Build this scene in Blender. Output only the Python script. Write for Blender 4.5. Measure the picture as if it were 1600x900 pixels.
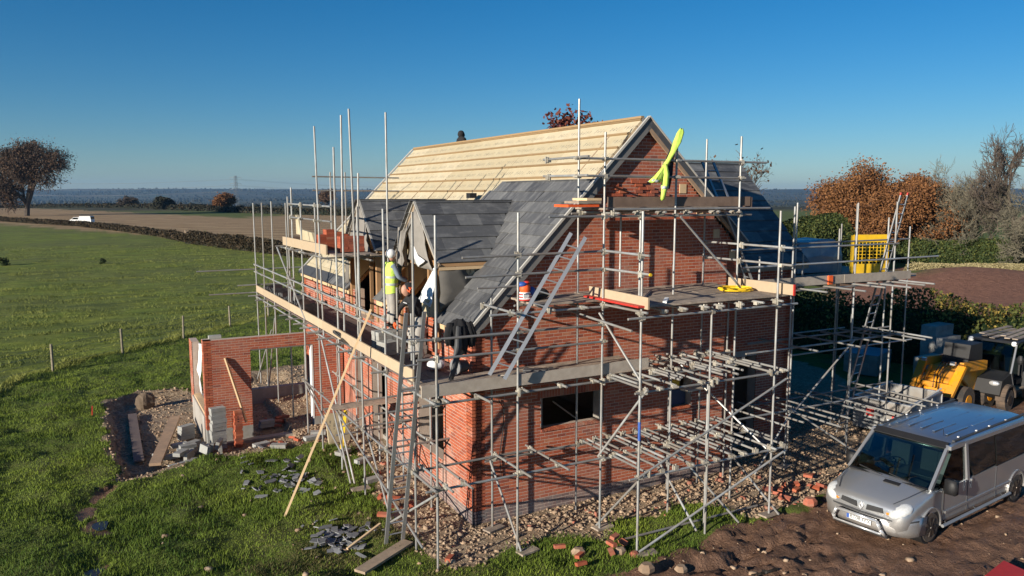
import bpy, math, random
import numpy as np
from mathutils import Vector, Matrix

for o in list(bpy.data.objects):
    bpy.data.objects.remove(o)
SC = bpy.context.scene
COL = SC.collection
R = math.radians
rnd = random.Random(7)
nrg = np.random.default_rng(11)

# ---------------------------------------------------------------- camera
# world: origin at the near brick corner, X along the gable wall, Y along the long wall, Z up (metres)
CAM = Vector((-6.99, -14.76, 7.14))
cam_d = bpy.data.cameras.new('camera')
cam = bpy.data.objects.new('camera', cam_d)
COL.objects.link(cam)
SC.camera = cam
cam_d.sensor_width = 36.0
cam_d.lens = 36.0 * 1228.8 / 1600.0
cam_d.clip_start = 0.1
cam_d.clip_end = 30000
cam.location = CAM
cam.rotation_euler = (R(90 - 6.837), 0, R(-(90 - 61.68)))
SC.render.resolution_x = 1024
SC.render.resolution_y = 576

# ---------------------------------------------------------------- sky and sun
SUN_AZ, SUN_EL = R(16.8), R(15.5)      # the light travels towards +X, turned 16.8 degrees to +Y
world = bpy.data.worlds.new('World')
SC.world = world
world.use_nodes = True
wn = world.node_tree
wn.nodes.clear()
w_out = wn.nodes.new('ShaderNodeOutputWorld')
w_bg = wn.nodes.new('ShaderNodeBackground')
w_sky = wn.nodes.new('ShaderNodeTexSky')
w_sky.sky_type = 'NISHITA'
w_sky.sun_disc = False
w_sky.sun_elevation = SUN_EL
w_sky.sun_rotation = R(270) - SUN_AZ   # Blender measures this from +Y, clockwise
w_sky.altitude = 100
w_sky.air_density = 1.0
w_sky.dust_density = 0.0
w_sky.ozone_density = 6.0
w_hs = wn.nodes.new('ShaderNodeHueSaturation')   # the camera's vivid rendering of a clear winter sky
w_hs.inputs['Saturation'].default_value = 1.2
w_hs.inputs['Hue'].default_value = 0.498
wn.links.new(w_sky.outputs[0], w_hs.inputs['Color'])
wn.links.new(w_hs.outputs[0], w_bg.inputs[0])
w_bg.inputs[1].default_value = 0.060
wn.links.new(w_bg.outputs[0], w_out.inputs[0])

sun_d = bpy.data.lights.new('sun', 'SUN')
sun_d.energy = 5.0
sun_d.angle = R(0.53)
sun_d.color = (1.0, 0.90, 0.76)
sun = bpy.data.objects.new('sun', sun_d)
COL.objects.link(sun)
ld = Vector((math.cos(SUN_EL) * math.cos(SUN_AZ), math.cos(SUN_EL) * math.sin(SUN_AZ), -math.sin(SUN_EL)))
sun.rotation_euler = ld.to_track_quat('-Z', 'Y').to_euler()
sun.location = (-40, -12, 20)

SC.view_settings.view_transform = 'Standard'
SC.view_settings.look = 'None'
SC.view_settings.exposure = 0.68
SC.view_settings.gamma = 1.0
SC.view_settings.use_curve_mapping = False
try:
    SC.cycles.volume_bounces = 0
    SC.cycles.transparent_max_bounces = 16
except Exception:
    pass

# ---------------------------------------------------------------- mesh helpers
class M:
    """Collects boxes, beams, tubes and free faces; build() links them as one mesh object."""
    def __init__(s):
        s.v = []; s.f = []; s.t = []
    def add(s, vs, fs, tone=0.0):
        b = len(s.v)
        s.v += [tuple(p) for p in vs]
        s.f += [tuple(i + b for i in f) for f in fs]
        s.t += [tone] * len(fs)
        return s
    def hexa(s, p, tone=0.0):
        return s.add(p, [(3, 2, 1, 0), (4, 5, 6, 7), (0, 1, 5, 4), (1, 2, 6, 5), (2, 3, 7, 6), (3, 0, 4, 7)], tone)
    def box(s, x0, x1, y0, y1, z0, z1, tone=0.0):
        return s.hexa([(x0, y0, z0), (x1, y0, z0), (x1, y1, z0), (x0, y1, z0), (x0, y0, z1), (x1, y0, z1), (x1, y1, z1), (x0, y1, z1)], tone)
    def cbox(s, c, size, rot=None, tone=0.0):
        h = [a / 2 for a in size]
        ps = [Vector((sx * h[0], sy * h[1], sz * h[2])) for sz in (-1, 1) for sx, sy in ((-1, -1), (1, -1), (1, 1), (-1, 1))]
        if rot is not None:
            ps = [rot @ p for p in ps]
        return s.hexa([p + Vector(c) for p in ps], tone)
    def beam(s, a, b, w, h, up=(0, 0, 1), tone=0.0):
        a = Vector(a); b = Vector(b); d = (b - a).normalized(); up = Vector(up)
        if abs(d.dot(up)) > .98: up = Vector((0, 1, 0))
        x = d.cross(up).normalized(); y = x.cross(d).normalized()
        q = [x * (-w / 2) + y * (-h / 2), x * (w / 2) + y * (-h / 2), x * (w / 2) + y * (h / 2), x * (-w / 2) + y * (h / 2)]
        return s.hexa([a + k for k in q] + [b + k for k in q], tone)
    def tube(s, a, b, r, r2=None, n=8, cap=True, tone=0.0):
        a = Vector(a); b = Vector(b); r2 = r if r2 is None else r2
        d = (b - a).normalized(); u = Vector((0, 0, 1)) if abs(d.z) < .9 else Vector((1, 0, 0))
        x = d.cross(u).normalized(); y = d.cross(x)
        vs = []
        for c, rr in ((a, r), (b, r2)):
            for i in range(n):
                t = 2 * math.pi * i / n
                vs.append(c + x * (rr * math.cos(t)) + y * (rr * math.sin(t)))
        fs = [(i, (i + 1) % n, n + (i + 1) % n, n + i) for i in range(n)]
        if cap: fs += [tuple(range(n))[::-1], tuple(range(n, 2 * n))]
        return s.add(vs, fs, tone)
    def path(s, pts, r, n=8, tone=0.0):
        for i in range(len(pts) - 1):
            s.tube(pts[i], pts[i + 1], r if not isinstance(r, (list, tuple)) else r[i], None if not isinstance(r, (list, tuple)) else r[i + 1], n, True, tone)
        return s
    def loft(s, rings, tone=0.0, close=True, caps=True):
        n = len(rings[0]); vs = [p for r in rings for p in r]; fs = []
        for k in range(len(rings) - 1):
            for i in range(n if close else n - 1):
                j = (i + 1) % n
                fs.append((k * n + i, k * n + j, (k + 1) * n + j, (k + 1) * n + i))
        if caps: fs += [tuple(range(n))[::-1], tuple(range((len(rings) - 1) * n, len(rings) * n))]
        return s.add(vs, fs, tone)
    def prism(s, poly, axis, a0, a1, tone=0.0):
        """poly: 2-D outline in the plane across `axis`; extruded from a0 to a1."""
        def P(u, v, w): return {'x': (w, u, v), 'y': (u, w, v), 'z': (u, v, w)}[axis]
        return s.loft([[P(u, v, a0) for u, v in poly], [P(u, v, a1) for u, v in poly]], tone)
    def ball(s, c, r, seg=12, rings=8, sq=(1, 1, 1), tone=0.0, rot=None):
        rr = []
        for k in range(1, rings):
            ph = math.pi * k / rings
            ring = [Vector((r * sq[0] * math.sin(ph) * math.cos(2 * math.pi * i / seg), r * sq[1] * math.sin(ph) * math.sin(2 * math.pi * i / seg), r * sq[2] * math.cos(ph))) for i in range(seg)]
            if rot is not None: ring = [rot @ p for p in ring]
            rr.append([Vector(c) + p for p in ring])
        return s.loft(rr, tone)
    def mesh(s, name, mat, smooth=False):
        me = bpy.data.meshes.new(name)
        me.from_pydata(s.v, [], s.f)
        if any(s.t):
            at = me.attributes.new('tone', 'FLOAT', 'FACE')
            at.data.foreach_set('value', s.t)
        if smooth:
            me.polygons.foreach_set('use_smooth', [True] * len(me.polygons))
        if mat is not None: me.materials.append(mat)
        me.update()
        return me
    def build(s, name, mat, parent=None, smooth=False, **kw):
        return link(name, s.mesh(name, mat, smooth), parent, **kw)

def link(name, data, parent=None, label=None, cat=None, group=None, kind=None, loc=None, mw=None):
    o = bpy.data.objects.new(name, data)
    COL.objects.link(o)
    if parent is not None:
        o.parent = parent
        o.matrix_parent_inverse = parent.matrix_basis.inverted()
    if loc is not None: o.location = loc
    if mw is not None: o.matrix_basis = mw
    if label: o['label'] = label
    if cat: o['category'] = cat
    if group: o['group'] = group
    if kind: o['kind'] = kind
    return o

def thing(name, label, cat, loc=(0, 0, 0), rotz=0, group=None):
    o = bpy.data.objects.new(name, None)
    COL.objects.link(o)
    o.empty_display_size = .2
    o.location = loc; o.rotation_euler = (0, 0, rotz)
    o.matrix_basis = Matrix.Translation(Vector(loc)) @ Matrix.Rotation(rotz, 4, 'Z')
    o['label'] = label; o['category'] = cat
    if group: o['group'] = group
    return o

def local(o):
    """make an object modelled in its parent's own space (not world) sit right"""
    o.matrix_parent_inverse = Matrix.Identity(4)
    return o

def np_mesh(name, verts, faces, mat, attrs=None, smooth=False):
    """verts (n,3), faces (m,k) numpy arrays"""
    me = bpy.data.meshes.new(name)
    k = faces.shape[1]
    me.vertices.add(len(verts)); me.vertices.foreach_set('co', np.ascontiguousarray(verts, dtype=np.float32).ravel())
    me.loops.add(faces.size); me.loops.foreach_set('vertex_index', np.ascontiguousarray(faces, dtype=np.int32).ravel())
    me.polygons.add(len(faces)); me.polygons.foreach_set('loop_start', np.arange(0, faces.size, k, dtype=np.int32))
    if smooth: me.polygons.foreach_set('use_smooth', np.ones(len(faces), dtype=bool))
    me.update(calc_edges=True)
    for nm, (typ, dom, arr) in (attrs or {}).items():
        at = me.attributes.new(nm, typ, dom)
        at.data.foreach_set('color' if 'COLOR' in typ else 'value', np.ascontiguousarray(arr, dtype=np.float32).ravel())
    if mat is not None: me.materials.append(mat)
    me.validate()
    return me

def vnoise(x, y, seed=0):
    """smooth 2-D value noise, 0..1"""
    xi = np.floor(x).astype(np.int64); yi = np.floor(y).astype(np.int64)
    fx = x - xi; fy = y - yi
    fx = fx * fx * (3 - 2 * fx); fy = fy * fy * (3 - 2 * fy)
    def h(a, b):
        n = (a * 374761393 + b * 668265263 + seed * 144665) & 0x7fffffff
        n = ((n ^ (n >> 13)) * 1274126177) & 0x7fffffff
        return ((n ^ (n >> 16)) & 0xffff) / 65535.0
    return (h(xi, yi) * (1 - fx) + h(xi + 1, yi) * fx) * (1 - fy) + (h(xi, yi + 1) * (1 - fx) + h(xi + 1, yi + 1) * fx) * fy

def fbm(x, y, oct=4, seed=0):
    s = 0; a = .5; t = 0
    for k in range(oct):
        s = s + a * vnoise(x * 2 ** k + 17 * k, y * 2 ** k - 9 * k, seed + k); t += a; a *= .5
    return s / t

def inside(poly, x, y):
    r = np.zeros(x.shape, bool); n = len(poly)
    for i in range(n):
        x0, y0 = poly[i]; x1, y1 = poly[(i + 1) % n]
        c = ((y0 > y) != (y1 > y))
        with np.errstate(divide='ignore', invalid='ignore'):
            r ^= c & (x < (x1 - x0) * (y - y0) / (y1 - y0 + 1e-12) + x0)
    return r

# ---------------------------------------------------------------- materials
def nodes(name):
    m = bpy.data.materials.new(name); m.use_nodes = True
    nt = m.node_tree; b = nt.nodes['Principled BSDF']
    return m, nt, b
def N(nt, typ, **kw):
    n = nt.nodes.new(typ)
    for k, v in kw.items(): setattr(n, k, v)
    return n
def mixc(nt, fac, a, b, mode='MIX'):
    n = N(nt, 'ShaderNodeMix', data_type='RGBA', blend_type=mode)
    for i, val in ((0, fac), (6, a), (7, b)):
        if isinstance(val, bpy.types.NodeSocket): nt.links.new(val, n.inputs[i])
        elif isinstance(val, (int, float)): n.inputs[i].default_value = val
        else: n.inputs[i].default_value = (*val[:3], 1)
    return n.outputs[2]
def math_(nt, op, a, b=0.0, c=0.0, clamp=False):
    n = N(nt, 'ShaderNodeMath', operation=op); n.use_clamp = clamp
    for i, val in enumerate((a, b, c)):
        if isinstance(val, bpy.types.NodeSocket): nt.links.new(val, n.inputs[i])
        else: n.inputs[i].default_value = val
    return n.outputs[0]
def noise(nt, scale, detail=4, rough=.55, vec=None, dist=0.0):
    n = N(nt, 'ShaderNodeTexNoise'); n.inputs['Scale'].default_value = scale; n.inputs['Detail'].default_value = detail
    n.inputs['Roughness'].default_value = rough; n.inputs['Distortion'].default_value = dist
    if vec is None: vec = coords(nt)
    nt.links.new(vec, n.inputs['Vector'])
    return n.outputs['Fac']
def coords(nt, kind='Object', scale=None):
    t = N(nt, 'ShaderNodeTexCoord').outputs[kind]
    if scale is None: return t
    m = N(nt, 'ShaderNodeMapping'); m.inputs['Scale'].default_value = scale
    nt.links.new(t, m.inputs['Vector']); return m.outputs[0]
def ramp(nt, fac, stops):
    r = N(nt, 'ShaderNodeValToRGB'); e = r.color_ramp.elements
    while len(e) < len(stops): e.new(.5)
    for el, (p, c) in zip(e, stops):
        el.position = p; el.color = (c, c, c, 1) if isinstance(c, (int, float)) else (*c[:3], 1)
    nt.links.new(fac, r.inputs[0]); return r.outputs[0]
def maprange(nt, v, a, b, c=0.0, d=1.0):
    n = N(nt, 'ShaderNodeMapRange'); nt.links.new(v, n.inputs[0])
    for i, k in zip((1, 2, 3, 4), (a, b, c, d)): n.inputs[i].default_value = k
    return n.outputs[0]
def bump(nt, b, h, strength=.4, dist=.02):
    n = N(nt, 'ShaderNodeBump'); n.inputs['Strength'].default_value = strength; n.inputs['Distance'].default_value = dist
    nt.links.new(h, n.inputs['Height']); nt.links.new(n.outputs[0], b.inputs['Normal'])
def pertone(nt):
    """a random value per face tone + per object"""
    a = N(nt, 'ShaderNodeAttribute', attribute_name='tone').outputs['Fac']
    o = N(nt, 'ShaderNodeObjectInfo').outputs['Random']
    return math_(nt, 'FRACT', math_(nt, 'ADD', a, math_(nt, 'MULTIPLY', o, 7.31)))
def wpos(nt):
    return N(nt, 'ShaderNodeNewGeometry').outputs['Position']

def plain(name, col, rough=.6, metal=0.0, var=.25, scale=6.0, bmp=.15, bscale=40.0, tone=.25, dirt=None, spec=None, stretch=None):
    """a solid colour with grain, blotches, per-piece variation and fine relief"""
    m, nt, b = nodes(name)
    vec = wpos(nt)
    if stretch:
        mp = N(nt, 'ShaderNodeMapping'); mp.inputs['Scale'].default_value = stretch; nt.links.new(coords(nt), mp.inputs['Vector']); vec = mp.outputs[0]
    n1 = noise(nt, scale, 5, .6, vec)
    f = math_(nt, 'MULTIPLY_ADD', n1, 2 * var, 1 - var)
    f = math_(nt, 'MULTIPLY', f, math_(nt, 'MULTIPLY_ADD', pertone(nt), tone, 1 - tone / 2))
    c = mixc(nt, 1.0, col, (1, 1, 1), 'MULTIPLY')
    n = N(nt, 'ShaderNodeVectorMath', operation='SCALE')
    nt.links.new(c, n.inputs[0]); nt.links.new(f, n.inputs['Scale'])
    out = n.outputs[0]
    if dirt:
        dcol, amt = dirt
        dn = ramp(nt, noise(nt, scale * .37, 6, .65, vec), [(.5 - amt * .35, 0.0), (.78 - amt * .3, 1.0)])
        out = mixc(nt, math_(nt, 'MULTIPLY', dn, min(1, amt + .3)), out, dcol)
    nt.links.new(out, b.inputs['Base Color'])
    b.inputs['Roughness'].default_value = rough; b.inputs['Metallic'].default_value = metal
    if spec is not None: b.inputs['Specular IOR Level'].default_value = spec
    if bmp: bump(nt, b, noise(nt, bscale, 4, .6, vec), bmp, .01)
    return m

# ---- brick
def brick_mat(name, stops, pale=0.0, rough=.85):
    m, nt, b = nodes(name)
    t = pertone(nt)
    c = ramp(nt, t, stops)
    p = wpos(nt)
    n1 = noise(nt, 9, 5, .6, p)
    c = mixc(nt, maprange(nt, n1, .35, .75, 0, .45), c, (.20, .055, .032))
    c = mixc(nt, maprange(nt, noise(nt, .55, 4, .6, p), .42, .66, 0, .35), c, (.24, .085, .058))
    c = mixc(nt, maprange(nt, noise(nt, 60, 3, .6, p), .55, .8, 0, .5), c, (.42, .22, .14))
    if pale:   # lime bloom and mortar smears left by the bricklayers
        sm = maprange(nt, noise(nt, 1.1, 6, .62, p, .6), .5, .72, 0, pale)
        c = mixc(nt, sm, c, (.50, .42, .36))
    nt.links.new(c, b.inputs['Base Color']); b.inputs['Roughness'].default_value = rough
    b.inputs['Specular IOR Level'].default_value = .25
    bump(nt, b, noise(nt, 90, 4, .65, p), .35, .006)
    return m
RED = [(0.0, (.31, .070, .036)), (.22, (.44, .110, .050)), (.42, (.37, .082, .040)), (.62, (.48, .145, .068)), (.8, (.41, .10, .050)), (.93, (.21, .055, .038)), (1.0, (.50, .21, .12))]
MAT = {}
MAT['brick'] = brick_mat('red_brick', RED, .18)
MAT['brick_pale'] = brick_mat('limy_red_brick', RED, .6)
MAT['blue_brick'] = brick_mat('blue_grey_brick', [(0.0, (.10, .105, .115)), (.4, (.15, .155, .16)), (.7, (.12, .12, .125)), (1.0, (.19, .185, .18))], .25)
MAT['mortar'] = plain('mortar', (.46, .365, .30), .95, var=.22, scale=5, bmp=.4, bscale=120, tone=.05)
MAT['mortar_grey'] = plain('grey_mortar', (.27, .26, .25), .95, var=.2, scale=5, bmp=.4, bscale=120, tone=.05)
MAT['block'] = plain('concrete_block', (.30, .305, .29), .95, var=.25, scale=9, bmp=.5, bscale=90, tone=.35, dirt=((.22, .19, .15), .25))
MAT['concrete'] = plain('concrete', (.36, .34, .31), .9, var=.25, scale=3, bmp=.3, bscale=60, dirt=((.20, .17, .13), .4))
MAT['steel'] = plain('galvanised_tube', (.355, .37, .37), .42, .35, var=.4, scale=5, bmp=.1, bscale=120, tone=.55, dirt=((.27, .22, .17), .36), spec=.5)
MAT['steel_dull'] = plain('weathered_tube', (.27, .28, .28), .55, .3, var=.4, scale=4, bmp=.15, bscale=120, tone=.4, dirt=((.22, .17, .13), .45))
MAT['coupler'] = plain('zinc_coupler', (.46, .44, .38), .5, .35, var=.4, scale=30, bmp=.3, bscale=90, tone=.5, dirt=((.24, .17, .10), .3))
MAT['board'] = plain('weathered_scaffold_board', (.42, .34, .26), .85, var=.3, scale=14, bmp=.3, bscale=60, tone=.45, dirt=((.16, .13, .11), .45))
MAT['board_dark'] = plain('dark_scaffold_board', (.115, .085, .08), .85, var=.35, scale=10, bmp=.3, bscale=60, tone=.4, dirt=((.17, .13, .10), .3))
MAT['board_new'] = plain('new_toe_board', (.45, .35, .235), .8, var=.15, scale=9, bmp=.15, bscale=60, tone=.2, dirt=((.40, .29, .18), .15))
MAT['board_brown'] = plain('brown_toe_board', (.16, .105, .075), .85, var=.35, scale=6, bmp=.3, bscale=60, tone=.2, dirt=((.28, .20, .15), .25))
MAT['board_grey'] = plain('silvered_toe_board', (.42, .365, .30), .85, var=.25, scale=6, bmp=.3, bscale=60, tone=.2, dirt=((.24, .19, .15), .3))
MAT['timber'] = plain('pale_softwood', (.60, .43, .25), .8, var=.15, scale=10, bmp=.15, bscale=60, tone=.2)
MAT['timber_old'] = plain('weathered_timber', (.36, .27, .18), .85, var=.3, scale=8, bmp=.2, bscale=60, tone=.35, dirt=((.20, .16, .12), .4))
MAT['ply'] = plain('plywood', (.33, .19, .09), .8, var=.25, scale=4, bmp=.1, bscale=60, tone=.4)
MAT['batten'] = plain('roof_batten', (.27, .18, .09), .8, var=.2, scale=10, bmp=.15, tone=.25)
MAT['membrane'] = plain('grey_roof_membrane', (.20, .185, .165), .75, var=.2, scale=6, bmp=.3, bscale=18, tone=.25)
MAT['verge'] = plain('pale_verge_trim', (.40, .385, .35), .7, var=.15, scale=6)
MAT['verge_dark'] = plain('dark_verge_underside', (.16, .155, .15), .8, var=.2, scale=6)
MAT['barge'] = plain('stained_bargeboard', (.36, .24, .15), .85, var=.35, scale=7, bmp=.25, dirt=((.24, .17, .12), .4))
MAT['white'] = plain('white_sheet', (.72, .73, .73), .7, var=.08, scale=4, bmp=.3, bscale=10)
MAT['black'] = plain('black_rubber', (.012, .012, .013), .6, var=.3, scale=8)
MAT['bin'] = plain('dull_grey_steel_sheet', (.30, .31, .31), .6, .1, var=.3, scale=4, dirt=((.2, .16, .12), .4))
MAT['black_cloth'] = plain('black_cloth', (.016, .016, .018), .95, var=.4, scale=9, bmp=.6, bscale=22)
MAT['cheek'] = plain('dark_cheek_membrane', (.085, .08, .072), .85, var=.25, scale=5, bmp=.3, bscale=14)
MAT['lead'] = plain('dark_dpc_strip', (.05, .052, .055), .6, var=.3, scale=6)
MAT['alu'] = plain('aluminium', (.36, .37, .38), .42, .6, var=.15, scale=5, dirt=((.35, .33, .3), .2))
MAT['red'] = plain('red_paint', (.50, .035, .025), .5, var=.25, scale=9)
MAT['orange'] = plain('bright_orange', (.75, .11, .02), .6, var=.2, scale=12)
MAT['slate_bits'] = plain('pale_broken_slate', (.17, .175, .18), .7, var=.3, scale=9, tone=.6)
MAT['dull_blue'] = plain('dull_blue_sheet', (.035, .055, .11), .6)
MAT['blue'] = plain('blue_plastic', (.03, .09, .35), .5, var=.2, scale=9)
MAT['yellow'] = plain('bright_yellow_paint', (.74, .46, .015), .5, var=.15, scale=7, dirt=((.35, .22, .05), .15))
MAT['digger'] = plain('machine_yellow', (.76, .30, .008), .4, var=.2, scale=6, bmp=.05, dirt=((.30, .18, .08), .3))
MAT['hose'] = plain('yellow_hose', (.75, .50, .02), .5, var=.1)
MAT['mudstone'] = plain('muddy_stone', (.37, .28, .195), .95, var=.35, scale=14, bmp=.5, bscale=60, tone=.7, dirt=((.26, .165, .10), .5))
MAT['rubblered'] = plain('broken_red_brick', (.33, .10, .06), .95, var=.35, scale=14, bmp=.5, bscale=60, tone=.5, dirt=((.30, .22, .16), .3))
MAT['glass_dark'] = plain('tinted_glass', (.010, .012, .013), .05, var=.1, bmp=0, spec=.8)
MAT['skin'] = plain('skin', (.48, .26, .18), .6, var=.1, bmp=.05, tone=.1)
MAT['denim'] = plain('grey_work_trousers', (.33, .31, .28), .9, var=.25, scale=9, bmp=.5, bscale=20)
MAT['sleeve'] = plain('blue_grey_sleeve', (.16, .20, .25), .9, var=.2, scale=9, bmp=.4, bscale=20)
MAT['boot'] = plain('black_boot', (.02, .018, .016), .6, var=.3)
MAT['wood_fence'] = plain('fence_timber', (.24, .21, .15), .9, var=.3, scale=6, tone=.4)

def slate_mat():
    m, nt, b = nodes('grey_slate_tile')
    t = pertone(nt); p = wpos(nt)
    c = ramp(nt, t, [(0, (.058, .060, .064)), (.35, (.080, .082, .086)), (.7, (.115, .117, .118)), (1, (.16, .162, .16))])
    mp = N(nt, 'ShaderNodeMapping'); mp.inputs['Rotation'].default_value = (.3, .5, .9); mp.inputs['Scale'].default_value = (1, 4, 1); nt.links.new(p, mp.inputs['Vector'])
    st = maprange(nt, noise(nt, 2.2, 6, .62, mp.outputs[0]), .48, .76, 0, .75)
    c = mixc(nt, st, c, (.25, .25, .245))
    c = mixc(nt, maprange(nt, noise(nt, 11, 4, .6, p), .3, .7, .35, 0), c, (.05, .053, .06))
    nt.links.new(c, b.inputs['Base Color']); b.inputs['Roughness'].default_value = .6
    b.inputs['Specular IOR Level'].default_value = .45
    bump(nt, b, noise(nt, 35, 5, .6, p), .25, .008)
    return m
MAT['slate'] = slate_mat()

def hivis_mat():
    m, nt, b = nodes('hi_vis_cloth')
    p = wpos(nt)
    c = mixc(nt, maprange(nt, noise(nt, 14, 4, .6, p), .35, .7, 0, .5), (.60, .80, .13), (.40, .62, .07))
    nt.links.new(c, b.inputs['Base Color']); b.inputs['Roughness'].default_value = .7
    bump(nt, b, noise(nt, 16, 3, .6, p), .5, .02)
    return m
MAT['hivis'] = hivis_mat()
MAT['reflect'] = plain('reflective_tape', (.42, .45, .46), .4, var=.1)

def insulation_mat():
    """cream foil-less foam board with small grey slanted print marks in rows"""
    m, nt, b = nodes('insulation_board')
    p = coords(nt)
    t = pertone(nt)
    c = ramp(nt, t, [(0, (.42, .36, .235)), (.5, (.47, .41, .275)), (1, (.52, .455, .32))])
    c = mixc(nt, maprange(nt, noise(nt, 3, 5, .6, p), .4, .75, 0, .5), c, (.36, .27, .15))
    sx = N(nt, 'ShaderNodeSeparateXYZ'); nt.links.new(p, sx.inputs[0])
    # local x runs along the row, y up the slope: dashes every 0.42 m, slanted
    u = math_(nt, 'FRACT', math_(nt, 'DIVIDE', math_(nt, 'ADD', sx.outputs[0], math_(nt, 'MULTIPLY', sx.outputs[1], -.6)), .13))
    d1 = math_(nt, 'LESS_THAN', u, .38)
    g = math_(nt, 'LESS_THAN', math_(nt, 'FRACT', math_(nt, 'DIVIDE', sx.outputs[0], .62)), .72)
    v = math_(nt, 'FRACT', math_(nt, 'DIVIDE', sx.outputs[1], .46))
    d2 = math_(nt, 'MULTIPLY', math_(nt, 'GREATER_THAN', v, .38), math_(nt, 'LESS_THAN', v, .62))
    br = math_(nt, 'GREATER_THAN', noise(nt, 26, 2, .5, p), .47)
    mk = math_(nt, 'MULTIPLY', math_(nt, 'MULTIPLY', d1, d2), math_(nt, 'MULTIPLY', g, br))
    c = mixc(nt, math_(nt, 'MULTIPLY', mk, .85), c, (.13, .125, .11))
    nt.links.new(c, b.inputs['Base Color']); b.inputs['Roughness'].default_value = .8
    bump(nt, b, noise(nt, 30, 4, .6, p), .25, .01)
    return m
MAT['insul'] = insulation_mat()

def leaf_mat(name, c1, c2, trans=.0):
    m, nt, b = nodes(name)
    a = N(nt, 'ShaderNodeAttribute', attribute_name='tone').outputs['Fac']
    c = mixc(nt, a, c1, c2)
    nt.links.new(c, b.inputs['Base Color']); b.inputs['Roughness'].default_value = .75
    b.inputs['Specular IOR Level'].default_value = .2
    return m
MAT['grass'] = leaf_mat('grass_blade', (.036, .080, .010), (.225, .285, .034))
MAT['drygrass'] = leaf_mat('dry_grass_blade', (.10, .125, .02), (.30, .31, .08))
MAT['olive'] = leaf_mat('trampled_grass_blade', (.055, .055, .018), (.19, .165, .065))
MAT['bark'] = plain('grey_brown_bark', (.085, .065, .05), .95, var=.3, scale=3, bmp=.3, bscale=10)
MAT['clod'] = plain('earth_clod', (.17, .125, .085), .95, var=.4, scale=5, bmp=.6, bscale=25)
MAT['bark_pale'] = plain('pale_lichen_bark', (.125, .112, .078), .95, var=.3, scale=3, bmp=.3, bscale=10)
MAT['leaf_brown'] = leaf_mat('brown_oak_leaf', (.05, .032, .022), (.125, .075, .045))
MAT['leaf_orange'] = leaf_mat('orange_oak_leaf', (.075, .032, .016), (.25, .115, .042))
MAT['leaf_dark'] = leaf_mat('dark_red_leaf', (.06, .016, .02), (.16, .05, .03))
MAT['leaf_green'] = leaf_mat('evergreen_leaf', (.012, .026, .008), (.055, .075, .02))
MAT['leaf_hedge'] = leaf_mat('hedge_leaf', (.025, .036, .010), (.11, .12, .03))
MAT['straw'] = leaf_mat('straw_grass', (.17, .14, .06), (.36, .31, .17))
MAT['leaf_yellow'] = leaf_mat('yellow_hedge_leaf', (.16, .12, .03), (.36, .26, .06))
MAT['leaf_hedge_far'] = leaf_mat('brown_green_hedge_leaf', (.018, .020, .012), (.075, .050, .026))
MAT['wood_far'] = leaf_mat('distant_woodland', (.012, .017, .010), (.038, .034, .020))

# ================================================================ GROUND
GRAVEL = [(-6.9, 14.9), (-5.8, 16.3), (-3.9, 16.1), (-1.3, 17.7), (6, 19), (14, 17), (20, 12), (19, 6), (16, 2), (13.4, -.4), (8.9, -2.1), (7.6, -2.7), (5.6, -2.35), (5.0, -1.5), (4.3, -1.25), (3.0, -1.3), (2.2, -2.1), (1.2, -1.25), (-.2, -1.5), (-1.3, -1.5), (-1.5, -.6), (-1.45, 1.6), (-.95, 3.8), (-.8, 6), (-1.5, 7.2), (-2.65, 7.5), (-4.35, 7.5), (-5.8, 6.8), (-6.65, 6.55)]
MUD = [(1.0, -3.1), (2.0, -3.25), (2.8, -3.05), (4.6, -2.8), (5.9, -2.95), (7.0, -2.8), (8.9, -2.1), (13.4, -.4), (16, 1.5), (22, 1.5), (27, -2), (40, -10), (40, -40), (-20, -40), (-6, -16), (-.5, -5.5)]
PIT = [(-6.75, 14.8), (-5.7, 16.1), (-3.9, 16.0), (-1.2, 17.2), (-.4, 17), (-.4, 9.2), (-1.9, 8.2), (-2.7, 7.85), (-4.35, 7.75), (-5.7, 7.1), (-6.5, 6.8)]
FIELD_EDGE = [(-200, -160), (-40, -20), (-10.4, 16.2), (-9.6, 20.0), (-8.55, 21.8), (-5.91, 24.1), (-3.1, 26.6), (-.5, 29.5), (6, 36), (14, 44), (22, 60), (18, 92), (-26, 206), (-60, 300), (-900, 500), (-900, -160)]
STUBBLE = [(18, 94), (-25.5, 208), (-60, 302), (-300, 700), (-60, 640), (-51, 531), (33, 230), (90, 300), (130, 300), (90, 170)]
SOIL = [(30, 16), (34, 2), (44, -8), (120, 10), (120, 44), (60, 34), (48, 22), (44, 26), (40, 24)]

def axis(a, b, st, far, g):
    mid = np.arange(a, b + st / 2, st)
    out = []; s = st; x = 0
    while x < far:
        s *= g; x += s; out.append(x)
    out = np.array(out)
    return np.concatenate([(a - out)[::-1], mid, b + out])
gx = axis(-10.5, 16, .1, 9000, 1.085)
gy = axis(-7.5, 19, .1, 9000, 1.085)
GX, GY = np.meshgrid(gx, gy)

def soft(poly, x, y, w, seed, amp):
    """0..1 mask of a polygon with a ragged edge, averaged over a few jittered samples"""
    dx = (fbm(x * 1.3, y * 1.3, 4, seed) - .5) * 2 * amp; dy = (fbm(x * 1.3 + 31, y * 1.3, 4, seed + 5) - .5) * 2 * amp
    s = 0.0
    for ox, oy in ((0, 0), (w, 0), (-w, 0), (0, w), (0, -w)):
        s = s + inside(poly, x + dx + ox, y + dy + oy).astype(float)
    return s / 5

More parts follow.
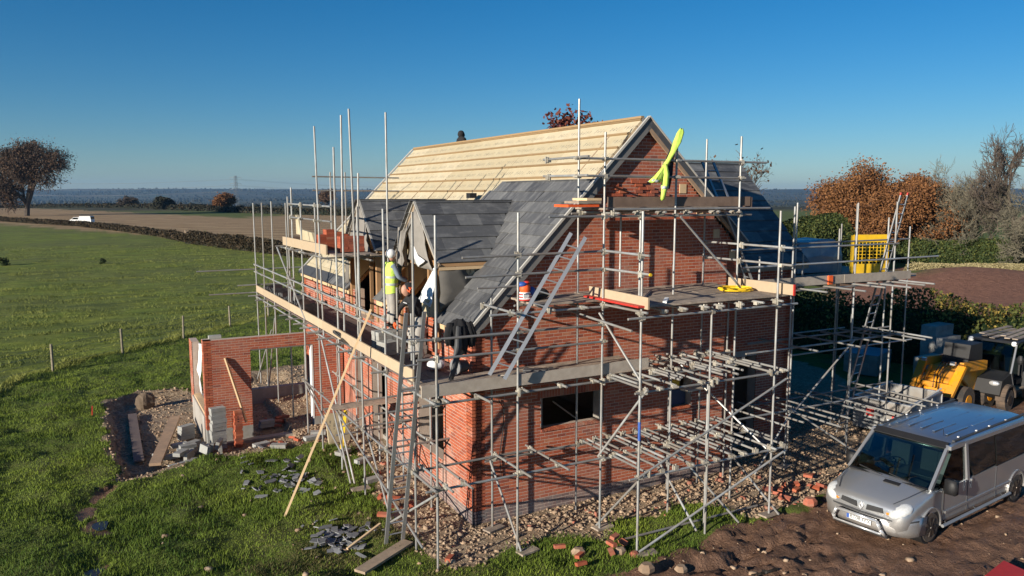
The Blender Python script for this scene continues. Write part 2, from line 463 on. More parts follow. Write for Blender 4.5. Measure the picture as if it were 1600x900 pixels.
def masks(x, y):
    g = soft(GRAVEL, x, y, .12, 3, .38)
    m = soft(MUD, x, y, .2, 9, .5)
    # a muddy runnel and bare patches in the lawn
    run = np.clip(1 - np.abs(x + 7.15 + .25 * np.sin(y * 1.7)) / .34, 0, 1) * (y > -1) * (y < 6.3)
    bare = np.clip((fbm(x * .7, y * .7, 4, 41) - .545) * 7, 0, 1) * (x > -5.2) * (x < -.5) * (y < 2.6) * .34
    m2 = np.clip(np.maximum(run * 1.3 * (fbm(x * 2, y * 2, 3, 4) > .47), bare), 0, 1)
    m = np.maximum(m, m2)
    g = g * (1 - .0 * m)
    f = soft(FIELD_EDGE, x, y, .25, 13, .35)
    s = soft(SOIL, x, y, .6, 17, 1.2)
    return g, np.where(g > .5, np.minimum(m, 1 - g), m), f, s

def height(x, y):
    g, m, f, s = masks(x, y)
    near = (np.abs(x) < 60) & (np.abs(y) < 60)
    lump = fbm(x * 1.6, y * 4.0, 4, 21)
    rid = np.abs(fbm(x * 1.0, y * 3.4, 4, 77) - .5) * 2
    yard = np.where(y < -2.2 + .1 * x, 1.0, .25) * np.where(x < -2, .4, 1)
    # wheel ruts through the yard
    rut = 0.0
    for (ry, slope_, wob) in ((-4.0, .10, 0.), (-5.55, .10, .4), (-6.6, -.06, 1.), (-8.0, -.06, 1.3), (-3.75, .30, 2.)):
        dy = y - (ry + slope_ * (x - 4) + .18 * np.sin(x * .5 + wob))
        rut = rut + np.exp(-(dy / .16) ** 2) * -(.085 + .04 * np.sin(x * 17 + dy * 16)) + .03 * (np.exp(-((dy - .3) / .1) ** 2) + np.exp(-((dy + .3) / .1) ** 2))
    h = m * rut * (y < -2.2) * (x > -1) * np.clip(1.4 * fbm(x * .6, y * .6, 3, 19), .2, 1) + m * yard * ((lump - .5) * .20 + (.35 - rid) * .19 + (fbm(x * 5, y * 7, 3, 5) - .5) * .17) * near - .07 * m * (x < -2)
    h = h + g * (fbm(x * 2.2, y * 2.2, 4, 33) - .45) * .10
    h = h + (1 - np.clip(g + m + f + s, 0, 1)) * (fbm(x * 1.1, y * 1.1, 4, 55) - .5) * .34 * near
    h = h + f * (fbm(x * .25, y * .6, 3, 58) - .5) * .35 * (np.hypot(x, y) < 250)
    # the garage plot is dug out below the lawn
    pit = soft(PIT, x, y, .12, 27, .12)
    h = h - .30 * pit
    # keep it level under the house, the standards, and the vehicles
    pad = inside([(-1.8, -1.9), (14, -1.9), (14, 16), (-1.8, 16)], x, y)
    h = np.where(pad, h * .45, h)
    veh = inside([(6, -6.5), (13, -6), (13, -3), (6, -3)], x, y)
    h = np.where(veh, h * .5, h)
    # grassed spoil heap past the hedge
    h = h + 1.5 * np.exp(-(((x - 52) / 11) ** 2 + ((y - 22) / 4.5) ** 2))
    # the valley beyond the ridge field and the far hills
    d = np.hypot(x + 7, y + 14.8); az = np.arctan2(y + 14.8, x + 7)
    dr = np.clip((d - 420) / 900, 0, 1); dr = dr * dr * (3 - 2 * dr)
    h = h - 26 * dr * (az > -.2)
    hl = np.clip((d - 3800) / 2600, 0, 1); hl = hl * hl * (3 - 2 * hl)
    prof = .55 + .55 * fbm(az * 9 + 3, d / 2600, 4, 91)
    h = h + hl * (24 + 52 * prof)
    h = h + np.clip((d - 900) / 1500, 0, 1) * (fbm(x / 500, y / 500, 4, 95) - .5) * 22 * (1 - hl * .4)
    return h, (g, m, f, s)

GZ, (mg, mm, mf, ms) = height(GX, GY)
nx, ny = len(gx), len(gy)
V = np.stack([GX.ravel(), GY.ravel(), GZ.ravel()], 1)
ii = np.arange(ny - 1)[:, None] * nx + np.arange(nx - 1)[None, :]
F = np.stack([ii, ii + 1, ii + nx + 1, ii + nx], -1).reshape(-1, 4)

def gz(x, y):
    """ground height at one point"""
    h, _ = height(np.array([float(x)]), np.array([float(y)]))
    return float(h[0])

def ground_mat():
    m, nt, b = nodes('site_ground')
    p = wpos(nt)
    at = N(nt, 'ShaderNodeAttribute', attribute_name='regions')
    sp = N(nt, 'ShaderNodeSeparateColor'); nt.links.new(at.outputs['Color'], sp.inputs[0])
    stub = N(nt, 'ShaderNodeAttribute', attribute_name='stubble').outputs['Fac']
    far = N(nt, 'ShaderNodeAttribute', attribute_name='farland').outputs['Fac']
    n_big = noise(nt, .35, 5, .6, p); n_mid = noise(nt, 2.6, 6, .65, p); n_fine = noise(nt, 22, 5, .65, p)
    # lawn
    c = mixc(nt, maprange(nt, n_mid, .3, .7), (.045, .07, .010), (.13, .165, .026))
    c = mixc(nt, maprange(nt, noise(nt, .8, 5, .6, p), .5, .75, 0, .8), c, (.115, .10, .045))
    # rough pasture
    mp = N(nt, 'ShaderNodeMapping'); mp.inputs['Scale'].default_value = (.5, 1.3, 1); mp.inputs['Rotation'].default_value = (0, 0, .5); nt.links.new(p, mp.inputs['Vector'])
    fs = noise(nt, 1.1, 8, .72, mp.outputs[0])
    fc = mixc(nt, maprange(nt, fs, .34, .66), (.065, .092, .010), (.245, .275, .036))
    fc = mixc(nt, maprange(nt, n_big, .45, .7, 0, .8), fc, (.15, .21, .022))
    fc = mixc(nt, maprange(nt, noise(nt, .06, 4, .6, p), .42, .62, 0, .7), fc, (.12, .13, .035))
    fc = mixc(nt, maprange(nt, noise(nt, .42, 8, .74, mp.outputs[0]), .47, .62, 0, .6), fc, (.040, .062, .010))
    c = mixc(nt, sp.outputs[2], c, fc)
    # bare soil
    sc = mixc(nt, maprange(nt, n_mid, .35, .7), (.165, .075, .048), (.27, .135, .085))
    c = mixc(nt, at.outputs['Alpha'], c, sc)
    # stubble in drilled rows
    wv = N(nt, 'ShaderNodeTexWave', wave_type='BANDS', bands_direction='DIAGONAL'); nt.links.new(p, wv.inputs['Vector'])
    wv.inputs['Scale'].default_value = .06; wv.inputs['Distortion'].default_value = 6; wv.inputs['Detail'].default_value = 4; wv.inputs['Detail Scale'].default_value = 1.2
    st = mixc(nt, math_(nt, 'MULTIPLY', wv.outputs['Fac'], n_big), (.26, .165, .080), (.50, .36, .20))
    c = mixc(nt, stub, c, st)
    # far patchwork of fields and woods
    vo = N(nt, 'ShaderNodeTexVoronoi', distance='CHEBYCHEV'); vo.inputs['Scale'].default_value = .0035; vo.inputs['Randomness'].default_value = .9
    nt.links.new(p, vo.inputs['Vector'])
    vsep = N(nt, 'ShaderNodeSeparateColor'); nt.links.new(vo.outputs['Color'], vsep.inputs[0])
    fcol = ramp(nt, vsep.outputs[0], [(0, (.020, .026, .014)), (.3, (.045, .060, .020)), (.45, (.09, .07, .04)), (.6, (.030, .035, .018)), (.8, (.10, .085, .05)), (1, (.05, .075, .025))])
    fcol = mixc(nt, maprange(nt, noise(nt, .006, 6, .7, p), .42, .58, 0, .85), fcol, (.018, .022, .013))
    c = mixc(nt, far, c, fcol)
    # gravel and hardcore
    vg = N(nt, 'ShaderNodeTexVoronoi'); vg.inputs['Scale'].default_value = 16; nt.links.new(p, vg.inputs['Vector'])
    vgs = N(nt, 'ShaderNodeSeparateColor'); nt.links.new(vg.outputs['Color'], vgs.inputs[0])
    gc = mixc(nt, vgs.outputs[0], (.20, .145, .095), (.42, .335, .235))
    gc = mixc(nt, maprange(nt, n_mid, .42, .66, 0, .85), gc, (.26, .175, .105))
    gmask = ramp(nt, math_(nt, 'ADD', sp.outputs[0], math_(nt, 'MULTIPLY_ADD', n_fine, .6, -.3)), [(.35, 0), (.6, 1)])
    c = mixc(nt, gmask, c, gc)
    # wheel-churned mud, wet in the hollows
    mc = mixc(nt, maprange(nt, n_mid, .3, .7), (.080, .042, .026), (.235, .132, .082))
    mc = mixc(nt, maprange(nt, n_fine, .5, .8, 0, .6), mc, (.31, .20, .13))
    mmask = ramp(nt, math_(nt, 'ADD', sp.outputs[1], math_(nt, 'MULTIPLY_ADD', n_fine, .6, -.3)), [(.35, 0), (.6, 1)])
    c = mixc(nt, mmask, c, mc)
    nt.links.new(c, b.inputs['Base Color'])
    wet = math_(nt, 'MULTIPLY', mmask, maprange(nt, noise(nt, .9, 4, .6, p), .42, .60, .12, .62))
    nt.links.new(math_(nt, 'SUBTRACT', .95, wet), b.inputs['Roughness'])
    b.inputs['Specular IOR Level'].default_value = .3
    hgt = math_(nt, 'ADD', math_(nt, 'MULTIPLY', n_fine, 1.0), math_(nt, 'MULTIPLY', n_mid, 1.5))
    hgt = math_(nt, 'ADD', hgt, math_(nt, 'MULTIPLY', fs, 2.5))
    bump(nt, b, hgt, .8, .07)
    return m
MAT['ground'] = ground_mat()
dC = np.hypot(GX + 7, GY + 14.8)
stubm = soft(STUBBLE, GX, GY, 2, 61, 3) * (1 - mf)
farm = np.clip((dC - 330) / 60, 0, 1) * (1 - stubm) * (1 - mf)
me = np_mesh('ground', V, F, MAT['ground'], {
    'regions': ('FLOAT_COLOR', 'POINT', np.stack([mg, mm, mf, ms], -1)),
    'stubble': ('FLOAT', 'POINT', stubm), 'farland': ('FLOAT', 'POINT', farm)}, smooth=True)
link('ground', me, kind='structure')

# ---- puddles in the muddy runnel and the churned yard
def water_mat():
    m, nt, b = nodes('puddle_water')
    b.inputs['Base Color'].default_value = (.035, .028, .022, 1); b.inputs['Roughness'].default_value = .06
    return m
MAT['water'] = water_mat()
for px, py, a, bb in ((-7.25, 1.5, .16, .3), (-7.1, 3.9, .15, .32), (2.9, -5.6, .42, .2), (3.9, -4.6, .3, .12)):
    mb = M(); n = 30
    z = gz(px, py) + .03
    mb.add([(px + a * math.cos(2 * math.pi * k / n) * (1 + .22 * math.sin(3 * 2 * math.pi * k / n + px)), py + bb * math.sin(2 * math.pi * k / n) * (1 + .2 * math.cos(2 * 2 * math.pi * k / n)), z) for k in range(n)], [tuple(range(n))])
    mb.build('puddle', MAT['water'], kind='structure')

# ---- grass blades, thick near the camera
def blades(n, xr, yr, keep, h0, h1, w, seed, lean=.5):
    g = np.random.default_rng(seed)
    x = g.uniform(*xr, n); y = g.uniform(*yr, n)
    k = keep(x, y, g)
    x = x[k]; y = y[k]; n = len(x)
    z, _ = height(x, y)
    cl = fbm(x * 1.1, y * 1.1, 4, 5)
    hh = (h0 + (h1 - h0) * g.random(n)) * (.35 + 1.5 * np.clip(cl - .25, 0, 1))
    a = g.uniform(0, 2 * np.pi, n); l = g.uniform(0, 2 * np.pi, n)
    ww = w * g.uniform(.6, 1.5, n)
    v = np.empty((n, 3, 3))
    v[:, 0] = np.stack([x - np.cos(a) * ww, y - np.sin(a) * ww, z - .01], 1)
    v[:, 1] = np.stack([x + np.cos(a) * ww, y + np.sin(a) * ww, z - .01], 1)
    v[:, 2] = np.stack([x + np.cos(l) * hh * lean, y + np.sin(l) * hh * lean, z + hh], 1)
    tone = np.clip(.3 * g.random(n) + 1.1 * (fbm(x * .7, y * .7, 4, 8) - .25), 0, 1)
    return v.reshape(-1, 3), np.arange(3 * n).reshape(-1, 3), tone

def dry_patch(x, y):
    return np.clip(1.25 - ((x + 2.6) / 2.5) ** 2 - ((y + .2) / 2.6) ** 2, 0, 1) * np.clip((fbm(x * .9, y * .9, 4, 64) - .40) * 7, 0, 1)
def keep_dry(x, y, g):
    a, m, f, s = masks(x, y)
    return (a + m * .8 + f < .6) & (g.random(len(x)) < dry_patch(x, y))
def keep_lawn(x, y, g):
    a, m, f, s = masks(x, y)
    cx, cy = x + 7, y + 14.8
    fwd = cx * .474 + cy * .88; side = cx * .88 - cy * .474
    vis = (fwd > 13) & (np.abs(side) < fwd * .70)
    pr = (1 - .85 * dry_patch(x, y)) * (1 - np.clip(a * 1.1 + m * 1.05 + s, 0, 1)) * np.clip(18 / fwd, .1, 1) ** 1.6
    return vis & (f < .5) & (g.random(len(x)) < pr)
bv, bf, bt = blades(520000, (-12, 6), (-5, 30), keep_lawn, .05, .13, .008, 1)
link('lawn_grass', np_mesh('lawn_grass', bv, bf, MAT['grass'], {'tone': ('FLOAT', 'FACE', bt)}), kind='stuff')

bv, bf, bt = blades(70000, (-6, 1), (-4, 4), keep_dry, .03, .09, .009, 6, 1.1)
link('trampled_grass', np_mesh('trampled_grass', bv, bf, MAT['olive'], {'tone': ('FLOAT', 'FACE', bt)}), kind='stuff')
def keep_field(x, y, g):
    a, m, f, s = masks(x, y)
    cx, cy = x + 7, y + 14.8
    fwd = cx * .474 + cy * .88; side = cx * .88 - cy * .474
    vis = (np.abs(side) < fwd * .68)
    cl = fbm(x * .5 + 9, y * .9, 5, 71)
    return vis & (f > .5) & (g.random(len(x)) < np.clip((cl - .42) * 4, 0.03, 1) * np.clip(40 / fwd, 0, 1) ** 1.4)
bv, bf, bt = blades(520000, (-30, 22), (14, 110), keep_field, .08, .20, .017, 2, .7)
link('pasture_grass', np_mesh('pasture_grass', bv, bf, MAT['drygrass'], {'tone': ('FLOAT', 'FACE', bt * .75)}), kind='stuff')
def keep_edge(x, y, g):
    a, m, f, s = masks(x, y)
    a2, m2, f2, s2 = masks(x + .45, y - .45)
    return (f > .5) & (f2 < .6) & (a < .2)
bv, bf, bt = blades(90000, (-12, 4), (14, 34), keep_edge, .12, .34, .012, 3, .8)
link('fence_line_grass', np_mesh('fence_line_grass', bv, bf, MAT['drygrass'], {'tone': ('FLOAT', 'FACE', bt)}), kind='stuff')

# ---- loose stones over the hardcore and mud
def stones(n, xr, yr, keep, r0, r1, seed, mat, name, power=3.0):
    g = np.random.default_rng(seed)
    x = g.uniform(*xr, n); y = g.uniform(*yr, n)
    k = keep(x, y, g); x = x[k]; y = y[k]; n = len(x)
    z, _ = height(x, y)
    r = r0 + (r1 - r0) * g.random(n) ** power
    base = np.array([(-1, -1, -.6), (1, -1, -.6), (1, 1, -.6), (-1, 1, -.6), (-.7, -.7, .6), (.7, -.7, .6), (.7, .7, .6), (-.7, .7, .6)], float)
    v = base[None] * (1 + g.uniform(-.35, .35, (n, 8, 3)))
    v *= (r[:, None, None] * g.uniform(.5, 1.45, (n, 1, 3)))
    a = g.uniform(0, 2 * np.pi, n); c, s = np.cos(a)[:, None], np.sin(a)[:, None]
    X = v[:, :, 0] * c - v[:, :, 1] * s; Y = v[:, :, 0] * s + v[:, :, 1] * c
    V3 = np.stack([X + x[:, None], Y + y[:, None], v[:, :, 2] + z[:, None] + r[:, None] * .25], -1).reshape(-1, 3)
    q = np.array([(3, 2, 1, 0), (4, 5, 6, 7), (0, 1, 5, 4), (1, 2, 6, 5), (2, 3, 7, 6), (3, 0, 4, 7)])
    Fq = (np.arange(n)[:, None, None] * 8 + q[None]).reshape(-1, 4)
    t = np.repeat(g.random(n), 6)
    link(name, np_mesh(name, V3, Fq, mat, {'tone': ('FLOAT', 'FACE', t)}), kind='stuff')
def k_grav(x, y, g):
    a, m, f, s = masks(x, y)
    cx, cy = x + 7, y + 14.8; fwd = cx * .474 + cy * .88
    house = (x > .05) & (x < 7.3) & (y > .05) & (y < 14.4)
    return (g.random(len(x)) < a * np.clip(20 / fwd, 0, 1) ** 2) & ~house & (fbm(x * .8, y * .8, 3, 14) + .25 * g.random(len(x)) > .45)
stones(90000, (-7, 16), (-3.4, 18), k_grav, .009, .045, 21, MAT['mudstone'], 'hardcore_stones')
def k_band(x, y, g):
    return ((y > -2.6) & (y < -.1) & (x > .3) & (x < 10.5) & (g.random(len(x)) < .75)) | ((x > -1.5) & (x < -.05) & (y < 9) & (g.random(len(x)) < .35))
def k_band2(x, y, g):
    a, m, f, s = masks(x, y)
    return k_band(x, y, g) & (g.random(len(x)) < a)
stones(3600, (-1.5, 10.5), (-2.8, 9), k_band2, .015, .068, 22, MAT['mudstone'], 'large_rubble', 2.4)
stones(900, (-1.5, 10.5), (-2.8, 9), k_band2, .02, .08, 23, MAT['rubblered'], 'brick_rubble', 2.0)
def k_mud(x, y, g):
    a, m, f, s = masks(x, y)
    return (m > .5) & (g.random(len(x)) < .5 * np.exp(-np.clip(-2.2 - y, 0, 9) * .5) + .06)
stones(3000, (-1, 16), (-8, 0), k_mud, .008, .055, 24, MAT['mudstone'], 'stones_in_mud', 4.0)
def k_lawn(x, y, g):
    a, m, f, s = masks(x, y)
    return (a + m + f < .4) & (x < 2) & (y < 8.5) & (g.random(len(x)) < .12 + .88 * np.exp(-((x + 1.6) / 1.3) ** 2))
stones(450, (-6, 5), (-3, 8.5), k_lawn, .02, .07, 25, MAT['mudstone'], 'stones_in_grass', 2.5)

# ================================================================ HOUSE
house = thing('brick_house', 'unfinished red brick house with cream insulated roof, two slated dormers and open windows', 'house')
BR_L, BR_H, J = .213, .063, .012
CR = BR_H + J
full_brick = M().box(-BR_L / 2, BR_L / 2, -.0035, .02, 0, BR_H).mesh('brick', MAT['brick'])
full_blue = M().box(-BR_L / 2, BR_L / 2, -.006, .02, 0, BR_H).mesh('brick', MAT['blue_brick'])
full_pale = M().box(-BR_L / 2, BR_L / 2, -.0035, .02, 0, BR_H).mesh('brick', MAT['brick_pale'])

def brick_wall(name, parent, P0, U, length, z0, z1, top=None, holes=(), thick=.3, mats=('brick', 'mortar'), single=0, near=None, half=0, blue_to=None, nm='brick', left=None):
    """A wall face along unit vector U from P0, outward normal = U turned clockwise.  top(u) limits its height, holes = (u0,u1,z0,z1).
    The mortar body is built course by course; every brick is its own piece of relief, the nearest `single` as objects."""
    U = Vector((U[0], U[1], 0)).normalized(); Nn = Vector((U.y, -U.x, 0)); P0 = Vector((P0[0], P0[1], 0))
    body = M(); rest = {}; cand = []
    k = 0; z = z0
    while z < z1 - .01:
        runs = [(0.0, length)]
        if top is not None:
            us = [i * length / 200 for i in range(201)]
            ok = [u for u in us if top(u) >= z + CR * .5]
            if not ok: break
            runs = [(min(ok), max(ok))]
        if left is not None: runs = [(max(runs[0][0], left(z)), runs[0][1])]
        for (a, b, c, d) in holes:
            if z + CR * .5 > c and z + CR * .5 < d:
                nr = []
                for (s, e) in runs:
                    if b <= s or a >= e: nr.append((s, e)); continue
                    if a > s: nr.append((s, a))
                    if b < e: nr.append((b, e))
                runs = nr
        off = (0 if (k + half) % 2 else (BR_L + J) / 2)
        for (s, e) in runs:
            if e - s < .03: continue
            h = min(CR, z1 - z)
            A = P0 + U * s; B = P0 + U * e
            q = [A, B, B - Nn * thick, A - Nn * thick]
            body.hexa([Vector((p.x, p.y, z)) for p in q] + [Vector((p.x, p.y, z + h)) for p in q])
            i = math.floor((s - off) / (BR_L + J)) - 1
            while True:
                u0 = off + i * (BR_L + J); u1 = u0 + BR_L; i += 1
                if u0 >= e: break
                a = max(u0, s); b = min(u1, e)
                if s > 0 and a == s and b - a < BR_L: pass
                if b - a < .02: continue
                mk = 'blue_brick' if (blue_to is not None and z < blue_to - .01) else mats[0]
                full = b - a > BR_L - .001
                cand.append((a, b, z, mk, full))
        z += CR; k += 1
    wall = body.build(name, MAT[mats[1]], parent)
    if single:
        c0 = Vector(near)
        fl = [q for q in cand if q[4]]
        fl.sort(key=lambda q: ((P0 + U * ((q[0] + q[1]) / 2)) + Vector((0, 0, q[2])) - c0).length)
        chosen = set(id(q) for q in fl[:single])
    else: chosen = set()
    ang = math.atan2(U.y, U.x)
    for q in cand:
        a, b, z, mk, full = q
        if id(q) in chosen:
            P = P0 + U * ((a + b) / 2)
            me_ = {'blue_brick': full_blue, 'brick_pale': full_pale}.get(mk, full_brick)
            link('brick', me_, wall, mw=Matrix.Translation((P.x, P.y, z + J / 2)) @ Matrix.Rotation(ang, 4, 'Z'))
        else:
            mb = rest.setdefault(mk, M())
            A = P0 + U * a; B = P0 + U * b; pr = .0015 + .0012 * rnd.random()
            q4 = [A + Nn * pr, B + Nn * pr, B - Nn * .02, A - Nn * .02]
            mb.hexa([Vector((p.x, p.y, z + J / 2)) for p in q4] + [Vector((p.x, p.y, z + J / 2 + BR_H)) for p in q4], rnd.random() * .98 + .01)
    for mk, mb in rest.items():
        mb.build('blue_brickwork' if mk == 'blue_brick' else 'brickwork', MAT[mk], wall, kind='stuff')
    return wall

XR = 7.4            # right corner of the gable
AP = 4.45           # ridge line
def gable_top(u):
    return 4.32 + u if u < AP else 8.77 - (u - AP)
W1 = (1.70, 3.40, 1.86, 2.61); W2 = (5.35, 6.05, 1.86, 2.61)
gable = brick_wall('gable_wall', house, (0, 0), (1, 0), XR, -.15, 9, gable_top, [W1, W2, (W1[0] - .1, W1[1] + .1, 2.61, 2.83), (W2[0] - .1, W2[1] + .1, 2.61, 2.83)], single=170, near=(0.2, 0, 1.4), blue_to=.30)
# ragged corbelled patch in the gable, bricks standing proud of the face
for r in range(6):
    for c in range(9 - r // 2):
        if rnd.random() < .45: continue
        u = 3.15 + c * .225 + (r % 2) * .11; z = 7.0 + r * CR + .0
        if z < 6.9: continue
        link('brick', full_brick, gable, mw=Matrix.Translation((u, -.035 - .02 * rnd.random(), z + J / 2)))
def soldiers(par, P0, U, a, b, z, mat='brick'):
    """a course of bricks on end over an opening"""
    U = Vector((U[0], U[1], 0)); Nn = Vector((U.y, -U.x, 0)); P0 = Vector((P0[0], P0[1], 0))
    bd = M(); A = P0 + U * a; B = P0 + U * b
    q = [A, B, B - Nn * .3, A - Nn * .3]
    bd.hexa([Vector((p.x, p.y, z)) for p in q] + [Vector((p.x, p.y, z + .22)) for p in q])
    ln = bd.build('lintel', MAT['mortar'], par)
    n = int((b - a) / .075)
    me_ = M().box(-.0325, .0325, -.006, .02, 0, .21).mesh('brick', MAT[mat])
    for i in range(n):
        P = P0 + U * (a + (i + .5) * (b - a) / n)
        link('brick', me_, ln, mw=Matrix.Translation((P.x, P.y, z + .005)) @ Matrix.Rotation(math.atan2(U.y, U.x), 4, 'Z'))
for W in (W1, W2): soldiers(gable, (0, 0), (1, 0), W[0] - .1, W[1] + .1, 2.61)
for W in (W1, W2):
    sill = M()
    n = int((W[1] - W[0]) / .075)
    for i in range(n):
        u = W[0] + (i + .5) * (W[1] - W[0]) / n
        sill.box(u - .032, u + .032, -.03, .12, W[2] - .02, W[2] + .03, rnd.random())
    sill.build('window_sill', MAT['brick_pale'], gable)
M().box(W1[0] + .01, W1[0] + .22, .31, .39, 1.87, 2.6).build('window_jamb', MAT['concrete'], gable); M().box(W1[1] - .1, W1[1] - .02, .05, .29, 1.9, 2.6).build('window_jamb', MAT['concrete'], gable)
M().beam((2.3, .5, 2.35), (2.95, .45, 1.85), .04, .03).build('loose_batten', MAT['timber_old'], gable)
M().box(W2[0] + .02, W2[1] - .02, .2, .24, 1.9, 2.28).build('blue_sheet', MAT['dull_blue'], gable)
M().box(W2[0] + .02, W2[0] + .5, .22, .30, 2.3, 2.58).build('insulation_offcut', MAT['yellow'], gable)

# long wall, facing -X.  u runs from the near corner's far end: use U = (0,-1) with origin at Y=14.5
LY = 14.5
def ly(y): return LY - y
side_holes = [(ly(3.12), ly(1.55), .95, 2.62), (ly(6.75), ly(5.42), .02, 2.62), (ly(8.15), ly(7.75), .1, 2.5), (ly(3.9), ly(2.55), 3.55, 9), (ly(8.2), ly(6.4), 3.55, 9)]
longwall = brick_wall('long_wall', house, (0, LY), (0, -1), LY, -.15, 4.28, None, side_holes, single=130, near=(0, .4, 1.4), mats=('brick_pale', 'mortar'), blue_to=.30, half=1)
M().box(.002, .3, 2.55, 2.6, 3.55, 4.3).build('cavity_closer', MAT['lead'], longwall)
# lintels and heads over the ground floor openings
for (a, b) in ((1.45, 3.22), (5.3, 6.85)):
    M().box(-.004, .296, a, b, 2.62, 2.77).build('lintel', MAT['concrete'], longwall)
# electric cable clipped down the gable corner
M().path([(.62, -.03, 2.72), (.75, -.03, 2.5), (.72, -.03, 2.0), (.64, -.03, 1.5), (.68, -.03, 1.0)], .012, 5).build('cable', MAT['black'], gable)
M().box(-.02, -.008, -.02, 0, .0, .85).build('dpc_strip', MAT['lead'], longwall)

# pier left of the dormer gap, a little proud of the wall
pier = M(); pb = M()
for k in range(12):
    z = 3.5 + k * CR
    pier.box(-.10, .0, 1.72, 2.5, z, z + CR)
    for i in range(4):
        y0 = 1.72 + i * .225 - (.11 if k % 2 else 0)
        a, b = max(y0, 1.72), min(y0 + BR_L, 2.5)
        if b - a > .03: pb.box(-.108, -.09, a, b, z + .005, z + .07, rnd.random())
        # return face towards the camera
    pb.box(-.10, -.01, 1.712, 1.73, z + .005, z + .07, rnd.random())
p_ = pier.build('brick_pier', MAT['mortar'], house)
pb.build('brickwork', MAT['brick_pale'], p_)
M().box(-.1, .1, 1.75, 2.45, 4.4, 4.5).build('mortar_bed', MAT['white'], p_)

# rear walls, slabs: what the openings show
brick_wall('rear_wall', house, (XR, 0), (0, 1), LY, -.15, 5.9, None, [], thick=.3)
brick_wall('far_gable_wall', house, (XR, LY), (-1, 0), XR, -.15, 9, lambda u: gable_top(XR - u), [], thick=.3)
M().box(.3, XR - .3, .3, LY - .3, .02, .14).build('ground_floor_slab', MAT['concrete'], house)
M().box(.302, XR - .302, .302, LY - .302, 2.8, 3.02).build('upper_floor', MAT['ply'], house)
bw = M()  # blockwork glimpsed inside, extended into an added partition that blocks sun from going deep
for z in range(11):
    bw.box(1.2, 1.3, .302, 6.8, .14 + z * .225, .14 + z * .225 + .215, rnd.random())
bw.build('inner_blockwork', MAT['block'], house)

# ---- main roof: rafters' deck, insulation, battens, slates
S2 = math.sqrt(.5)
def slope(x, y, up):      # point on the left roof plane (z = x + 4.4), raised `up` along its normal
    return Vector((x - up * S2, y, x + 4.4 + up * S2))
RY0, RY1 = -.14, 14.62
deck = M()
def rcut(m_, x0, x1, y0, y1, u0, u1, tone=0.0):
    m_.hexa([slope(x0, y0, u0), slope(x1, y0, u0), slope(x1, y1, u0), slope(x0, y1, u0), slope(x0, y0, u1), slope(x1, y0, u1), slope(x1, y1, u1), slope(x0, y1, u1)], tone)
for (a, b, c, d) in ((-.12, AP, RY0 + .05, 1.66), (1.2, AP, 1.66, 4.15), (-.12, AP, 4.15, 6.0), (1.2, AP, 6.0, 8.45), (-.12, AP, 8.45, RY1 - .02)):
    rcut(deck, a, b, c, d, -.16, -.07)
deck.build('roof_deck', MAT['ply'], house)
right = M()
right.hexa([(AP, RY0, 8.70), (XR + .25, RY0, 5.75), (XR + .25, RY1, 5.75), (AP, RY1, 8.70), (AP, RY0, 8.88), (XR + .25, RY0, 5.93), (XR + .25, RY1, 5.93), (AP, RY1, 8.88)])
right.build('right_roof_slope', MAT['slate'], house)
# insulation boards: objects with their own axes so the print follows the row
MS = Matrix(((0, S2, -S2, 0), (-1, 0, 0, 0), (0, S2, S2, 0), (0, 0, 0, 1)))   # local x = -Y world, y = up the slope, z = out
def on_slope(x, y, up): return Matrix.Translation(slope(x, y, up)) @ MS
in_cache = {}
def insul(x0, x1, y0, y1):
    w = round(y1 - y0, 3); h = round((x1 - x0) / S2, 3)
    if (w, h) not in in_cache: in_cache[(w, h)] = M().box(.004, w - .004, .003, h - .003, -.065, 0).mesh('insulation_board', MAT['insul'])
    link('insulation_board', in_cache[(w, h)], house, mw=on_slope(x0, y1, 0 + .002 * rnd.random()))
rows = [AP - .02 - k * .325 for k in range(9)]        # batten rows, 0.46 m up the slope
seams = [.12, 2.4, 4.75, 7.1, 8.6, 10.0, 11.4, 12.8, RY1 - .1]
for r in range(8):
    for s in range(len(seams) - 1):
        x0, x1 = rows[r + 1], rows[r]
        if x1 < 3.05 and seams[s + 1] < 4.8: continue
        insul(x0, x1, seams[s], seams[s + 1])
for r in range(9, 14):
    pass
x1 = rows[8]
while x1 > .12:
    x0 = max(x1 - .325, .06)
    for (a, b) in ((4.2, 5.95), (8.5, 10.4), (10.4, 12.5), (12.5, RY1 - .1)):
        insul(x0, x1, a, b)
    x1 = x0
for k, x in enumerate(rows[:9]):
    y = .12; 
    while y < RY1 - .1:
        L = rnd.choice((3.6, 4.2, 4.8)); e = min(y + L, RY1 - .1)
        if not (x < 3.0 and y < 4.9):
            a = slope(x, y, .014 + .004 * (k % 2)); b = slope(x + .004, e, .014)
            M().beam(a, b, .05, .04, up=(-S2, 0, S2)).build('batten', MAT['batten'], house)
        y = e + .004
for x in (.62, .95, 1.27, 1.6):
    M().beam(slope(x, 8.6, .014), slope(x, RY1 - .15, .014), .045, .025, up=(-S2, 0, S2)).build('batten', MAT['batten'], house)
for y in (7.1, 8.6, 10.0, .9):
    a0, a1 = (1.6, 3.2) if y > 1 else (3.1, 4.1)
    M().beam(slope(a0, y, .008), slope(a1, y, .008), .035, .02, up=(-S2, 0, S2)).build('counter_batten', MAT['timber_old'], house)
M().beam((AP, .1, 8.90), (AP, RY1 - .08, 8.90), .09, .05).build('ridge_board', MAT['batten'], house)
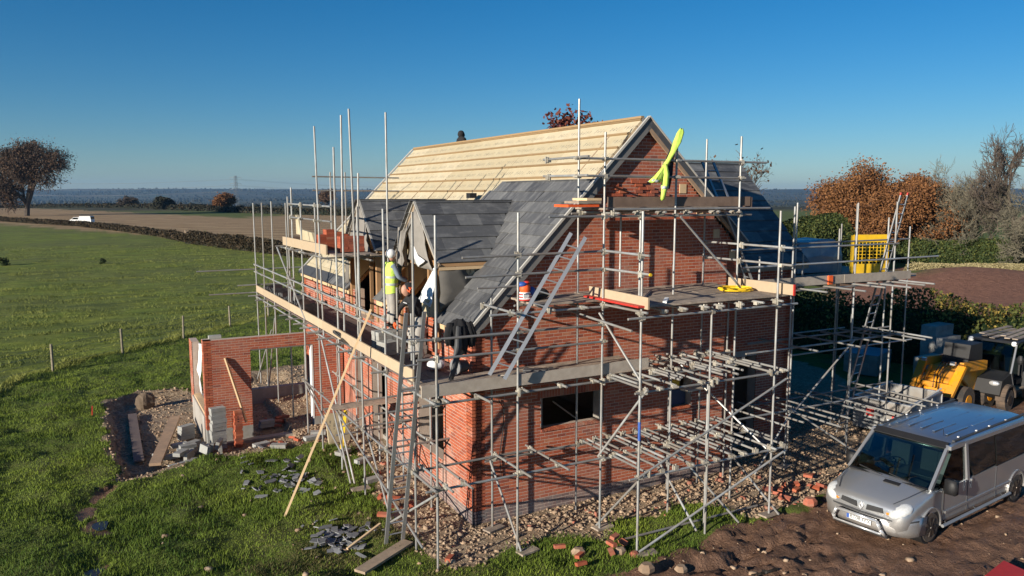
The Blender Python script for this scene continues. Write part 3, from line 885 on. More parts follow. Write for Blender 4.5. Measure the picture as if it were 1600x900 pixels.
# verges
vg = M(); vg.beam(slope(-.14, RY0 - .01, .035), slope(AP, RY0 - .01, .035), .05, .05, up=(-S2, 0, S2)); vg.build('verge_trim', MAT['verge'], house)
vb = M(); vb.beam(slope(-.1, RY0 + .03, -.1), slope(AP - .02, RY0 + .03, -.1), .05, .22, up=(-S2, 0, S2)); vb.build('bargeboard', MAT['verge_dark'], house)
vr = M(); vr.beam((AP + .03, RY0 + .03, 8.72), (XR + .15, RY0 + .03, 5.92), .05, .24, up=(S2, 0, S2)); vr.build('bargeboard', MAT['barge'], house, label='stained brown bargeboard on the right slope')
vt = M(); vt.beam((AP + .02, RY0 + .04, 8.90), (XR + .25, RY0 + .04, 5.95), .12, .03, up=(S2, 0, S2)); vt.build('verge_trim', MAT['verge'], house)
for k in range(5):
    x = AP + .6 + k * .55
    M().box(x - .1, x + .1, -.02, -.002, 8.72 - (x - AP) - .42, 8.72 - (x - AP) - .20).build('noggin', MAT['timber'], house)
vf = M(); vf.beam(slope(-.12, RY1, .03), slope(AP, RY1, .03), .12, .04, up=(-S2, 0, S2)); vf.build('verge_trim', MAT['verge'], house)
# eaves
M().box(-.10, -.075, 4.2, 5.9, 4.1, 4.30).build('fascia', MAT['timber'], house)
M().box(-.10, -.075, -.1, 1.66, 4.12, 4.30).build('fascia', MAT['timber'], house)
M().box(-.10, -.075, 8.5, RY1, 4.1, 4.30).build('fascia', MAT['timber'], house)
rcut(vv := M(), -.16, .10, 8.5, RY1 + .02, -.03, .03); vv.build('eaves_membrane', MAT['lead'], house)

# slates / large flat tiles
TW, TG = .60, .325 / S2 * .77
tile_cache = {}
def tile_mesh(w, h):
    key = (round(w, 3), round(h, 3))
    if key not in tile_cache:
        tile_cache[key] = M().hexa([(.002, 0, -.004), (w - .002, 0, -.004), (w - .002, h, -.026), (.002, h, -.026), (.002, 0, .020), (w - .002, 0, .020), (w - .002, h, -.006), (.002, h, -.006)]).mesh('roof_tile', MAT['slate'])
    return tile_cache[key]
def tile_field(par, frame, width, length, gauge, w=TW, hole=None, edge=None, lift=0.0):
    """frame(u, v) -> matrix with local x along the course, y up the slope, z out of the roof"""
    r = 0; v = 0.0
    while v < length - .02:
        u = -(w / 2 if r % 2 else 0.0)
        a_, b_ = (0.0, width) if edge is None else edge(v + gauge * .5)
        while u < b_:
            s, e = max(u, a_), min(u + w, b_)
            if e - s > .04 and not (hole and hole((s + e) / 2, v + gauge / 2)):
                h = min(gauge + .06, length - v + .02)
                mw = frame(s, v) @ Matrix.Translation((0, 0, rnd.uniform(0, .003) + lift)) @ Matrix.Rotation(rnd.uniform(-.004, .004), 4, 'Z')
                link('roof_tile', tile_mesh(e - s, h), par, mw=mw)
            u += w
        v += gauge; r += 1
# main left slope: local origin at the eaves, near verge at u=0 ; local x must run with -Y => start from the far end
def fr_main(y_far):
    return lambda u, v: Matrix.Translation(slope(-.16 + v * S2, y_far - u, .03)) @ MS
# lower strip beside dormer 1 up to the ridge zone, Y from -0.1 to 1.62
tile_field(house, fr_main(1.66), 1.66 + .115, 3.2 / S2, .345, hole=None)
# above dormer 1, up to z = 7.42 and stepping towards Y = 5
tile_field(house, lambda u, v: Matrix.Translation(slope(-.16 + v * S2, 5.0 - u, .03)) @ MS, 3.34, 3.2 / S2, .345,
           hole=lambda u, v: (v * S2 - .16) < 1.15 or u < max(0.0, (v * S2 - .16) - 2.35) * 1.1)
# between the dormers
tile_field(house, fr_main(5.95), 1.75, 1.5, .345)
# bottom course at the far end
tile_field(house, fr_main(10.5), 2.0, .33, .345)

# ---- dormers
def dormer(yc, full):
    d = link('dormer', None, house)
    d.empty_display_size = .2
    hw = 1.32; zr = 6.95; ze = 5.62
    # cheek and gable framing
    for sgn in (-1, 1):
        y = yc + sgn * (hw - .12)
        ck = M(); ck.prism([(.06, 4.42), (1.24, 5.62), (.06, 5.62)], 'y', y - .05, y + .05)
        ck.build('cheek_board', MAT['insul'], d)
        M().box(-.05, .07, y - .06, y + .06, 3.6, ze + .08).build('corner_post', MAT['ply'], d)
        st = M(); st.box(-.04, .05, yc + sgn * .62 - .04, yc + sgn * .62 + .04, 3.6, 6.2); st.build('stud', MAT['ply'], d)
    M().box(-.04, .06, yc - hw + .1, yc + hw - .1, 5.45, 5.62).build('head_beam', MAT['ply'], d)
    M().box(-.04, .06, yc - .62, yc + .62, 3.66, 3.76).build('sill_beam', MAT['timber_old'], d)
    M().box(.9, .98, yc - hw + .15, yc + hw - .15, 3.3, 5.4).build('inner_partition', MAT['ply'], d)
    for k in range(4):
        M().box(.86, .9, yc - .9 + k * .55, yc - .84 + k * .55, 3.3, 5.35).build('stud', MAT['timber'], d)
    g = M(); g.prism([(yc - hw + .1, 5.62), (yc + hw - .1, 5.62), (yc, zr - .1)], 'x', .10, .14); g.build('gable_panel', MAT['insul'], d)
    # roof slopes with tiles, ridge along X
    xe = 2.62
    for sgn in (-1, 1):
        rb = M()
        y1 = yc + sgn * (hw + .06)
        rb.hexa([(-.08, yc, zr - .10), (xe, yc, zr - .10), (xe - 1.35, y1, ze - .12), (-.08, y1, ze - .12), (-.08, yc, zr - .03), (xe, yc, zr - .03), (xe - 1.35, y1, ze - .05), (-.08, y1, ze - .05)][::1 if sgn > 0 else 1])
        rb.build('roof_board', MAT['ply'], d)
        L = (hw + .08) / S2
        if sgn < 0:
            fr = lambda u, v: Matrix(((1, 0, 0, -.10 + u), (0, S2, -S2, y1 - .02 + v * S2), (0, S2, S2, ze - .03 + v * S2), (0, 0, 0, 1)))
            ed = lambda v: (0.0, 1.32 + v * S2)
        else:
            fr = lambda u, v: Matrix(((-1, 0, 0, 1.32 + v * S2 - .10 - u), (0, -S2, S2, y1 + .02 - v * S2), (0, S2, S2, ze - .03 + v * S2), (0, 0, 0, 1)))
            ed = lambda v: (0.0, 1.32 + v * S2)
        tile_field(d, fr, 3, L - .02, .375, w=.6, edge=ed)
        # pale verge slip and timber verge
        e0 = Vector((-.12, yc, zr + .005)); e1 = Vector((-.12, y1, ze - .03))
        M().beam(e0, e1, .03, .05, up=(1, 0, 0)).build('verge_trim', MAT['verge'], d)
        M().beam(e0 + Vector((.04, 0, -.09)), e1 + Vector((.04, 0, -.09)), .04, .12, up=(0, 0, 1)).build('bargeboard', MAT['timber_old'], d)
    M().beam((-.1, yc, zr + .02), (xe, yc, zr + .02), .10, .04).build('ridge_strip', MAT['lead'], d)
    M().box(-.07, 1.3, yc - hw - .05, yc - hw - .02, ze - .20, ze - .07).build('fascia', MAT['timber'], d)
    return d
D1, D2 = 2.9, 7.22
dm1 = dormer(D1, True); dm2 = dormer(D2, False)

def sheet(name, mat, par, rows_, thick=.012, sub=3, seed=0, amp=.05):
    """hanging cloth: rows_ of points, smoothed by interpolation and crumpled"""
    g = np.random.default_rng(seed)
    P = np.array(rows_, float); nr, nc = P.shape[:2]
    R_, C_ = (nr - 1) * sub + 1, (nc - 1) * sub + 1
    out = np.zeros((R_, C_, 3))
    for i in range(R_):
        for j in range(C_):
            a, b = i / sub, j / sub; i0, j0 = min(int(a), nr - 2), min(int(b), nc - 2); fa, fb = a - i0, b - j0
            out[i, j] = (P[i0, j0] * (1 - fa) + P[i0 + 1, j0] * fa) * (1 - fb) + (P[i0, j0 + 1] * (1 - fa) + P[i0 + 1, j0 + 1] * fa) * fb
    out += g.normal(0, amp, out.shape) * np.array([1, 1, .4])
    m_ = M(); vs = [tuple(p) for p in out.reshape(-1, 3)]
    fs = [(i * C_ + j, i * C_ + j + 1, (i + 1) * C_ + j + 1, (i + 1) * C_ + j) for i in range(R_ - 1) for j in range(C_ - 1)]
    m_.add(vs, fs)
    o = m_.build(name, mat, par, smooth=True)
    md = o.modifiers.new('thickness', 'SOLIDIFY'); md.thickness = thick
    return o
# grey membrane dropping off the dormer fronts, white sheet on the near cheek
for dm, yc, s_ in ((dm1, D1, 1), (dm2, D2, 2)):
    sheet('membrane_drape', MAT['membrane'], dm, [[(-.10, yc - .05, 6.85), (-.12, yc - .35, 6.55), (-.12, yc - .62, 6.25)], [(-.2, yc + .12, 6.2), (-.22, yc - .3, 6.0), (-.16, yc - .8, 5.85)], [(-.25, yc + .0, 5.6), (-.2, yc - .5, 5.45), (-.14, yc - 1.15, 5.4)]], seed=s_, amp=.02)
    sheet('membrane_drape', MAT['membrane'], dm, [[(-.1, yc + .1, 6.7), (-.12, yc + .45, 6.4), (-.12, yc + .8, 6.05)], [(-.25, yc + .3, 6.0), (-.2, yc + .6, 5.8), (-.2, yc + 1.0, 5.6)], [(-.3, yc + .5, 5.3), (-.25, yc + .75, 5.1), (-.2, yc + 1.2, 5.0)], [(-.3, yc + .55, 4.6), (-.3, yc + .8, 4.5), (-.25, yc + 1.2, 4.5)]], seed=s_ + 4, amp=.03)
sheet('white_drape', MAT['white'], dm1, [[(-.06, 1.62, 5.55), (-.1, 1.8, 5.45)], [(-.2, 1.55, 5.0), (-.25, 1.95, 5.05)], [(-.3, 1.5, 4.62), (-.32, 2.25, 4.66)]], seed=9, amp=.02)
sheet('white_drape', MAT['white'], dm1, [[(-.16, 3.0, 6.0), (-.16, 2.8, 5.95)], [(-.25, 2.75, 5.7), (-.25, 2.45, 5.75)], [(-.25, 2.3, 5.45), (-.25, 1.95, 5.62)]], seed=10, amp=.02)
sheet('membrane_cheek', MAT['cheek'], dm1, [[(-.05, 1.55, 5.5), (.5, 1.56, 5.5)], [(-.05, 1.53, 4.9), (.85, 1.55, 5.05)], [(-.1, 1.5, 4.5), (.35, 1.54, 4.72)]], seed=12, amp=.012)
M().box(-.28, .05, 1.66, 2.1, 4.35, 4.75).box(-.2, .1, 1.7, 2.0, 4.75, 4.95).build('foam_block', MAT['insul'], dm1)
# loose timbers and felt rolls under dormer 2's near side
M().tube((-.25, 4.45, 4.75), (.75, 4.9, 5.75), .10).build('felt_roll', MAT['lead'], house)
M().beam((-.45, 4.2, 4.3), (.3, 4.6, 5.2), .12, .05).build('loose_timber', MAT['timber'], house)
M().tube((-.2, 3.55, 5.35), (-.1, 3.75, 6.3), .13, .12, 10).build('membrane_roll', MAT['membrane'], dm1)
for k in range(4):
    M().beam((.05 + .3 * k, 8.52, 4.6 + .3 * k), (.05 + .3 * k, 8.62, 5.4 + .3 * k), .05, .12).build('verge_timber', MAT['timber'], house)
# small black vent on the roof
M().box(2.3, 2.5, 4.9, 5.15, 7.02, 7.16).build('roof_vent', MAT['black'], house)

# ================================================================ REAR WING
wing = thing('house_wing', 'single depth brick wing in shade with a dark slate roof, right of the gable', 'house')
brick_wall('front_wall', wing, (XR, .9), (1, 0), 3.1, -.15, 5.2, None, [(.35, 1.75, 0, 2.7)], thick=.3, blue_to=.30)
brick_wall('end_wall', wing, (XR + 3.1, .9), (0, 1), 5.2, -.15, 8, lambda u: min(5.2 + u, 5.2 + 5.2 - u), [], thick=.3)
brick_wall('back_wall', wing, (XR + 3.1, 6.1), (-1, 0), 3.1, -.15, 5.2, None, [], thick=.3)
M().box(XR + .35, XR + 1.75, .896, 1.19, 2.70, 2.86).build('lintel', MAT['concrete'], wing)
M().box(XR + .3, XR + 2.9, 1.2, 5.8, .02, .14).build('floor_slab', MAT['concrete'], wing)
wy, wz = .72, 5.22
wr = M()
wr.hexa([(5.8, wy, wz - .12), (XR + 3.38, wy, wz - .12), (XR + 3.38, 3.5, 7.88), (5.8, 3.5, 7.88), (5.8, wy, wz - .02), (XR + 3.38, wy, wz - .02), (XR + 3.38, 3.5, 7.98), (5.8, 3.5, 7.98)])
wr.hexa([(5.8, 3.5, 7.88), (XR + 3.38, 3.5, 7.88), (XR + 3.38, 6.3, 5.08), (5.8, 6.3, 5.08), (5.8, 3.5, 7.98), (XR + 3.38, 3.5, 7.98), (XR + 3.38, 6.3, 5.18), (5.8, 6.3, 5.18)])
wr.build('roof_deck', MAT['ply'], wing)
tile_field(wing, lambda u, v: Matrix(((1, 0, 0, 6.0 + u), (0, S2, -S2, wy - .06 + v * S2), (0, S2, S2, wz + v * S2 + .02), (0, 0, 0, 1))), 4.82, 2.82 / S2, .40, w=.6, edge=lambda v: (max(0, (XR - 6.0 + .2) - v * S2), 4.82))
M().beam((7.0, 3.5, 8.03), (XR + 3.42, 3.5, 8.03), .16, .05).build('ridge_tiles', MAT['lead'], wing)
M().box(XR + .1, XR + 3.4, wy - .05, wy - .02, wz - .16, wz - .01).build('fascia', MAT['timber_old'], wing)
M().beam((XR + 3.36, wy, wz + .02), (XR + 3.36, 3.5, 8.0), .05, .1, up=(0, -S2, S2)).build('verge_trim', MAT['lead'], wing)

# ================================================================ GARAGE WALLS
gar = thing('garage_walls', 'roofless garage walls of new red brick with a wide opening, left of the house', 'building')
GYw = 9.5
garage_front = brick_wall('front_wall', gar, (-4.2, GYw), (1, 0), 4.15, .15, 2.85, None, [(1.32, 3.2, 0, 2.5)], thick=.22, single=0)
M().box(-4.2, -2.88, GYw - .004, GYw + .22, -.5, .15).box(-1.0, -.05, GYw - .004, GYw + .22, -.5, .15).build('footing_blocks', MAT['block'], gar)
M().box(-4.25, -.05, GYw - .28, GYw - .01, -.6, -.22).build('foundation', MAT['concrete'], gar)
M().box(-2.88, -1.0, GYw + .02, GYw + .2, 2.44, 2.5).build('steel_lintel', MAT['steel_dull'], gar)
M().box(-1.05, -1.0, GYw - .01, GYw + .24, .1, 2.45).build('insulated_jamb', MAT['white'], gar)
brick_wall('side_wall', gar, (-4.2, 13.3), (0, -1), 3.8, .15, 2.85, lambda u: 2.35 if u < 1.4 else 2.86, [(.75, 3.4, .55, 9)], thick=.22, mats=('brick_pale', 'mortar'))
M().box(-4.19, -3.99, 9.75, 12.58, .45, .58).build('window_board', MAT['timber'], gar)
sheet('cavity_membrane', MAT['white'], gar, [[(-3.98, 12.5, 2.3), (-3.96, 12.15, 2.3)], [(-4.02, 12.5, 1.4), (-3.98, 12.1, 1.4)], [(-3.98, 12.5, .7), (-4.02, 12.0, .65)]], seed=3, amp=.02)
M().box(-4.24, -4.2, 9.75, 12.7, -.5, .52).build('plinth_render', MAT['concrete'], gar)
M().box(-4.1, -.2, 13.6, 13.85, -.5, .25).build('rear_footing', MAT['block'], gar)
M().box(-4.0, -3.65, 9.75, 9.95, 2.85, 2.94).build('cut_block', MAT['block'], gar)

# ================================================================ SCAFFOLD
scaf = thing('scaffolding', 'galvanised tube and board scaffold wrapped round the brick house', 'scaffold')
TR = .0245
def tube(a, b, nm='standard', dull=False, par=None, r=TR):
    return M().tube(a, b, r, n=10).build(nm, MAT['steel_dull' if dull else 'steel'], par or scaf, smooth=False)
cpl = M().cbox((0, 0, 0), (.10, .09, .075)).cbox((.06, 0, .0), (.035, .14, .035)).tube((.0, -.06, .0), (0, .075, 0), .018, n=6).mesh('coupler', MAT['coupler'])
joints = []
def jn(x, y, z): joints.append((x, y, z))
stds = []
def std(x, y, z0, z1, dx=0.0, dy=0.0, dull=False):
    tube((x, y, z0), (x + dx, y + dy, z1), 'standard', dull); stds.append((x, y, z0, z1))
def led(ax, fixed, z, a, b, nm='ledger', dull=False, jit=0.0):
    """tube along X (ax='x', y fixed) or Y (ax='y', x fixed)"""
    j = rnd.uniform(-.012, .012)
    off = .05
    if ax == 'x': tube((a, fixed - off, z + j), (b, fixed - off, z - j + jit), nm, dull)
    else: tube((fixed - off, a, z + j), (fixed - off, b, z - j + jit), nm, dull)
    for (sx, sy, s0, s1) in stds:
        if ax == 'x' and abs(sy - fixed) < .12 and a - .1 < sx < b + .1 and s0 < z < s1 + .05: jn(sx, sy - .03, z)
        if ax == 'y' and abs(sx - fixed) < .12 and a - .1 < sy < b + .1 and s0 < z < s1 + .05: jn(sx - .03, sy, z)

# standards, gable side: outer row, wall row, loading bay row
for (x, z1) in ((-1.45, 6.75), (.28, 6.78), (2.28, 8.37), (4.12, 8.40), (5.98, 8.41)): std(x, -1.5, 0, z1, rnd.uniform(-.03, .03), rnd.uniform(-.02, .02))
for (x, z1) in ((.30, 5.0), (2.42, 9.15), (4.15, 5.2), (6.0, 8.42)): std(x, -.35, 0, z1, rnd.uniform(-.02, .02), 0)
std(3.54, -.36, 5.05, 6.72); std(5.05, -.34, 0, 3.3); std(5.1, -.33, 4.9, 5.55); std(6.9, -.3, 0, 5.0)
for (x, z1) in ((2.36, 6.81), (4.14, 4.85), (6.0, 6.78)): std(x, -2.7, 0, z1, rnd.uniform(-.02, .02), 0)
std(4.34, -2.45, 0, 3.2); std(3.2, -1.52, 4.98, 6.75); std(3.3, -1.5, 0, 3.3)
# rows parallel to the gable
for (y, z, a, b, nm, dl) in ((-1.5, 1.60, -1.7, 2.35, 'ledger', 0), (-1.5, 1.58, 2.3, 6.3, 'ledger', 0), (-1.5, 3.26, -1.75, 2.5, 'ledger', 0), (-1.5, 3.24, 2.3, 6.5, 'ledger', 0),
                             (-1.5, 4.11, -1.85, 2.3, 'guard_rail', 0), (-1.5, 4.47, -1.85, 2.3, 'guard_rail', 1), (-1.5, 4.83, -.35, 6.6, 'ledger', 0), (-1.5, 5.60, -.85, 2.35, 'guard_rail', 1), (-1.5, 5.97, -.92, 2.35, 'guard_rail', 1),
                             (-1.5, 6.68, .95, 6.3, 'ledger', 1), (-1.62, 6.82, 2.4, 6.75, 'ledger', 0), (-1.5, 7.49, 1.55, 5.98, 'guard_rail', 1), (-1.5, 7.84, 1.6, 6.72, 'guard_rail', 1),
                             (-.35, 1.55, .1, 6.6, 'ledger', 1), (-.35, 3.22, -.3, 7.0, 'ledger', 1), (-.35, 4.80, .8, 7.1, 'ledger', 1), (-.35, 5.22, -.05, .95, 'guard_rail', 1), (-.35, 6.72, 2.2, 6.4, 'ledger', 1),
                             (-2.7, 1.56, 2.1, 6.35, 'ledger', 0), (-2.7, 3.28, 2.2, 6.2, 'ledger', 0), (-2.7, 4.76, 2.0, 6.55, 'ledger', 0), (-2.0, 3.3, 2.5, 3.4, 'ledger', 0), (-2.2, .08, 2.4, 6.1, 'ledger', 1)):
    led('x', y, z, a, b, nm, bool(dl))
# short tubes running away from the wall
def tr(x, z, y0, y1, dull=False, nm='transom'):
    tube((x, y0, z + rnd.uniform(-.01, .01)), (x + rnd.uniform(-.02, .02), y1, z + rnd.uniform(-.01, .01)), nm, dull)
    for yy in (-.35, -1.5, -2.7):
        if min(y0, y1) - .05 < yy < max(y0, y1) + .05: jn(x, yy - .04, z - .02)
for x in (-1.3, -.62, .36, 1.25, 2.05): tr(x, 3.31, -.25, -1.75 - (.35 if x > -1 else 0) * (x in (-.62,)))
for x in (-1.3, .34, 1.2): tr(x, 1.66, -.2, -1.95)
tr(-.9, 1.64, -.1, -1.9)
k = 0
x = 2.45
while x < 6.2:
    tr(x, 3.33, -.25 + rnd.uniform(-.15, .1), -2.85 + rnd.uniform(-.12, .45)); 
    if k % 3 == 0: tr(x + .07, 3.37, -.9, -2.4)
    tr(x + .1, 1.63, -.3 + rnd.uniform(-.15, .15), -2.9 + rnd.uniform(-.12, .25))
    if k % 2 == 0: tr(x + .17, 1.67, -.5, -2.3)
    x += .34 + .1 * rnd.random(); k += 1
for x in (2.3, 2.85, 3.35, 3.9, 4.3, 4.85, 5.35, 5.9): tr(x, 4.87, -.25, -2.85 - .1 * rnd.random())
for x in (.1, .95, 1.75): tr(x, 4.87, -.25, -1.75)
for x in (2.5, 3.1, 3.7, 4.4, 5.2, 5.8): tr(x, 6.75, -.3, -1.72)
for z in (5.62, 5.98): tr(2.3, z, -1.4, -3.0, nm='guard_rail'); tr(6.03, z + .02, -.3, -3.05, nm='guard_rail')
M().tube((2.3, -3.0, 5.62), (2.3, -3.04, 5.62), .03).build('tube_cap', MAT['yellow'], scaf)
tr(1.62, 7.86, -.2, -1.9, nm='guard_rail'); tr(1.62, 7.5, -.2, -1.9, nm='guard_rail')
tube((1.85, -.3, 4.72), (2.1, -2.75, 4.52), 'transom'); tube((4.0, -.9, 5.0), (2.6, -2.3, 4.99), 'loose_tube')
# braces
for a, b in (((2.30, -2.78, 1.58), (6.28, -2.78, 3.12)), ((2.35, -2.78, .03), (6.35, -2.78, 1.50)), ((2.30, -1.35, .05), (2.42, -2.8, 1.62)), ((2.25, -1.45, 1.62), (2.42, -2.85, 3.36)), ((2.2, -1.5, 4.7), (2.4, -2.7, 3.45)),
             ((.22, -.4, 1.55), (.30, -1.62, .02)), ((4.2, -1.6, 6.65), (6.05, -1.6, 4.98)), ((4.2, -1.6, 1.5), (5.1, -2.7, .05)), ((5.2, -.4, 3.2), (6.0, -2.6, 1.5)), ((6.1, -.4, 1.6), (6.1, -2.9, .1)), ((4.3, -.4, 1.5), (4.0, -2.6, .05)),
             ((-1.5, -1.55, 1.5), (-1.55, .9, .05))):
    tube(a, b, 'brace')
# side row along the long wall
SY = [-.5, 1.15, 2.8, 4.72, 6.62, 8.3, 10.2, 12.42, 14.2, 15.55]
for y in SY: std(-1.5, y, 0, 6.82 + rnd.uniform(-.06, .08), rnd.uniform(-.04, .02), rnd.uniform(-.03, .05))
for y in (1.3, 3.1, 4.9, 6.9, 8.8, 10.9, 13.0): std(-.42, y, 0, 3.4)
for (x, y, z0, z1, dx) in ((-1.42, 4.5, 3.4, 9.05, .05), (-1.45, 4.95, 3.4, 8.3, 0), (-1.5, 6.2, 3.3, 8.9, -.1), (-1.42, 3.28, 3.4, 9.08, -.12), (-.4, 4.0, 3.4, 9.12, .0), (-1.4, 9.98, 3.4, 7.33, 0), (-1.1, 4.4, 3.4, 7.65, .1), (-1.4, 10.5, 3.4, 7.05, 0),
                           (-.95, 1.9, 3.5, 5.05, 0), (-1.0, .9, 3.5, 4.6, 0)): std(x, y, z0, z1, dx)
for (x, z, a, b, nm) in ((-1.5, 1.62, -1.7, 8.6, 'ledger'), (-1.5, 3.30, -1.7, 15.8, 'ledger'), (-1.5, 4.24, -.55, 15.8, 'guard_rail'), (-1.5, 4.50, 1.0, 15.8, 'guard_rail'), (-.42, 3.28, 1.0, 14.5, 'ledger'), (-.42, 1.6, 1.0, 9.2, 'ledger'),
                         (-1.5, 5.45, 5.0, 11.0, 'ledger'), (-1.4, 6.42, 5.4, 10.1, 'guard_rail'), (-1.4, 6.82, 5.4, 10.1, 'guard_rail'), (-.6, 5.45, 4.5, 11.0, 'ledger')):
    led('y', x, z, a, b, nm)
for y in SY + [3.7, 5.6, 7.5, 9.3]:
    tube((-1.85, y - .05, 3.35), (-.15, y - .05, 3.35), 'transom'); jn(-1.5, y, 3.33)
for y in (5.2, 6.9, 8.6, 10.6): tube((-1.8, y, 5.5), (.6, y, 5.5), 'transom', True)
for (y, z, x0, x1) in ((4.8, 1.66, -1.9, .1), (2.85, 1.66, -1.7, 1.1), (1.2, 1.60, -1.7, .9), (-.45, 1.62, -1.65, 1.2), (4.9, .9, -1.6, .4), (3.2, 2.2, -1.5, .9), (1.4, 2.35, -1.7, .8)): tube((x0, y, z), (x1, y, z + .02), 'transom', True)
for (y, z, xa, xb) in ((15.6, 4.34, -3.6, 2.2), (15.6, 3.75, -2.2, 1.8), (15.7, 3.45, -3.2, -1.1)): tube((xa, y, z), (xb, y, z), 'ledger', True)
for z in (7.7, 7.25): tube((-.4, 11.3, z), (2.6, 11.3, z - .02), 'guard_rail', True)
for (x, y) in ((.2, 11.3), (.7, 11.3)): std(x, y, 5.4, 7.85)
for a, b in (((-1.58, 5.2, 1.55), (-1.62, 3.6, .03)), ((-1.56, 8.3, 1.6), (-1.56, 4.2, .4)), ((-1.56, 5.2, 1.6), (-1.56, -1.0, .25)), ((-1.4, 2.4, 2.1), (-1.2, 5.6, .9)), ((-1.55, 11.6, 5.4), (-1.56, 8.0, 3.5)), ((-1.55, 3.5, .05), (-1.5, 6.5, 3.2)),
             ((-1.55, 16, .05), (-1.5, 13.2, 2.4)), ((-1.55, 13.9, .05), (-1.5, 12.6, 2.9)), ((-1.5, 1.0, .05), (-1.45, 2.9, 1.7)), ((-.6, 9.2, .1), (-1.5, 8.4, 1.6))): tube(a, b, 'brace')
# far right: row in front of the wing
for (x, z1) in ((8.75, 6.82), (11.12, 6.9), (12.72, 6.92)): std(x, -.6, 0, z1)
for (x, z1) in ((9.9, 6.9), (12.3, 6.85), (13.7, 6.45)): std(x, .35, 0, z1)
std(9.35, .3, 4.85, 5.6); std(7.6, -.6, 4.8, 5.6); std(10.2, .35, 4.9, 5.5)
for (y, z, a, b) in ((-.6, 5.78, 6.6, 12.8), (-.6, 5.35, 7.0, 14.6), (-.6, 4.68, 7.2, 13.0), (.35, 4.68, 7.6, 14.0), (-.6, 3.2, 7.2, 13.2), (.35, 3.2, 8.2, 14.0), (-.6, 1.55, 7.0, 13.0), (.35, 1.5, 8.0, 14.2), (.35, 5.8, 9.8, 14.6)):
    led('x', y, z, a, b, 'ledger' if z < 5 else 'guard_rail', dull=(y > 0))
for x in (8.9, 9.9, 11.0, 11.6, 12.4, 12.9): tube((x, .5, 4.73), (x, -1.75 + rnd.uniform(-.2, .2), 4.74), 'transom')
for x in (8.8, 10.2, 11.2, 12.0, 12.6, 13.0): tube((x, .5, 3.25), (x, -1.6 + rnd.uniform(-.2, .2), 3.26), 'transom')
for x in (7.6, 8.2, 8.7, 9.1, 9.5, 10.4, 10.9, 12.2, 12.8): tube((x, .6, 1.55), (x, -2.1 + rnd.uniform(-.3, .5), 1.57), 'transom')
for a, b in (((8.9, -.7, 1.5), (11.1, -.7, 3.2)), ((7.6, -.7, .05), (8.8, -.7, 1.5)), ((8.8, -.7, 1.6), (10.8, -1.9, .05)), ((12.7, -.6, .6), (14.3, -1.2, 1.6))): tube(a, b, 'brace')
# couplers at the crossings
for (x, y, z) in joints[:298]:
    link('coupler', cpl, scaf, mw=Matrix.Translation((x, y, z)) @ Matrix.Rotation(rnd.choice((0, 1.57, 3.14, -1.57)) + rnd.uniform(-.2, .2), 4, 'Z') @ Matrix.Rotation(rnd.choice((0, 1.57)), 4, 'X'))
# sole boards under some standards
for (x, y, a) in ((.30, -.42, .3), (.45, -1.62, .2), (2.4, -1.45, .1), (2.5, -2.8, -.2), (6.0, -2.7, .1), (-1.5, 3.2, 0), (-.42, 3.1, 0), (-1.3, 1.2, .1), (8.75, -.6, .3)):
    o = M().cbox((0, 0, .022), (.45, .23, .038)).build('sole_board', MAT['board'], scaf, mw=Matrix.Translation((x, y, gz(x, y) + .012)) @ Matrix.Rotation(a, 4, 'Z'))
# ---- boards
bd_cache = {}
def boards(ax, p0, p1, q0, q1, z, mat='board', gap=.006, w=.225, jit=.012):
    """boards laid along ax from p0 to p1, side by side from q0 to q1"""
    q = q0
    while q < q1 - .1:
        p = p0 - rnd.uniform(0, .12)
        while p < p1 - .2:
            L = min(rnd.choice((3.9, 3.0, 2.4)), p1 - p + rnd.uniform(0, .1)); L = round(L, 1)
            key = (L, mat)
            if key not in bd_cache: bd_cache[key] = M().box(.0, L - .006, 0, w - gap, 0, .038).mesh('scaffold_board', MAT[mat])
            zz = z + rnd.uniform(0, jit)
            mw = Matrix.Translation((p, q, zz) if ax == 'x' else (q + w, p, zz)) @ Matrix.Rotation(0 if ax == 'x' else math.pi / 2, 4, 'Z') @ Matrix.Rotation(rnd.uniform(-.003, .003), 4, 'Z')
            link('scaffold_board', bd_cache[key], scaf, mw=mw)
            p += L
        q += w
boards('x', -1.4, 3.6, -1.46, -.2, 3.36)
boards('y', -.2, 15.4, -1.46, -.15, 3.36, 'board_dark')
boards('x', .8, 2.3, -1.46, -.3, 4.93)
boards('x', 2.45, 6.35, -2.68, -.3, 4.93)
boards('x', 2.4, 6.3, -1.45, -.3, 6.80)
boards('x', 7.2, 12.9, -.6, .3, 4.76)
boards('y', 5.0, 10.9, -1.45, -.3, 5.53)
boards('x', -1.75, -.1, 4.4, 4.9, 1.7)
def toe(a, b, mat, h=.225, t=.038, label=None):
    return M().beam(a, b, t, h).build('toe_board', MAT[mat], scaf, **({'label': label} if label else {}))
toe((-1.74, -1.49, 3.50), (2.26, -1.47, 3.50), 'board_grey'); toe((2.27, -1.45, 3.50), (3.55, -1.42, 3.50), 'board_grey')
for (a, b) in ((-.55, 2.2), (2.21, 6.1), (6.11, 10.0), (10.01, 14.2), (14.21, 15.55)): toe((-1.53, a, 3.60 + .02 * (a > 3)), (-1.53, b, 3.60 + .02 * (b > 3)), 'board_new', .24, label='pale new toe board along the long wall')
toe((2.33, -.95, 5.08), (2.33, -2.95, 5.06), 'board_new', .23, label='pale new toe board on the loading bay')
toe((6.22, -1.0, 5.08), (6.2, -2.95, 5.10), 'board_new', .23, label='pale new toe board with a red end')
M().cbox((6.2, -2.97, 5.10), (.045, .03, .235)).build('painted_end', MAT['red'], scaf)
M().cbox((2.3, -1.9, 4.99), (.28, 1.9, .035)).build('red_edged_board', MAT['red'], scaf)
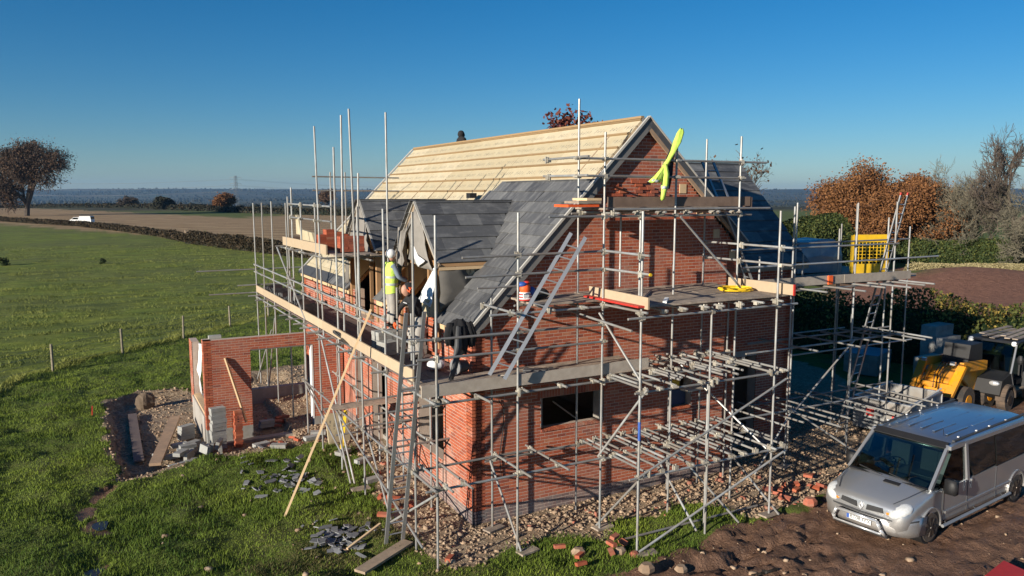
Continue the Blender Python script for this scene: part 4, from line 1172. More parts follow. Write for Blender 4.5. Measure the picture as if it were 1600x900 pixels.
toe((2.42, -1.44, 6.97), (6.35, -1.44, 6.97), 'board_brown', .21, label='dark brown toe board on the top lift')
toe((6.4, -1.44, 6.95), (6.5, -1.1, 6.95), 'board_brown')
toe((7.3, -.66, 4.91), (10.6, -.66, 4.90), 'board_grey'); toe((10.61, -.67, 4.9), (13.35, -.67, 4.88), 'board_grey')
M().cbox((10.05, -.70, 4.90), (.16, .04, .23)).build('painted_band', MAT['orange'], scaf)
toe((-1.52, 5.6, 5.68), (-1.52, 10.75, 5.66), 'board_new', .26); toe((-1.5, 10.8, 5.66), (-.9, 10.85, 5.66), 'board_brown')
toe((.1, -1.0, 3.42), (.6, -1.3, 3.42), 'board_grey')

# ================================================================ LADDERS
def ladder(foot, top, side, name_label, width=.36, tips=None, rung=.26, group='aluminium ladders on the scaffold'):
    f = Vector(foot); t = Vector(top); s = Vector(side).normalized() * width / 2
    L = thing('ladder', name_label, 'ladder', foot, group=group)
    d = (t - f)
    for sg in (-1, 1):
        M().beam(f + s * sg, t + s * sg, .032, .075, up=s).build('stile', MAT['alu'], L)
        if tips: M().beam(t + s * sg, t + s * sg + d.normalized() * .07, .036, .08, up=s).build('end_cap', MAT['red'], L)
    n = int(d.length / rung)
    me_ = None
    for k in range(1, n):
        c = f + d * (k / n)
        M().tube(c - s, c + s, .016, n=6).build('rung', MAT['alu'], L)
    return L
ladder((-1.82, -.08, 0), (-1.72, -1.2, 4.95), (1, 0, 0), 'long aluminium ladder standing on the grass against the left scaffold')
ladder((-.26, -1.66, 3.66), (1.60, -1.60, 6.32), (.9, -.5, -.3), 'aluminium ladder leaning across the gable from the first platform', .30)
ladder((7.0, .1, 7.0), (6.85, .55, 7.95), (1, .1, 0), 'short aluminium ladder lying on the slate roof of the wing', .4)
ladder((7.85, -.1, 4.8), (6.75, .0, 6.9), (.3, 1, 0), 'aluminium ladder beside the right end of the gable wall')
ladder((12.75, .9, 0), (13.2, -.45, 7.1), (1, .2, 0), 'tall aluminium ladder with red end caps at the far right scaffold', .42, tips=True)

# ================================================================ PEOPLE
def skin_body(name, joints_, edges, radii, mat, parent, sub=2, root=0, smooth=True):
    me_ = bpy.data.meshes.new(name)
    me_.from_pydata([tuple(j) for j in joints_], edges, [])
    o = link(name, me_, parent)
    sk = o.modifiers.new('skin', 'SKIN'); sk.use_smooth_shade = smooth
    sv = me_.skin_vertices[0].data
    for i, r in enumerate(radii):
        sv[i].radius = (r, r) if not isinstance(r, tuple) else r
        sv[i].use_root = (i == root)
    ss = o.modifiers.new('subdivision', 'SUBSURF'); ss.levels = sub; ss.render_levels = sub
    me_.materials.append(mat)
    return o
def chain(n, start=0): return [(i, i + 1) for i in range(start, start + n - 1)]
def hand(parent, wrist, dirv, palm_n, mat, curl=.5, scale=1.0, nm='hand'):
    """palm and five unequal, bent fingers as one skinned piece"""
    w = Vector(wrist); d = Vector(dirv).normalized(); n = Vector(palm_n).normalized(); s = d.cross(n).normalized()
    n = s.cross(d).normalized()
    J_ = [w, w + d * .045 * scale, w + d * .085 * scale]; E_ = [(0, 1), (1, 2)]; R_ = [.026, .034, .03]
    for k, ln in enumerate((.062, .072, .068, .052)):
        base = w + d * .085 * scale + s * (.030 - .020 * k) * scale
        i0 = len(J_)
        J_.append(base); R_.append(.0115); E_.append((2, i0))
        a = base + (d * math.cos(curl * .6) + n * math.sin(curl * .6)) * ln * .45 * scale
        b = a + (d * math.cos(curl * 1.6) + n * math.sin(curl * 1.6)) * ln * .55 * scale
        J_ += [a, b]; R_ += [.0105, .0085]; E_ += [(i0, i0 + 1), (i0 + 1, i0 + 2)]
    i0 = len(J_)
    th = w + d * .03 * scale + s * .034 * scale
    J_ += [th, th + (d * .6 + s * .7 + n * .3).normalized() * .034 * scale, th + (d * .8 + s * .4 + n * .5).normalized() * .062 * scale]; R_ += [.014, .012, .009]
    E_ += [(1, i0), (i0, i0 + 1), (i0 + 1, i0 + 2)]
    return skin_body(nm, J_, E_, [r * scale for r in R_], mat, parent, 1)

def head(parent, c, fwd, mat, r=.105):
    """one continuous head: skull, brow, nose, lips, chin, ears"""
    c = Vector(c); f = Vector(fwd).normalized(); up = Vector((0, 0, 1)); s = f.cross(up).normalized(); up = s.cross(f).normalized()
    m_ = M(); rings = []
    prof = [(-1.12, .30, .34, .12), (-1.0, .48, .52, .14), (-.78, .62, .66, .08), (-.5, .70, .80, .04), (-.2, .74, .88, .02), (.1, .76, .93, 0), (.4, .74, .92, -.02), (.7, .60, .78, -.04), (.92, .38, .5, -.05), (1.02, .12, .16, -.05)]
    for (z, sx, sy, off) in prof:
        ring = []
        for i in range(16):
            t = 2 * math.pi * i / 16
            a, b = math.cos(t), math.sin(t)
            fy = b * sy + off
            if b > .9:     # facial midline relief
                fy += {-.5: .06, -.2: .17, .1: .08, -.78: .07, .4: .02}.get(z, 0)
            elif b > .6 and z == .1: fy -= .05
            ring.append(c + s * (a * sx * r) + f * (fy * r) + up * (z * r * 1.08))
        rings.append(ring)
    m_.loft(rings)
    for sg in (-1, 1): m_.ball(c + s * (sg * .77 * r) - up * (.08 * r), r * .2, 8, 6, (.5, 1, 1.5))
    return m_.build('head', mat, parent, smooth=True)

# -- worker in the yellow vest, back to the camera, standing on blocks beside the dormer
P1 = thing('person', 'person in a yellow high visibility vest and grey trousers seen from behind on the platform', 'person', (-.52, 3.55, 3.82), group='people working on the roof')
bx, by, bz = -.52, 3.55, 3.84
def W(x, y, z): return Vector((bx + x, by + y, bz + z))
# facing the roof (+X), slightly towards +Y
skin_body('trousers', [W(0, 0, .92), W(0, .0, 1.02), W(.0, -.10, .86), W(.02, -.12, .48), W(0, -.13, .1), W(.0, .10, .86), W(.05, .12, .48), W(.0, .13, .1)], [(0, 1), (0, 2), (2, 3), (3, 4), (0, 5), (5, 6), (6, 7)], [(.17, .13), (.17, .12), .11, .085, .07, .11, .085, .07], MAT['denim'], P1)
skin_body('boots', [W(-.04, -.13, .10), W(-.03, -.13, .05), W(.14, -.14, .03)], chain(3), [.06, .055, .04], MAT['boot'], P1, 1)
skin_body('boots', [W(-.04, .13, .10), W(-.03, .13, .05), W(.14, .15, .03)], chain(3), [.06, .055, .04], MAT['boot'], P1, 1)
skin_body('jumper', [W(0, 0, .98), W(.0, 0, 1.2), W(.02, 0, 1.38), W(.03, -.17, 1.40), W(.12, -.24, 1.16), W(.33, -.2, 1.06), W(.03, .17, 1.40), W(.14, .26, 1.17), W(.36, .22, 1.12), W(.03, 0, 1.48)],
          [(0, 1), (1, 2), (2, 3), (3, 4), (4, 5), (2, 6), (6, 7), (7, 8), (2, 9)], [(.16, .12), (.165, .12), (.17, .11), .072, .055, .042, .072, .055, .042, .065], MAT['sleeve'], P1)
vest = M(); rr = []
for (z, a, b) in ((.80, .205, .160), (.95, .200, .158), (1.1, .205, .160), (1.25, .215, .162), (1.36, .215, .150), (1.44, .17, .12), (1.49, .09, .085)):
    rr.append([W(b * math.cos(t) * (1 + .05 * math.sin(5 * t + z * 9)) + .01, a * math.sin(t) * (1 + .04 * math.sin(4 * t + z * 13)), z + .01 * math.sin(3 * t)) for t in [2 * math.pi * i / 24 for i in range(24)]])
vest.loft(rr, caps=False)
v_ = vest.build('hi_vis_vest', MAT['hivis'], P1, smooth=True)
for z in (.98, 1.14):
    tp = M(); tp.loft([[W(.167 * math.cos(t) + .01, .213 * math.sin(t), z + dz) for t in [2 * math.pi * i / 24 for i in range(24)]] for dz in (0, .05)], caps=False)
    tp.build('reflective_band', MAT['reflect'], v_, smooth=True)
head(P1, W(.05, .03, 1.63), (1, .3, -.2), MAT['skin'])
hr = M(); hr.ball(W(.03, .02, 1.67), .112, 14, 9, (1, .92, 1.02)); hr.build('pale_cap', MAT['white'], P1, smooth=True)
hand(P1, W(.35, -.2, 1.05), (.9, 0, -.3), (0, 0, -1), MAT['skin'], .7)
hand(P1, W(.38, .22, 1.11), (.9, 0, -.2), (0, 0, -1), MAT['skin'], .7)

P1.scale = (1.1, 1.1, 1.1)
# -- worker in black, bending forward at the dormer opening, orange gloves
P2 = thing('person', 'person in black hooded top, pale trousers and orange gloves leaning forward on the platform', 'person', (-.60, 1.50, 3.41), group='people working on the roof')
bx, by, bz = -.60, 1.50, 3.41
skin_body('trousers', [W(0, 0, .86), W(0, .02, .96), W(-.0, -.1, .80), W(-.10, -.16, .46), W(.02, -.16, .1), W(0, .12, .80), W(-.08, .17, .45), W(.06, .15, .1)], [(0, 1), (0, 2), (2, 3), (3, 4), (0, 5), (5, 6), (6, 7)], [(.15, .14), (.15, .13), .11, .085, .07, .11, .085, .07], MAT['denim'], P2)
for sg in (-1, 1): skin_body('boots', [W(.03, sg * .155, .10), W(.02, sg * .155, .05), W(-.16, sg * .165, .03)], chain(3), [.06, .055, .04], MAT['boot'], P2, 1)
skin_body('black_top', [W(0, .02, .90), W(-.05, .02, 1.12), W(-.13, .02, 1.32), W(-.12, .20, 1.30), W(-.26, .40, 1.08), W(-.36, .43, .80), W(-.13, -.17, 1.30), W(-.24, -.30, 1.14), W(-.20, -.14, 1.42), W(-.18, .02, 1.40)],
          [(0, 1), (1, 2), (2, 3), (3, 4), (4, 5), (2, 6), (6, 7), (7, 8), (2, 9)], [(.15, .14), (.165, .135), (.16, .12), .08, .06, .045, .08, .06, .05, .07], MAT['black_cloth'], P2)
lg = M()
for i in range(7):
    lg.cbox(W(-.285, -.08 + i * .028, 1.235 + .004 * (i % 3)), (.012, .018, .016))
lg.build('chest_print', MAT['white'], P2)
head(P2, W(-.25, .03, 1.50), (-.9, -.2, -.35), MAT['skin'])
hr = M(); hr.ball(W(-.19, .03, 1.545), .118, 14, 9, (1, .95, .95)); hr.build('black_hood', MAT['black_cloth'], P2, smooth=True)
hand(P2, W(-.36, .43, .79), (-.1, 0, -1), (1, 0, 0), MAT['orange'], .6, 1.15, 'orange_glove')
hand(P2, W(-.20, -.13, 1.44), (.1, .3, .9), (0, 1, 0), MAT['orange'], .8, 1.15, 'orange_glove')

P2.scale = (1.08, 1.08, 1.08)
# -- dark hooded figure behind the ridge
P3 = thing('person', 'person in a dark hood and jacket showing head and shoulders above the roof ridge', 'person', (4.85, 10.99, 7.85), group='people working on the roof')
bx, by, bz = 4.85, 10.99, 7.99
skin_body('jacket', [W(0, 0, .3), W(0, 0, .8), W(0, 0, 1.08), W(0, -.2, 1.06), W(-.05, -.29, .78), W(0, .2, 1.06), W(-.05, .29, .78), W(0, 0, 1.18)], [(0, 1), (1, 2), (2, 3), (3, 4), (2, 5), (5, 6), (2, 7)], [.16, .17, .16, .09, .07, .09, .07, .08], MAT['black_cloth'], P3)
skin_body('legs', [W(0, 0, .32), W(.35, -.12, .1), W(.8, -.14, -.55), W(.35, .12, .1), W(.8, .14, -.55)], [(0, 1), (1, 2), (0, 3), (3, 4)], [.15, .09, .07, .09, .07], MAT['black_cloth'], P3)
head(P3, W(.03, 0, 1.22), (1, .2, 0), MAT['skin'])
h3 = M(); h3.ball(W(-.01, 0, 1.24), .125, 14, 9, (1, .95, 1.1)); h3.build('hood', MAT['black_cloth'], P3, smooth=True)
for sg in (-1, 1): hand(P3, W(-.05, sg * .29, .76), (-.4, 0, -.9), (1, 0, 0), MAT['skin'], .5)

# ================================================================ VAN
van = thing('minibus', 'silver minibus with tinted side windows, roof bars and a tubular front guard on the mud', 'van', (6.92, -4.38, 0.0), R(6.7))
VW = .93
def paint(name, col, rough=.30, metal=.72):
    m, nt, b = nodes(name)
    p = wpos(nt)
    c = mixc(nt, maprange(nt, noise(nt, 1.6, 5, .6, p), .35, .7, 0, .35), col, tuple(k * .8 for k in col))
    sx = N(nt, 'ShaderNodeSeparateXYZ'); nt.links.new(p, sx.inputs[0])
    low = math_(nt, 'MULTIPLY', maprange(nt, sx.outputs[2], .75, .2, 0, 1), maprange(nt, noise(nt, 5, 5, .7, p), .3, .7, .2, .9), clamp=True)
    c = mixc(nt, low, c, (.22, .17, .125))
    nt.links.new(c, b.inputs['Base Color'])
    nt.links.new(math_(nt, 'MULTIPLY_ADD', low, .5, rough), b.inputs['Roughness'])
    b.inputs['Metallic'].default_value = metal
    b.inputs['Coat Weight'].default_value = .4; b.inputs['Coat Roughness'].default_value = .12
    return m
MAT['silver'] = paint('silver_paint', (.52, .53, .535))
MAT['silver_skytint'] = paint('sky_tinted_silver_roof', (.40, .43, .47), .30, .85)  # bluer copy of the body silver, with reflected sky tinted into its colour
def glass(name, tint, rough=.03):
    m, nt, b = nodes(name)
    b.inputs['Base Color'].default_value = (*tint, 1); b.inputs['Roughness'].default_value = rough
    b.inputs['Transmission Weight'].default_value = 1.0; b.inputs['IOR'].default_value = 1.05
    b.inputs['Specular IOR Level'].default_value = 1.0
    return m
def glass2(name, tint, refl=.10):
    """thin pane: mostly see-through with a mirror share"""
    m = bpy.data.materials.new(name); m.use_nodes = True; nt = m.node_tree; nt.nodes.clear()
    o = N(nt, 'ShaderNodeOutputMaterial'); mx = N(nt, 'ShaderNodeMixShader'); t = N(nt, 'ShaderNodeBsdfTransparent'); g = N(nt, 'ShaderNodeBsdfGlossy'); fr = N(nt, 'ShaderNodeFresnel')
    t.inputs[0].default_value = (*tint, 1); g.inputs['Roughness'].default_value = .02; fr.inputs[0].default_value = 1.5
    nt.links.new(math_(nt, 'ADD', fr.outputs[0], refl, clamp=True), mx.inputs[0]); nt.links.new(t.outputs[0], mx.inputs[1]); nt.links.new(g.outputs[0], mx.inputs[2]); nt.links.new(mx.outputs[0], o.inputs[0])
    return m
MAT['windscreen'] = glass2('windscreen_glass', (.42, .49, .47), .0)
MAT['lens'] = glass2('headlamp_lens', (.85, .87, .88), .06)
MAT['tint'] = plain('privacy_glass', (.012, .014, .014), .04, var=.05, bmp=0, spec=.9)
MAT['dash'] = plain('dark_dashboard', (.012, .014, .016), .8)
MAT['seat'] = plain('grey_seat_fabric', (.22, .25, .26), .9)
MAT['lamp'] = plain('lamp_reflector', (.75, .76, .76), .22, .6, bmp=0)
MAT['lampglass'] = plain('clear_headlamp', (.60, .62, .62), .10, .15, var=.35, scale=22, bmp=0, tone=0)
MAT['lampbowl'] = plain('headlamp_bowl', (.80, .81, .80), .35, .1, bmp=0)
MAT['amber'] = plain('amber_lens', (.80, .22, .02), .2, bmp=0)
MAT['tyre'] = plain('muddy_tyre', (.030, .027, .025), .9, dirt=((.16, .11, .075), .4))
MAT['rim'] = plain('dark_alloy', (.05, .05, .052), .4, .6, dirt=((.16, .11, .075), .35))
def vb(mb, name, mat, smooth=False, parent=None, **kw):
    o = mb.build(name, mat, parent or van, smooth, **kw); return local(o)
# body sections: for each station x: (x, half-width low, z low, half-width belt, z belt, half-width roof, z roof)
ST = [(-.045, .58, .34, .68, .62, .62, .765), (-.01, .74, .28, .85, .62, .80, .82), (.10, .84, .26, .93, .66, .87, .88), (.38, .88, .26, .94, .80, .86, .985), (.70, .92, .26, .955, .93, .87, 1.075),
      (.90, .93, .26, .958, 1.0, .87, 1.115), (1.28, .93, .26, .958, 1.02, .80, 1.10)]
def section(x, wl, zl, wb, zb, wr, zr, n=7):
    pts = [(-wl * .96, zl), (-wl, zl + .10), (-(wl + wb) / 2 - .01, (zl + zb) / 2), (-wb, zb - .04), (-wb * .985, zb + .04)]
    pts += [(-(wb * .35 + wr * .65), zb + (zr - zb) * .62), (-wr, zr - .05), (-wr * .86, zr + .0), (-wr * .4, zr + .035)]
    full = pts + [(-a, b) for a, b in reversed(pts)]
    return [(x, a, b) for a, b in full]
front = M(); front.loft([section(*s) for s in ST], caps=True)
vb(front, 'bonnet_and_wings', MAT['silver'], True)
# cabin + load body with a hole-free shell below the glass line
low = M()
LS = [(1.26, .93, .26, .955, 1.02), (2.35, .94, .26, .96, 1.05), (4.2, .94, .26, .96, 1.06), (5.45, .93, .30, .95, 1.06)]
low.loft([[(x, -wl * .96, zl), (x, -wl, zl + .1), (x, -(wl + wb) / 2 - .01, .62), (x, -wb, zb), (x, -wb + .05, zb + .012), (x, wb - .05, zb + .012), (x, wb, zb), (x, (wl + wb) / 2 + .01, .62), (x, wl, zl + .1), (x, wl * .96, zl)] for (x, wl, zl, wb, zb) in LS])
vb(low, 'lower_body', MAT['silver'], False)
roof = M()
RS = [(1.70, .76, 1.83), (1.9, .80, 1.90), (2.6, .82, 1.945), (4.0, .83, 1.96), (5.2, .82, 1.95), (5.46, .80, 1.88)]
roof.loft([[(x, -w - .04, z - .14), (x, -w - .02, z - .06), (x, -w + .05, z - .005), (x, -w * .5, z + .03), (x, 0, z + .038), (x, w * .5, z + .03), (x, w - .05, z - .005), (x, w + .02, z - .06), (x, w + .04, z - .14)] for (x, w, z) in RS])
vb(roof, 'roof_panel', MAT['silver_skytint'], True)
# swage ribs pressed in the roof
for sg in (-.5, -.25, .0, .25, .5):
    for a, b in ((2.15, 3.1), (3.3, 4.3)):
        vb(M().beam((a, sg * 1.1, 1.985 - abs(sg) * .03), (b, sg * 1.1, 2.0 - abs(sg) * .03), .05, .012), 'roof_rib', MAT['silver_skytint'])
for sg in (-1, 1):
    vb(M().beam((1.95, sg * .80, 1.92), (5.3, sg * .80, 1.965), .05, .03), 'roof_gutter', MAT['lead'])
    for x in (2.2, 3.0, 3.6, 4.4): vb(M().cbox((x, sg * .78, 1.965), (.05, .03, .02)), 'roof_fixing', MAT['white'])
# pillars
def bmv(name, a, b, w, h, mat='silver', up=(0, 1, 0)): return vb(M().beam(a, b, w, h, up=up), name, MAT[mat])
for sg in (-1, 1):
    bmv('windscreen_pillar', (.90, sg * .90, 1.09), (1.72, sg * .81, 1.85), .08, .06)
    bmv('door_pillar', (2.36, sg * .945, 1.04), (2.36, sg * .86, 1.82), .10, .07)
    bmv('rear_pillar', (5.42, sg * .93, 1.04), (5.42, sg * .85, 1.8), .10, .09)
    bmv('cant_rail', (1.70, sg * .845, 1.82), (5.45, sg * .865, 1.82), .08, .08, up=(0, 0, 1))
    # side glass: door window and long dark windows
    gx = M(); y0, y1 = sg * .935, sg * .868
    q = [(1.16, y0, 1.06), (2.28, y0, 1.06), (2.30, y1, 1.76), (1.80, y1, 1.76)]
    gx.add(q + [(a, b - sg * .008, c) for a, b, c in q], [(0, 1, 2, 3), (7, 6, 5, 4), (0, 4, 5, 1), (1, 5, 6, 2), (2, 6, 7, 3), (3, 7, 4, 0)])
    vb(gx, 'door_window', MAT['windscreen'])
    for (a, b) in ((2.44, 3.62), (3.66, 5.36)):
        g2 = M(); za = 1.10; cut = .18 if a < 3 else 0
        q = [(a + cut, sg * .962, za - .03), (b, sg * .962, za + .05), (b, sg * .885, 1.80), (a, sg * .885, 1.80), (a, sg * .955, za + .2)]
        q2 = [(x, y - sg * .02, z) for x, y, z in q]
        g2.add(q + q2, [(0, 1, 2, 3, 4), (9, 8, 7, 6, 5)] + [(i, (i + 1) % 5, 5 + (i + 1) % 5, 5 + i) for i in range(5)])
        vb(g2, 'rear_side_window', MAT['tint'])
    # door shut lines, handles, rubbing strip
    for x in (1.34, 2.37, 3.68): vb(M().beam((x, sg * .964, .36), (x, sg * .963, 1.05), .012, .008), 'shut_line', MAT['lead'])
    for x in (2.24, 2.52):
        vb(M().cbox((x, sg * .972, .93), (.05, .03, .20)), 'door_handle', MAT['silver'])
        vb(M().cbox((x + .03, sg * .968, .93), (.02, .02, .16)), 'handle_recess', MAT['black'])
    vb(M().beam((1.45, sg * .962, .52), (4.5, sg * .966, .55), .02, .05, up=(0, 0, 1)), 'rubbing_strip', MAT['silver'])
    vb(M().tube((1.30, sg * 1.0, .27), (4.35, sg * 1.0, .30), .035), 'side_step_bar', MAT['alu'])
    for x in (1.5, 2.8, 4.1): vb(M().tube((x, sg * 1.0, .28), (x, sg * .85, .33), .02), 'step_bracket', MAT['black'])
    # mirror
    mr = M(); mr.cbox((1.36, sg * 1.10, 1.13), (.15, .22, .30)); mr.ball((1.34, sg * 1.12, 1.13), .15, 10, 7, (.6, .85, 1.1)); mr.beam((1.36, sg * .95, 1.04), (1.36, sg * 1.08, 1.08), .07, .06)
    vb(mr, 'door_mirror', MAT['black'], True)
# windscreen
ws = M(); q = [(.86, -.88, 1.10), (.86, .88, 1.10), (1.70, .775, 1.84), (1.70, -.775, 1.84)]
ws.add(q + [(a + .02, b, c - .02) for a, b, c in q], [(0, 1, 2, 3), (7, 6, 5, 4), (0, 4, 5, 1), (1, 5, 6, 2), (2, 6, 7, 3), (3, 7, 4, 0)])
vb(ws, 'windscreen', MAT['windscreen'])
vb(M().beam((.84, -.84, 1.115), (.84, .84, 1.115), .10, .03, up=(0, 0, 1)), 'scuttle', MAT['black'])
vb(M().beam((1.70, -.80, 1.865), (1.70, .80, 1.865), .17, .02, up=(-.5, 0, .8)), 'sun_visor_strip', MAT['black'])
for y0, y1 in ((.1, .68), (-.6, 0.0)): vb(M().beam((.86, y0, 1.135), (.94, y1, 1.19), .02, .02), 'wiper', MAT['black'])
vb(M().cbox((.66, -.22, 1.115), (.10, .34, .012), Matrix.Rotation(-.27, 3, 'Y')), 'bonnet_vent', MAT['black'])
# interior
vb(M().box(.98, 1.42, -.84, .84, .9, 1.10), 'dashboard', MAT['dash'])
st_ = M(); n = 20; c = Vector((1.50, .38, 1.22)); ax_ = Vector((-.5, 0, .87)); e1 = Vector((0, 1, 0)); e2 = ax_.cross(e1)
for i in range(n):
    t0, t1 = 2 * math.pi * i / n, 2 * math.pi * (i + 1) / n
    st_.tube(c + (e1 * math.cos(t0) + e2 * math.sin(t0)) * .19, c + (e1 * math.cos(t1) + e2 * math.sin(t1)) * .19, .014, n=5)
for t in (0, 2.1, 4.2): st_.tube(c, c + (e1 * math.cos(t) + e2 * math.sin(t)) * .19, .012, n=5)
vb(st_, 'steering_wheel', MAT['black'])
for y in (.45, -.2, -.55):
    s_ = M(); s_.cbox((2.0, y, .98), (.5, .42 if y > 0 else .34, .16)); s_.cbox((2.25, y, 1.25), (.13, .42 if y > 0 else .34, .55), Matrix.Rotation(.15, 3, 'Y')); s_.cbox((2.31, y, 1.6), (.1, .24, .18))
    vb(s_, 'front_seat', MAT['seat'])
vb(M().box(2.55, 2.6, -.85, .85, .5, 1.8), 'bulkhead', MAT['dash'])
vb(M().box(1.3, 2.5, -.88, .88, .55, .62), 'cab_floor', MAT['dash'])
vb(M().cbox((1.08, .12, 1.112), (.05, .10, .01)).cbox((1.08, -.05, 1.112), (.06, .12, .008)), 'papers', MAT['white'])
vb(M().cbox((1.75, -.86, 1.20), (.36, .02, .16)), 'hi_vis_bundle', MAT['white'])
# grille, lamps, bumper
gp = Matrix.Rotation(-.5, 3, 'Y')
for sg in (-1, 1):
    gr = M(); gr.hexa([(-.075, sg * .10, .655), (-.066, sg * .47, .69), (-.02, sg * .47, .69), (-.03, sg * .10, .655), (-.060, sg * .115, .765), (-.045, sg * .45, .785), (.0, sg * .45, .785), (-.01, sg * .115, .765)])
    o = vb(gr, 'grille', MAT['black'])
    for k in range(4): vb(M().beam((-.079 + .004 * k, sg * .12, .675 + .024 * k), (-.070 + .005 * k, sg * .455, .705 + .020 * k), .008, .009), 'grille_bar', MAT['lead'], False, o)
    rl = Matrix.Rotation(R(sg * 30), 3, 'Z') @ Matrix.Rotation(R(-24), 3, 'Y')
    hc_ = Vector((.15, sg * .715, .765))
    hl = M(); hl.ball(hc_, .235, 18, 12, (1.12, .80, .56), rot=rl); o = vb(hl, 'headlight', MAT['lampglass'], True)
    vb(M().ball(hc_ + rl @ Vector((-.07, -sg * .01, .045)), .088, 16, 10), 'headlight_reflector', MAT['lamp'], True, o)
    vb(M().ball((-.005, sg * .575, .705), .085, 12, 8, (.6, 1.15, .55)), 'indicator', MAT['amber'], True)
bu = M()
BS = [(-.98, .36, .92), (-.90, .12, .95), (-.70, -.02, 1), (-.4, -.09, 1), (0, -.12, 1), (.4, -.09, 1), (.70, -.02, 1), (.90, .12, .95), (.98, .36, .92)]
bu.loft([[(x + .30, y, .24), (x + .03, y, .26), (x - .01, y, .36), (x, y, .50), (x + .03, y, .60), (x + .10, y, .64), (x + .34, y, .62)] for (y, x, k) in BS])
vb(bu, 'front_bumper', MAT['silver'], True)
bs = M(); bs.loft([[(x - .016, y * 1.002, .575), (x - .014, y * 1.002, .602), (x + .03, y, .602), (x + .03, y, .575)] for (y, x, k) in BS]); vb(bs, 'bumper_crease', MAT['lead'], True)
vb(M().box(-.135, -.06, -.42, .42, .505, .555), 'air_intake', MAT['black'])
for sg in (-1, 1): vb(M().path([(.06, sg * .60, .905), (.36, sg * .74, 1.015), (.80, sg * .84, 1.115)], .008, 5), 'bonnet_gap', MAT['lead'])
em = M()
for (a, b) in (((0, 0, .075), (0, .045, 0)), ((0, .045, 0), (0, 0, -.075)), ((0, 0, -.075), (0, -.045, 0)), ((0, -.045, 0), (0, 0, .075)), ((0, .012, .05), (0, -.016, 0)), ((0, -.016, 0), (0, .012, -.05))):
    em.tube(a, b, .011, n=6)
local(link('diamond_badge', em.mesh('diamond_badge', MAT['lamp']), van, mw=Matrix.Translation((-.085, 0, .715)) @ Matrix.Rotation(R(10), 4, 'Y')))
# number plate with raised characters, then the chrome guard
vb(M().box(-.152, -.140, -.27, .27, .385, .495), 'number_plate', MAT['white'])
vb(M().box(-.1535, -.151, .21, .268, .388, .492), 'plate_side_band', MAT['blue'])
def text(s, size, mat, parent, mw, name='lettering', ext=.002):
    cu = bpy.data.curves.new(name, 'FONT'); cu.body = s; cu.size = size; cu.align_x = 'CENTER'; cu.align_y = 'CENTER'; cu.extrude = ext
    tmp = bpy.data.objects.new('tmp_text', cu); COL.objects.link(tmp)
    bpy.context.view_layer.update()
    me_ = bpy.data.meshes.new_from_object(tmp.evaluated_get(bpy.context.evaluated_depsgraph_get()))
    bpy.data.objects.remove(tmp); me_.materials.clear(); me_.materials.append(mat)
    return link(name, me_, parent, mw=mw)
face = Matrix(((0, 0, -1, 0), (-1, 0, 0, 0), (0, 1, 0, 0), (0, 0, 0, 1)))
local(text('BT08 FFX', .112, MAT['black'], van, Matrix.Translation((-.154, -.03, .44)) @ face, 'plate_lettering'))
gd = M(); gd.path([(-.10, -.56, .24), (-.24, -.52, .40), (-.25, -.44, .56), (-.25, .44, .56), (-.24, .52, .40), (-.10, .56, .24)], .034, 10)
gd.path([(-.20, -.52, .30), (-.22, .52, .30)], .022, 8)
vb(gd, 'chrome_front_guard', MAT['lamp'], True)
vb(M().box(-.10, .4, -.6, .6, .20, .27), 'undertray', MAT['black'])
def wheel(x, sg):
    w = M(); 
    for (ya, yb, r0, r1) in ((sg * .78, sg * .82, .30, .335), (sg * .82, sg * .92, .335, .335), (sg * .92, sg * .965, .335, .295)):
        w.tube((x, ya, .335), (x, yb, .335), r0, r1, 28)
    o = vb(w, 'wheel', MAT['tyre'], False)
    rm = M(); rm.tube((x, sg * .955, .335), (x, sg * .970, .335), .215, .205, 24)
    for k in range(7):
        t = 2 * math.pi * k / 7
        rm.beam((x, sg * .978, .335), (x + .20 * math.cos(t), sg * .972, .335 + .20 * math.sin(t)), .05, .02, up=(0, 1, 0))
    rm.tube((x, sg * .96, .335), (x, sg * .995, .335), .05, .04, 12)
    vb(rm, 'rim', MAT['rim'], False, o)
    ring = M()
    for k in range(20):
        t0, t1 = math.pi * (k / 20) * 1.1 - .15, math.pi * ((k + 1) / 20) * 1.1 - .15
        ring.beam((x + .40 * math.cos(t0), sg * .955, .34 + .40 * math.sin(t0)), (x + .40 * math.cos(t1), sg * .955, .34 + .40 * math.sin(t1)), .03, .045, up=(0, 1, 0))
    vb(ring, 'wheel_arch', MAT['silver'])
    vb(M().tube((x, sg * .60, .36), (x, sg * .952, .36), .385, n=24), 'wheel_well', MAT['black'])
for x in (.88, 4.75):
    for sg in (-1, 1): wheel(x, sg)
vb(M().tube((2.05, -.55, 1.95), (1.95, -.58, 2.12), .006, n=5), 'aerial', MAT['black'])
vb(M().box(5.40, 5.44, -.9, .9, .3, 1.85), 'tailgate', MAT['silver'])

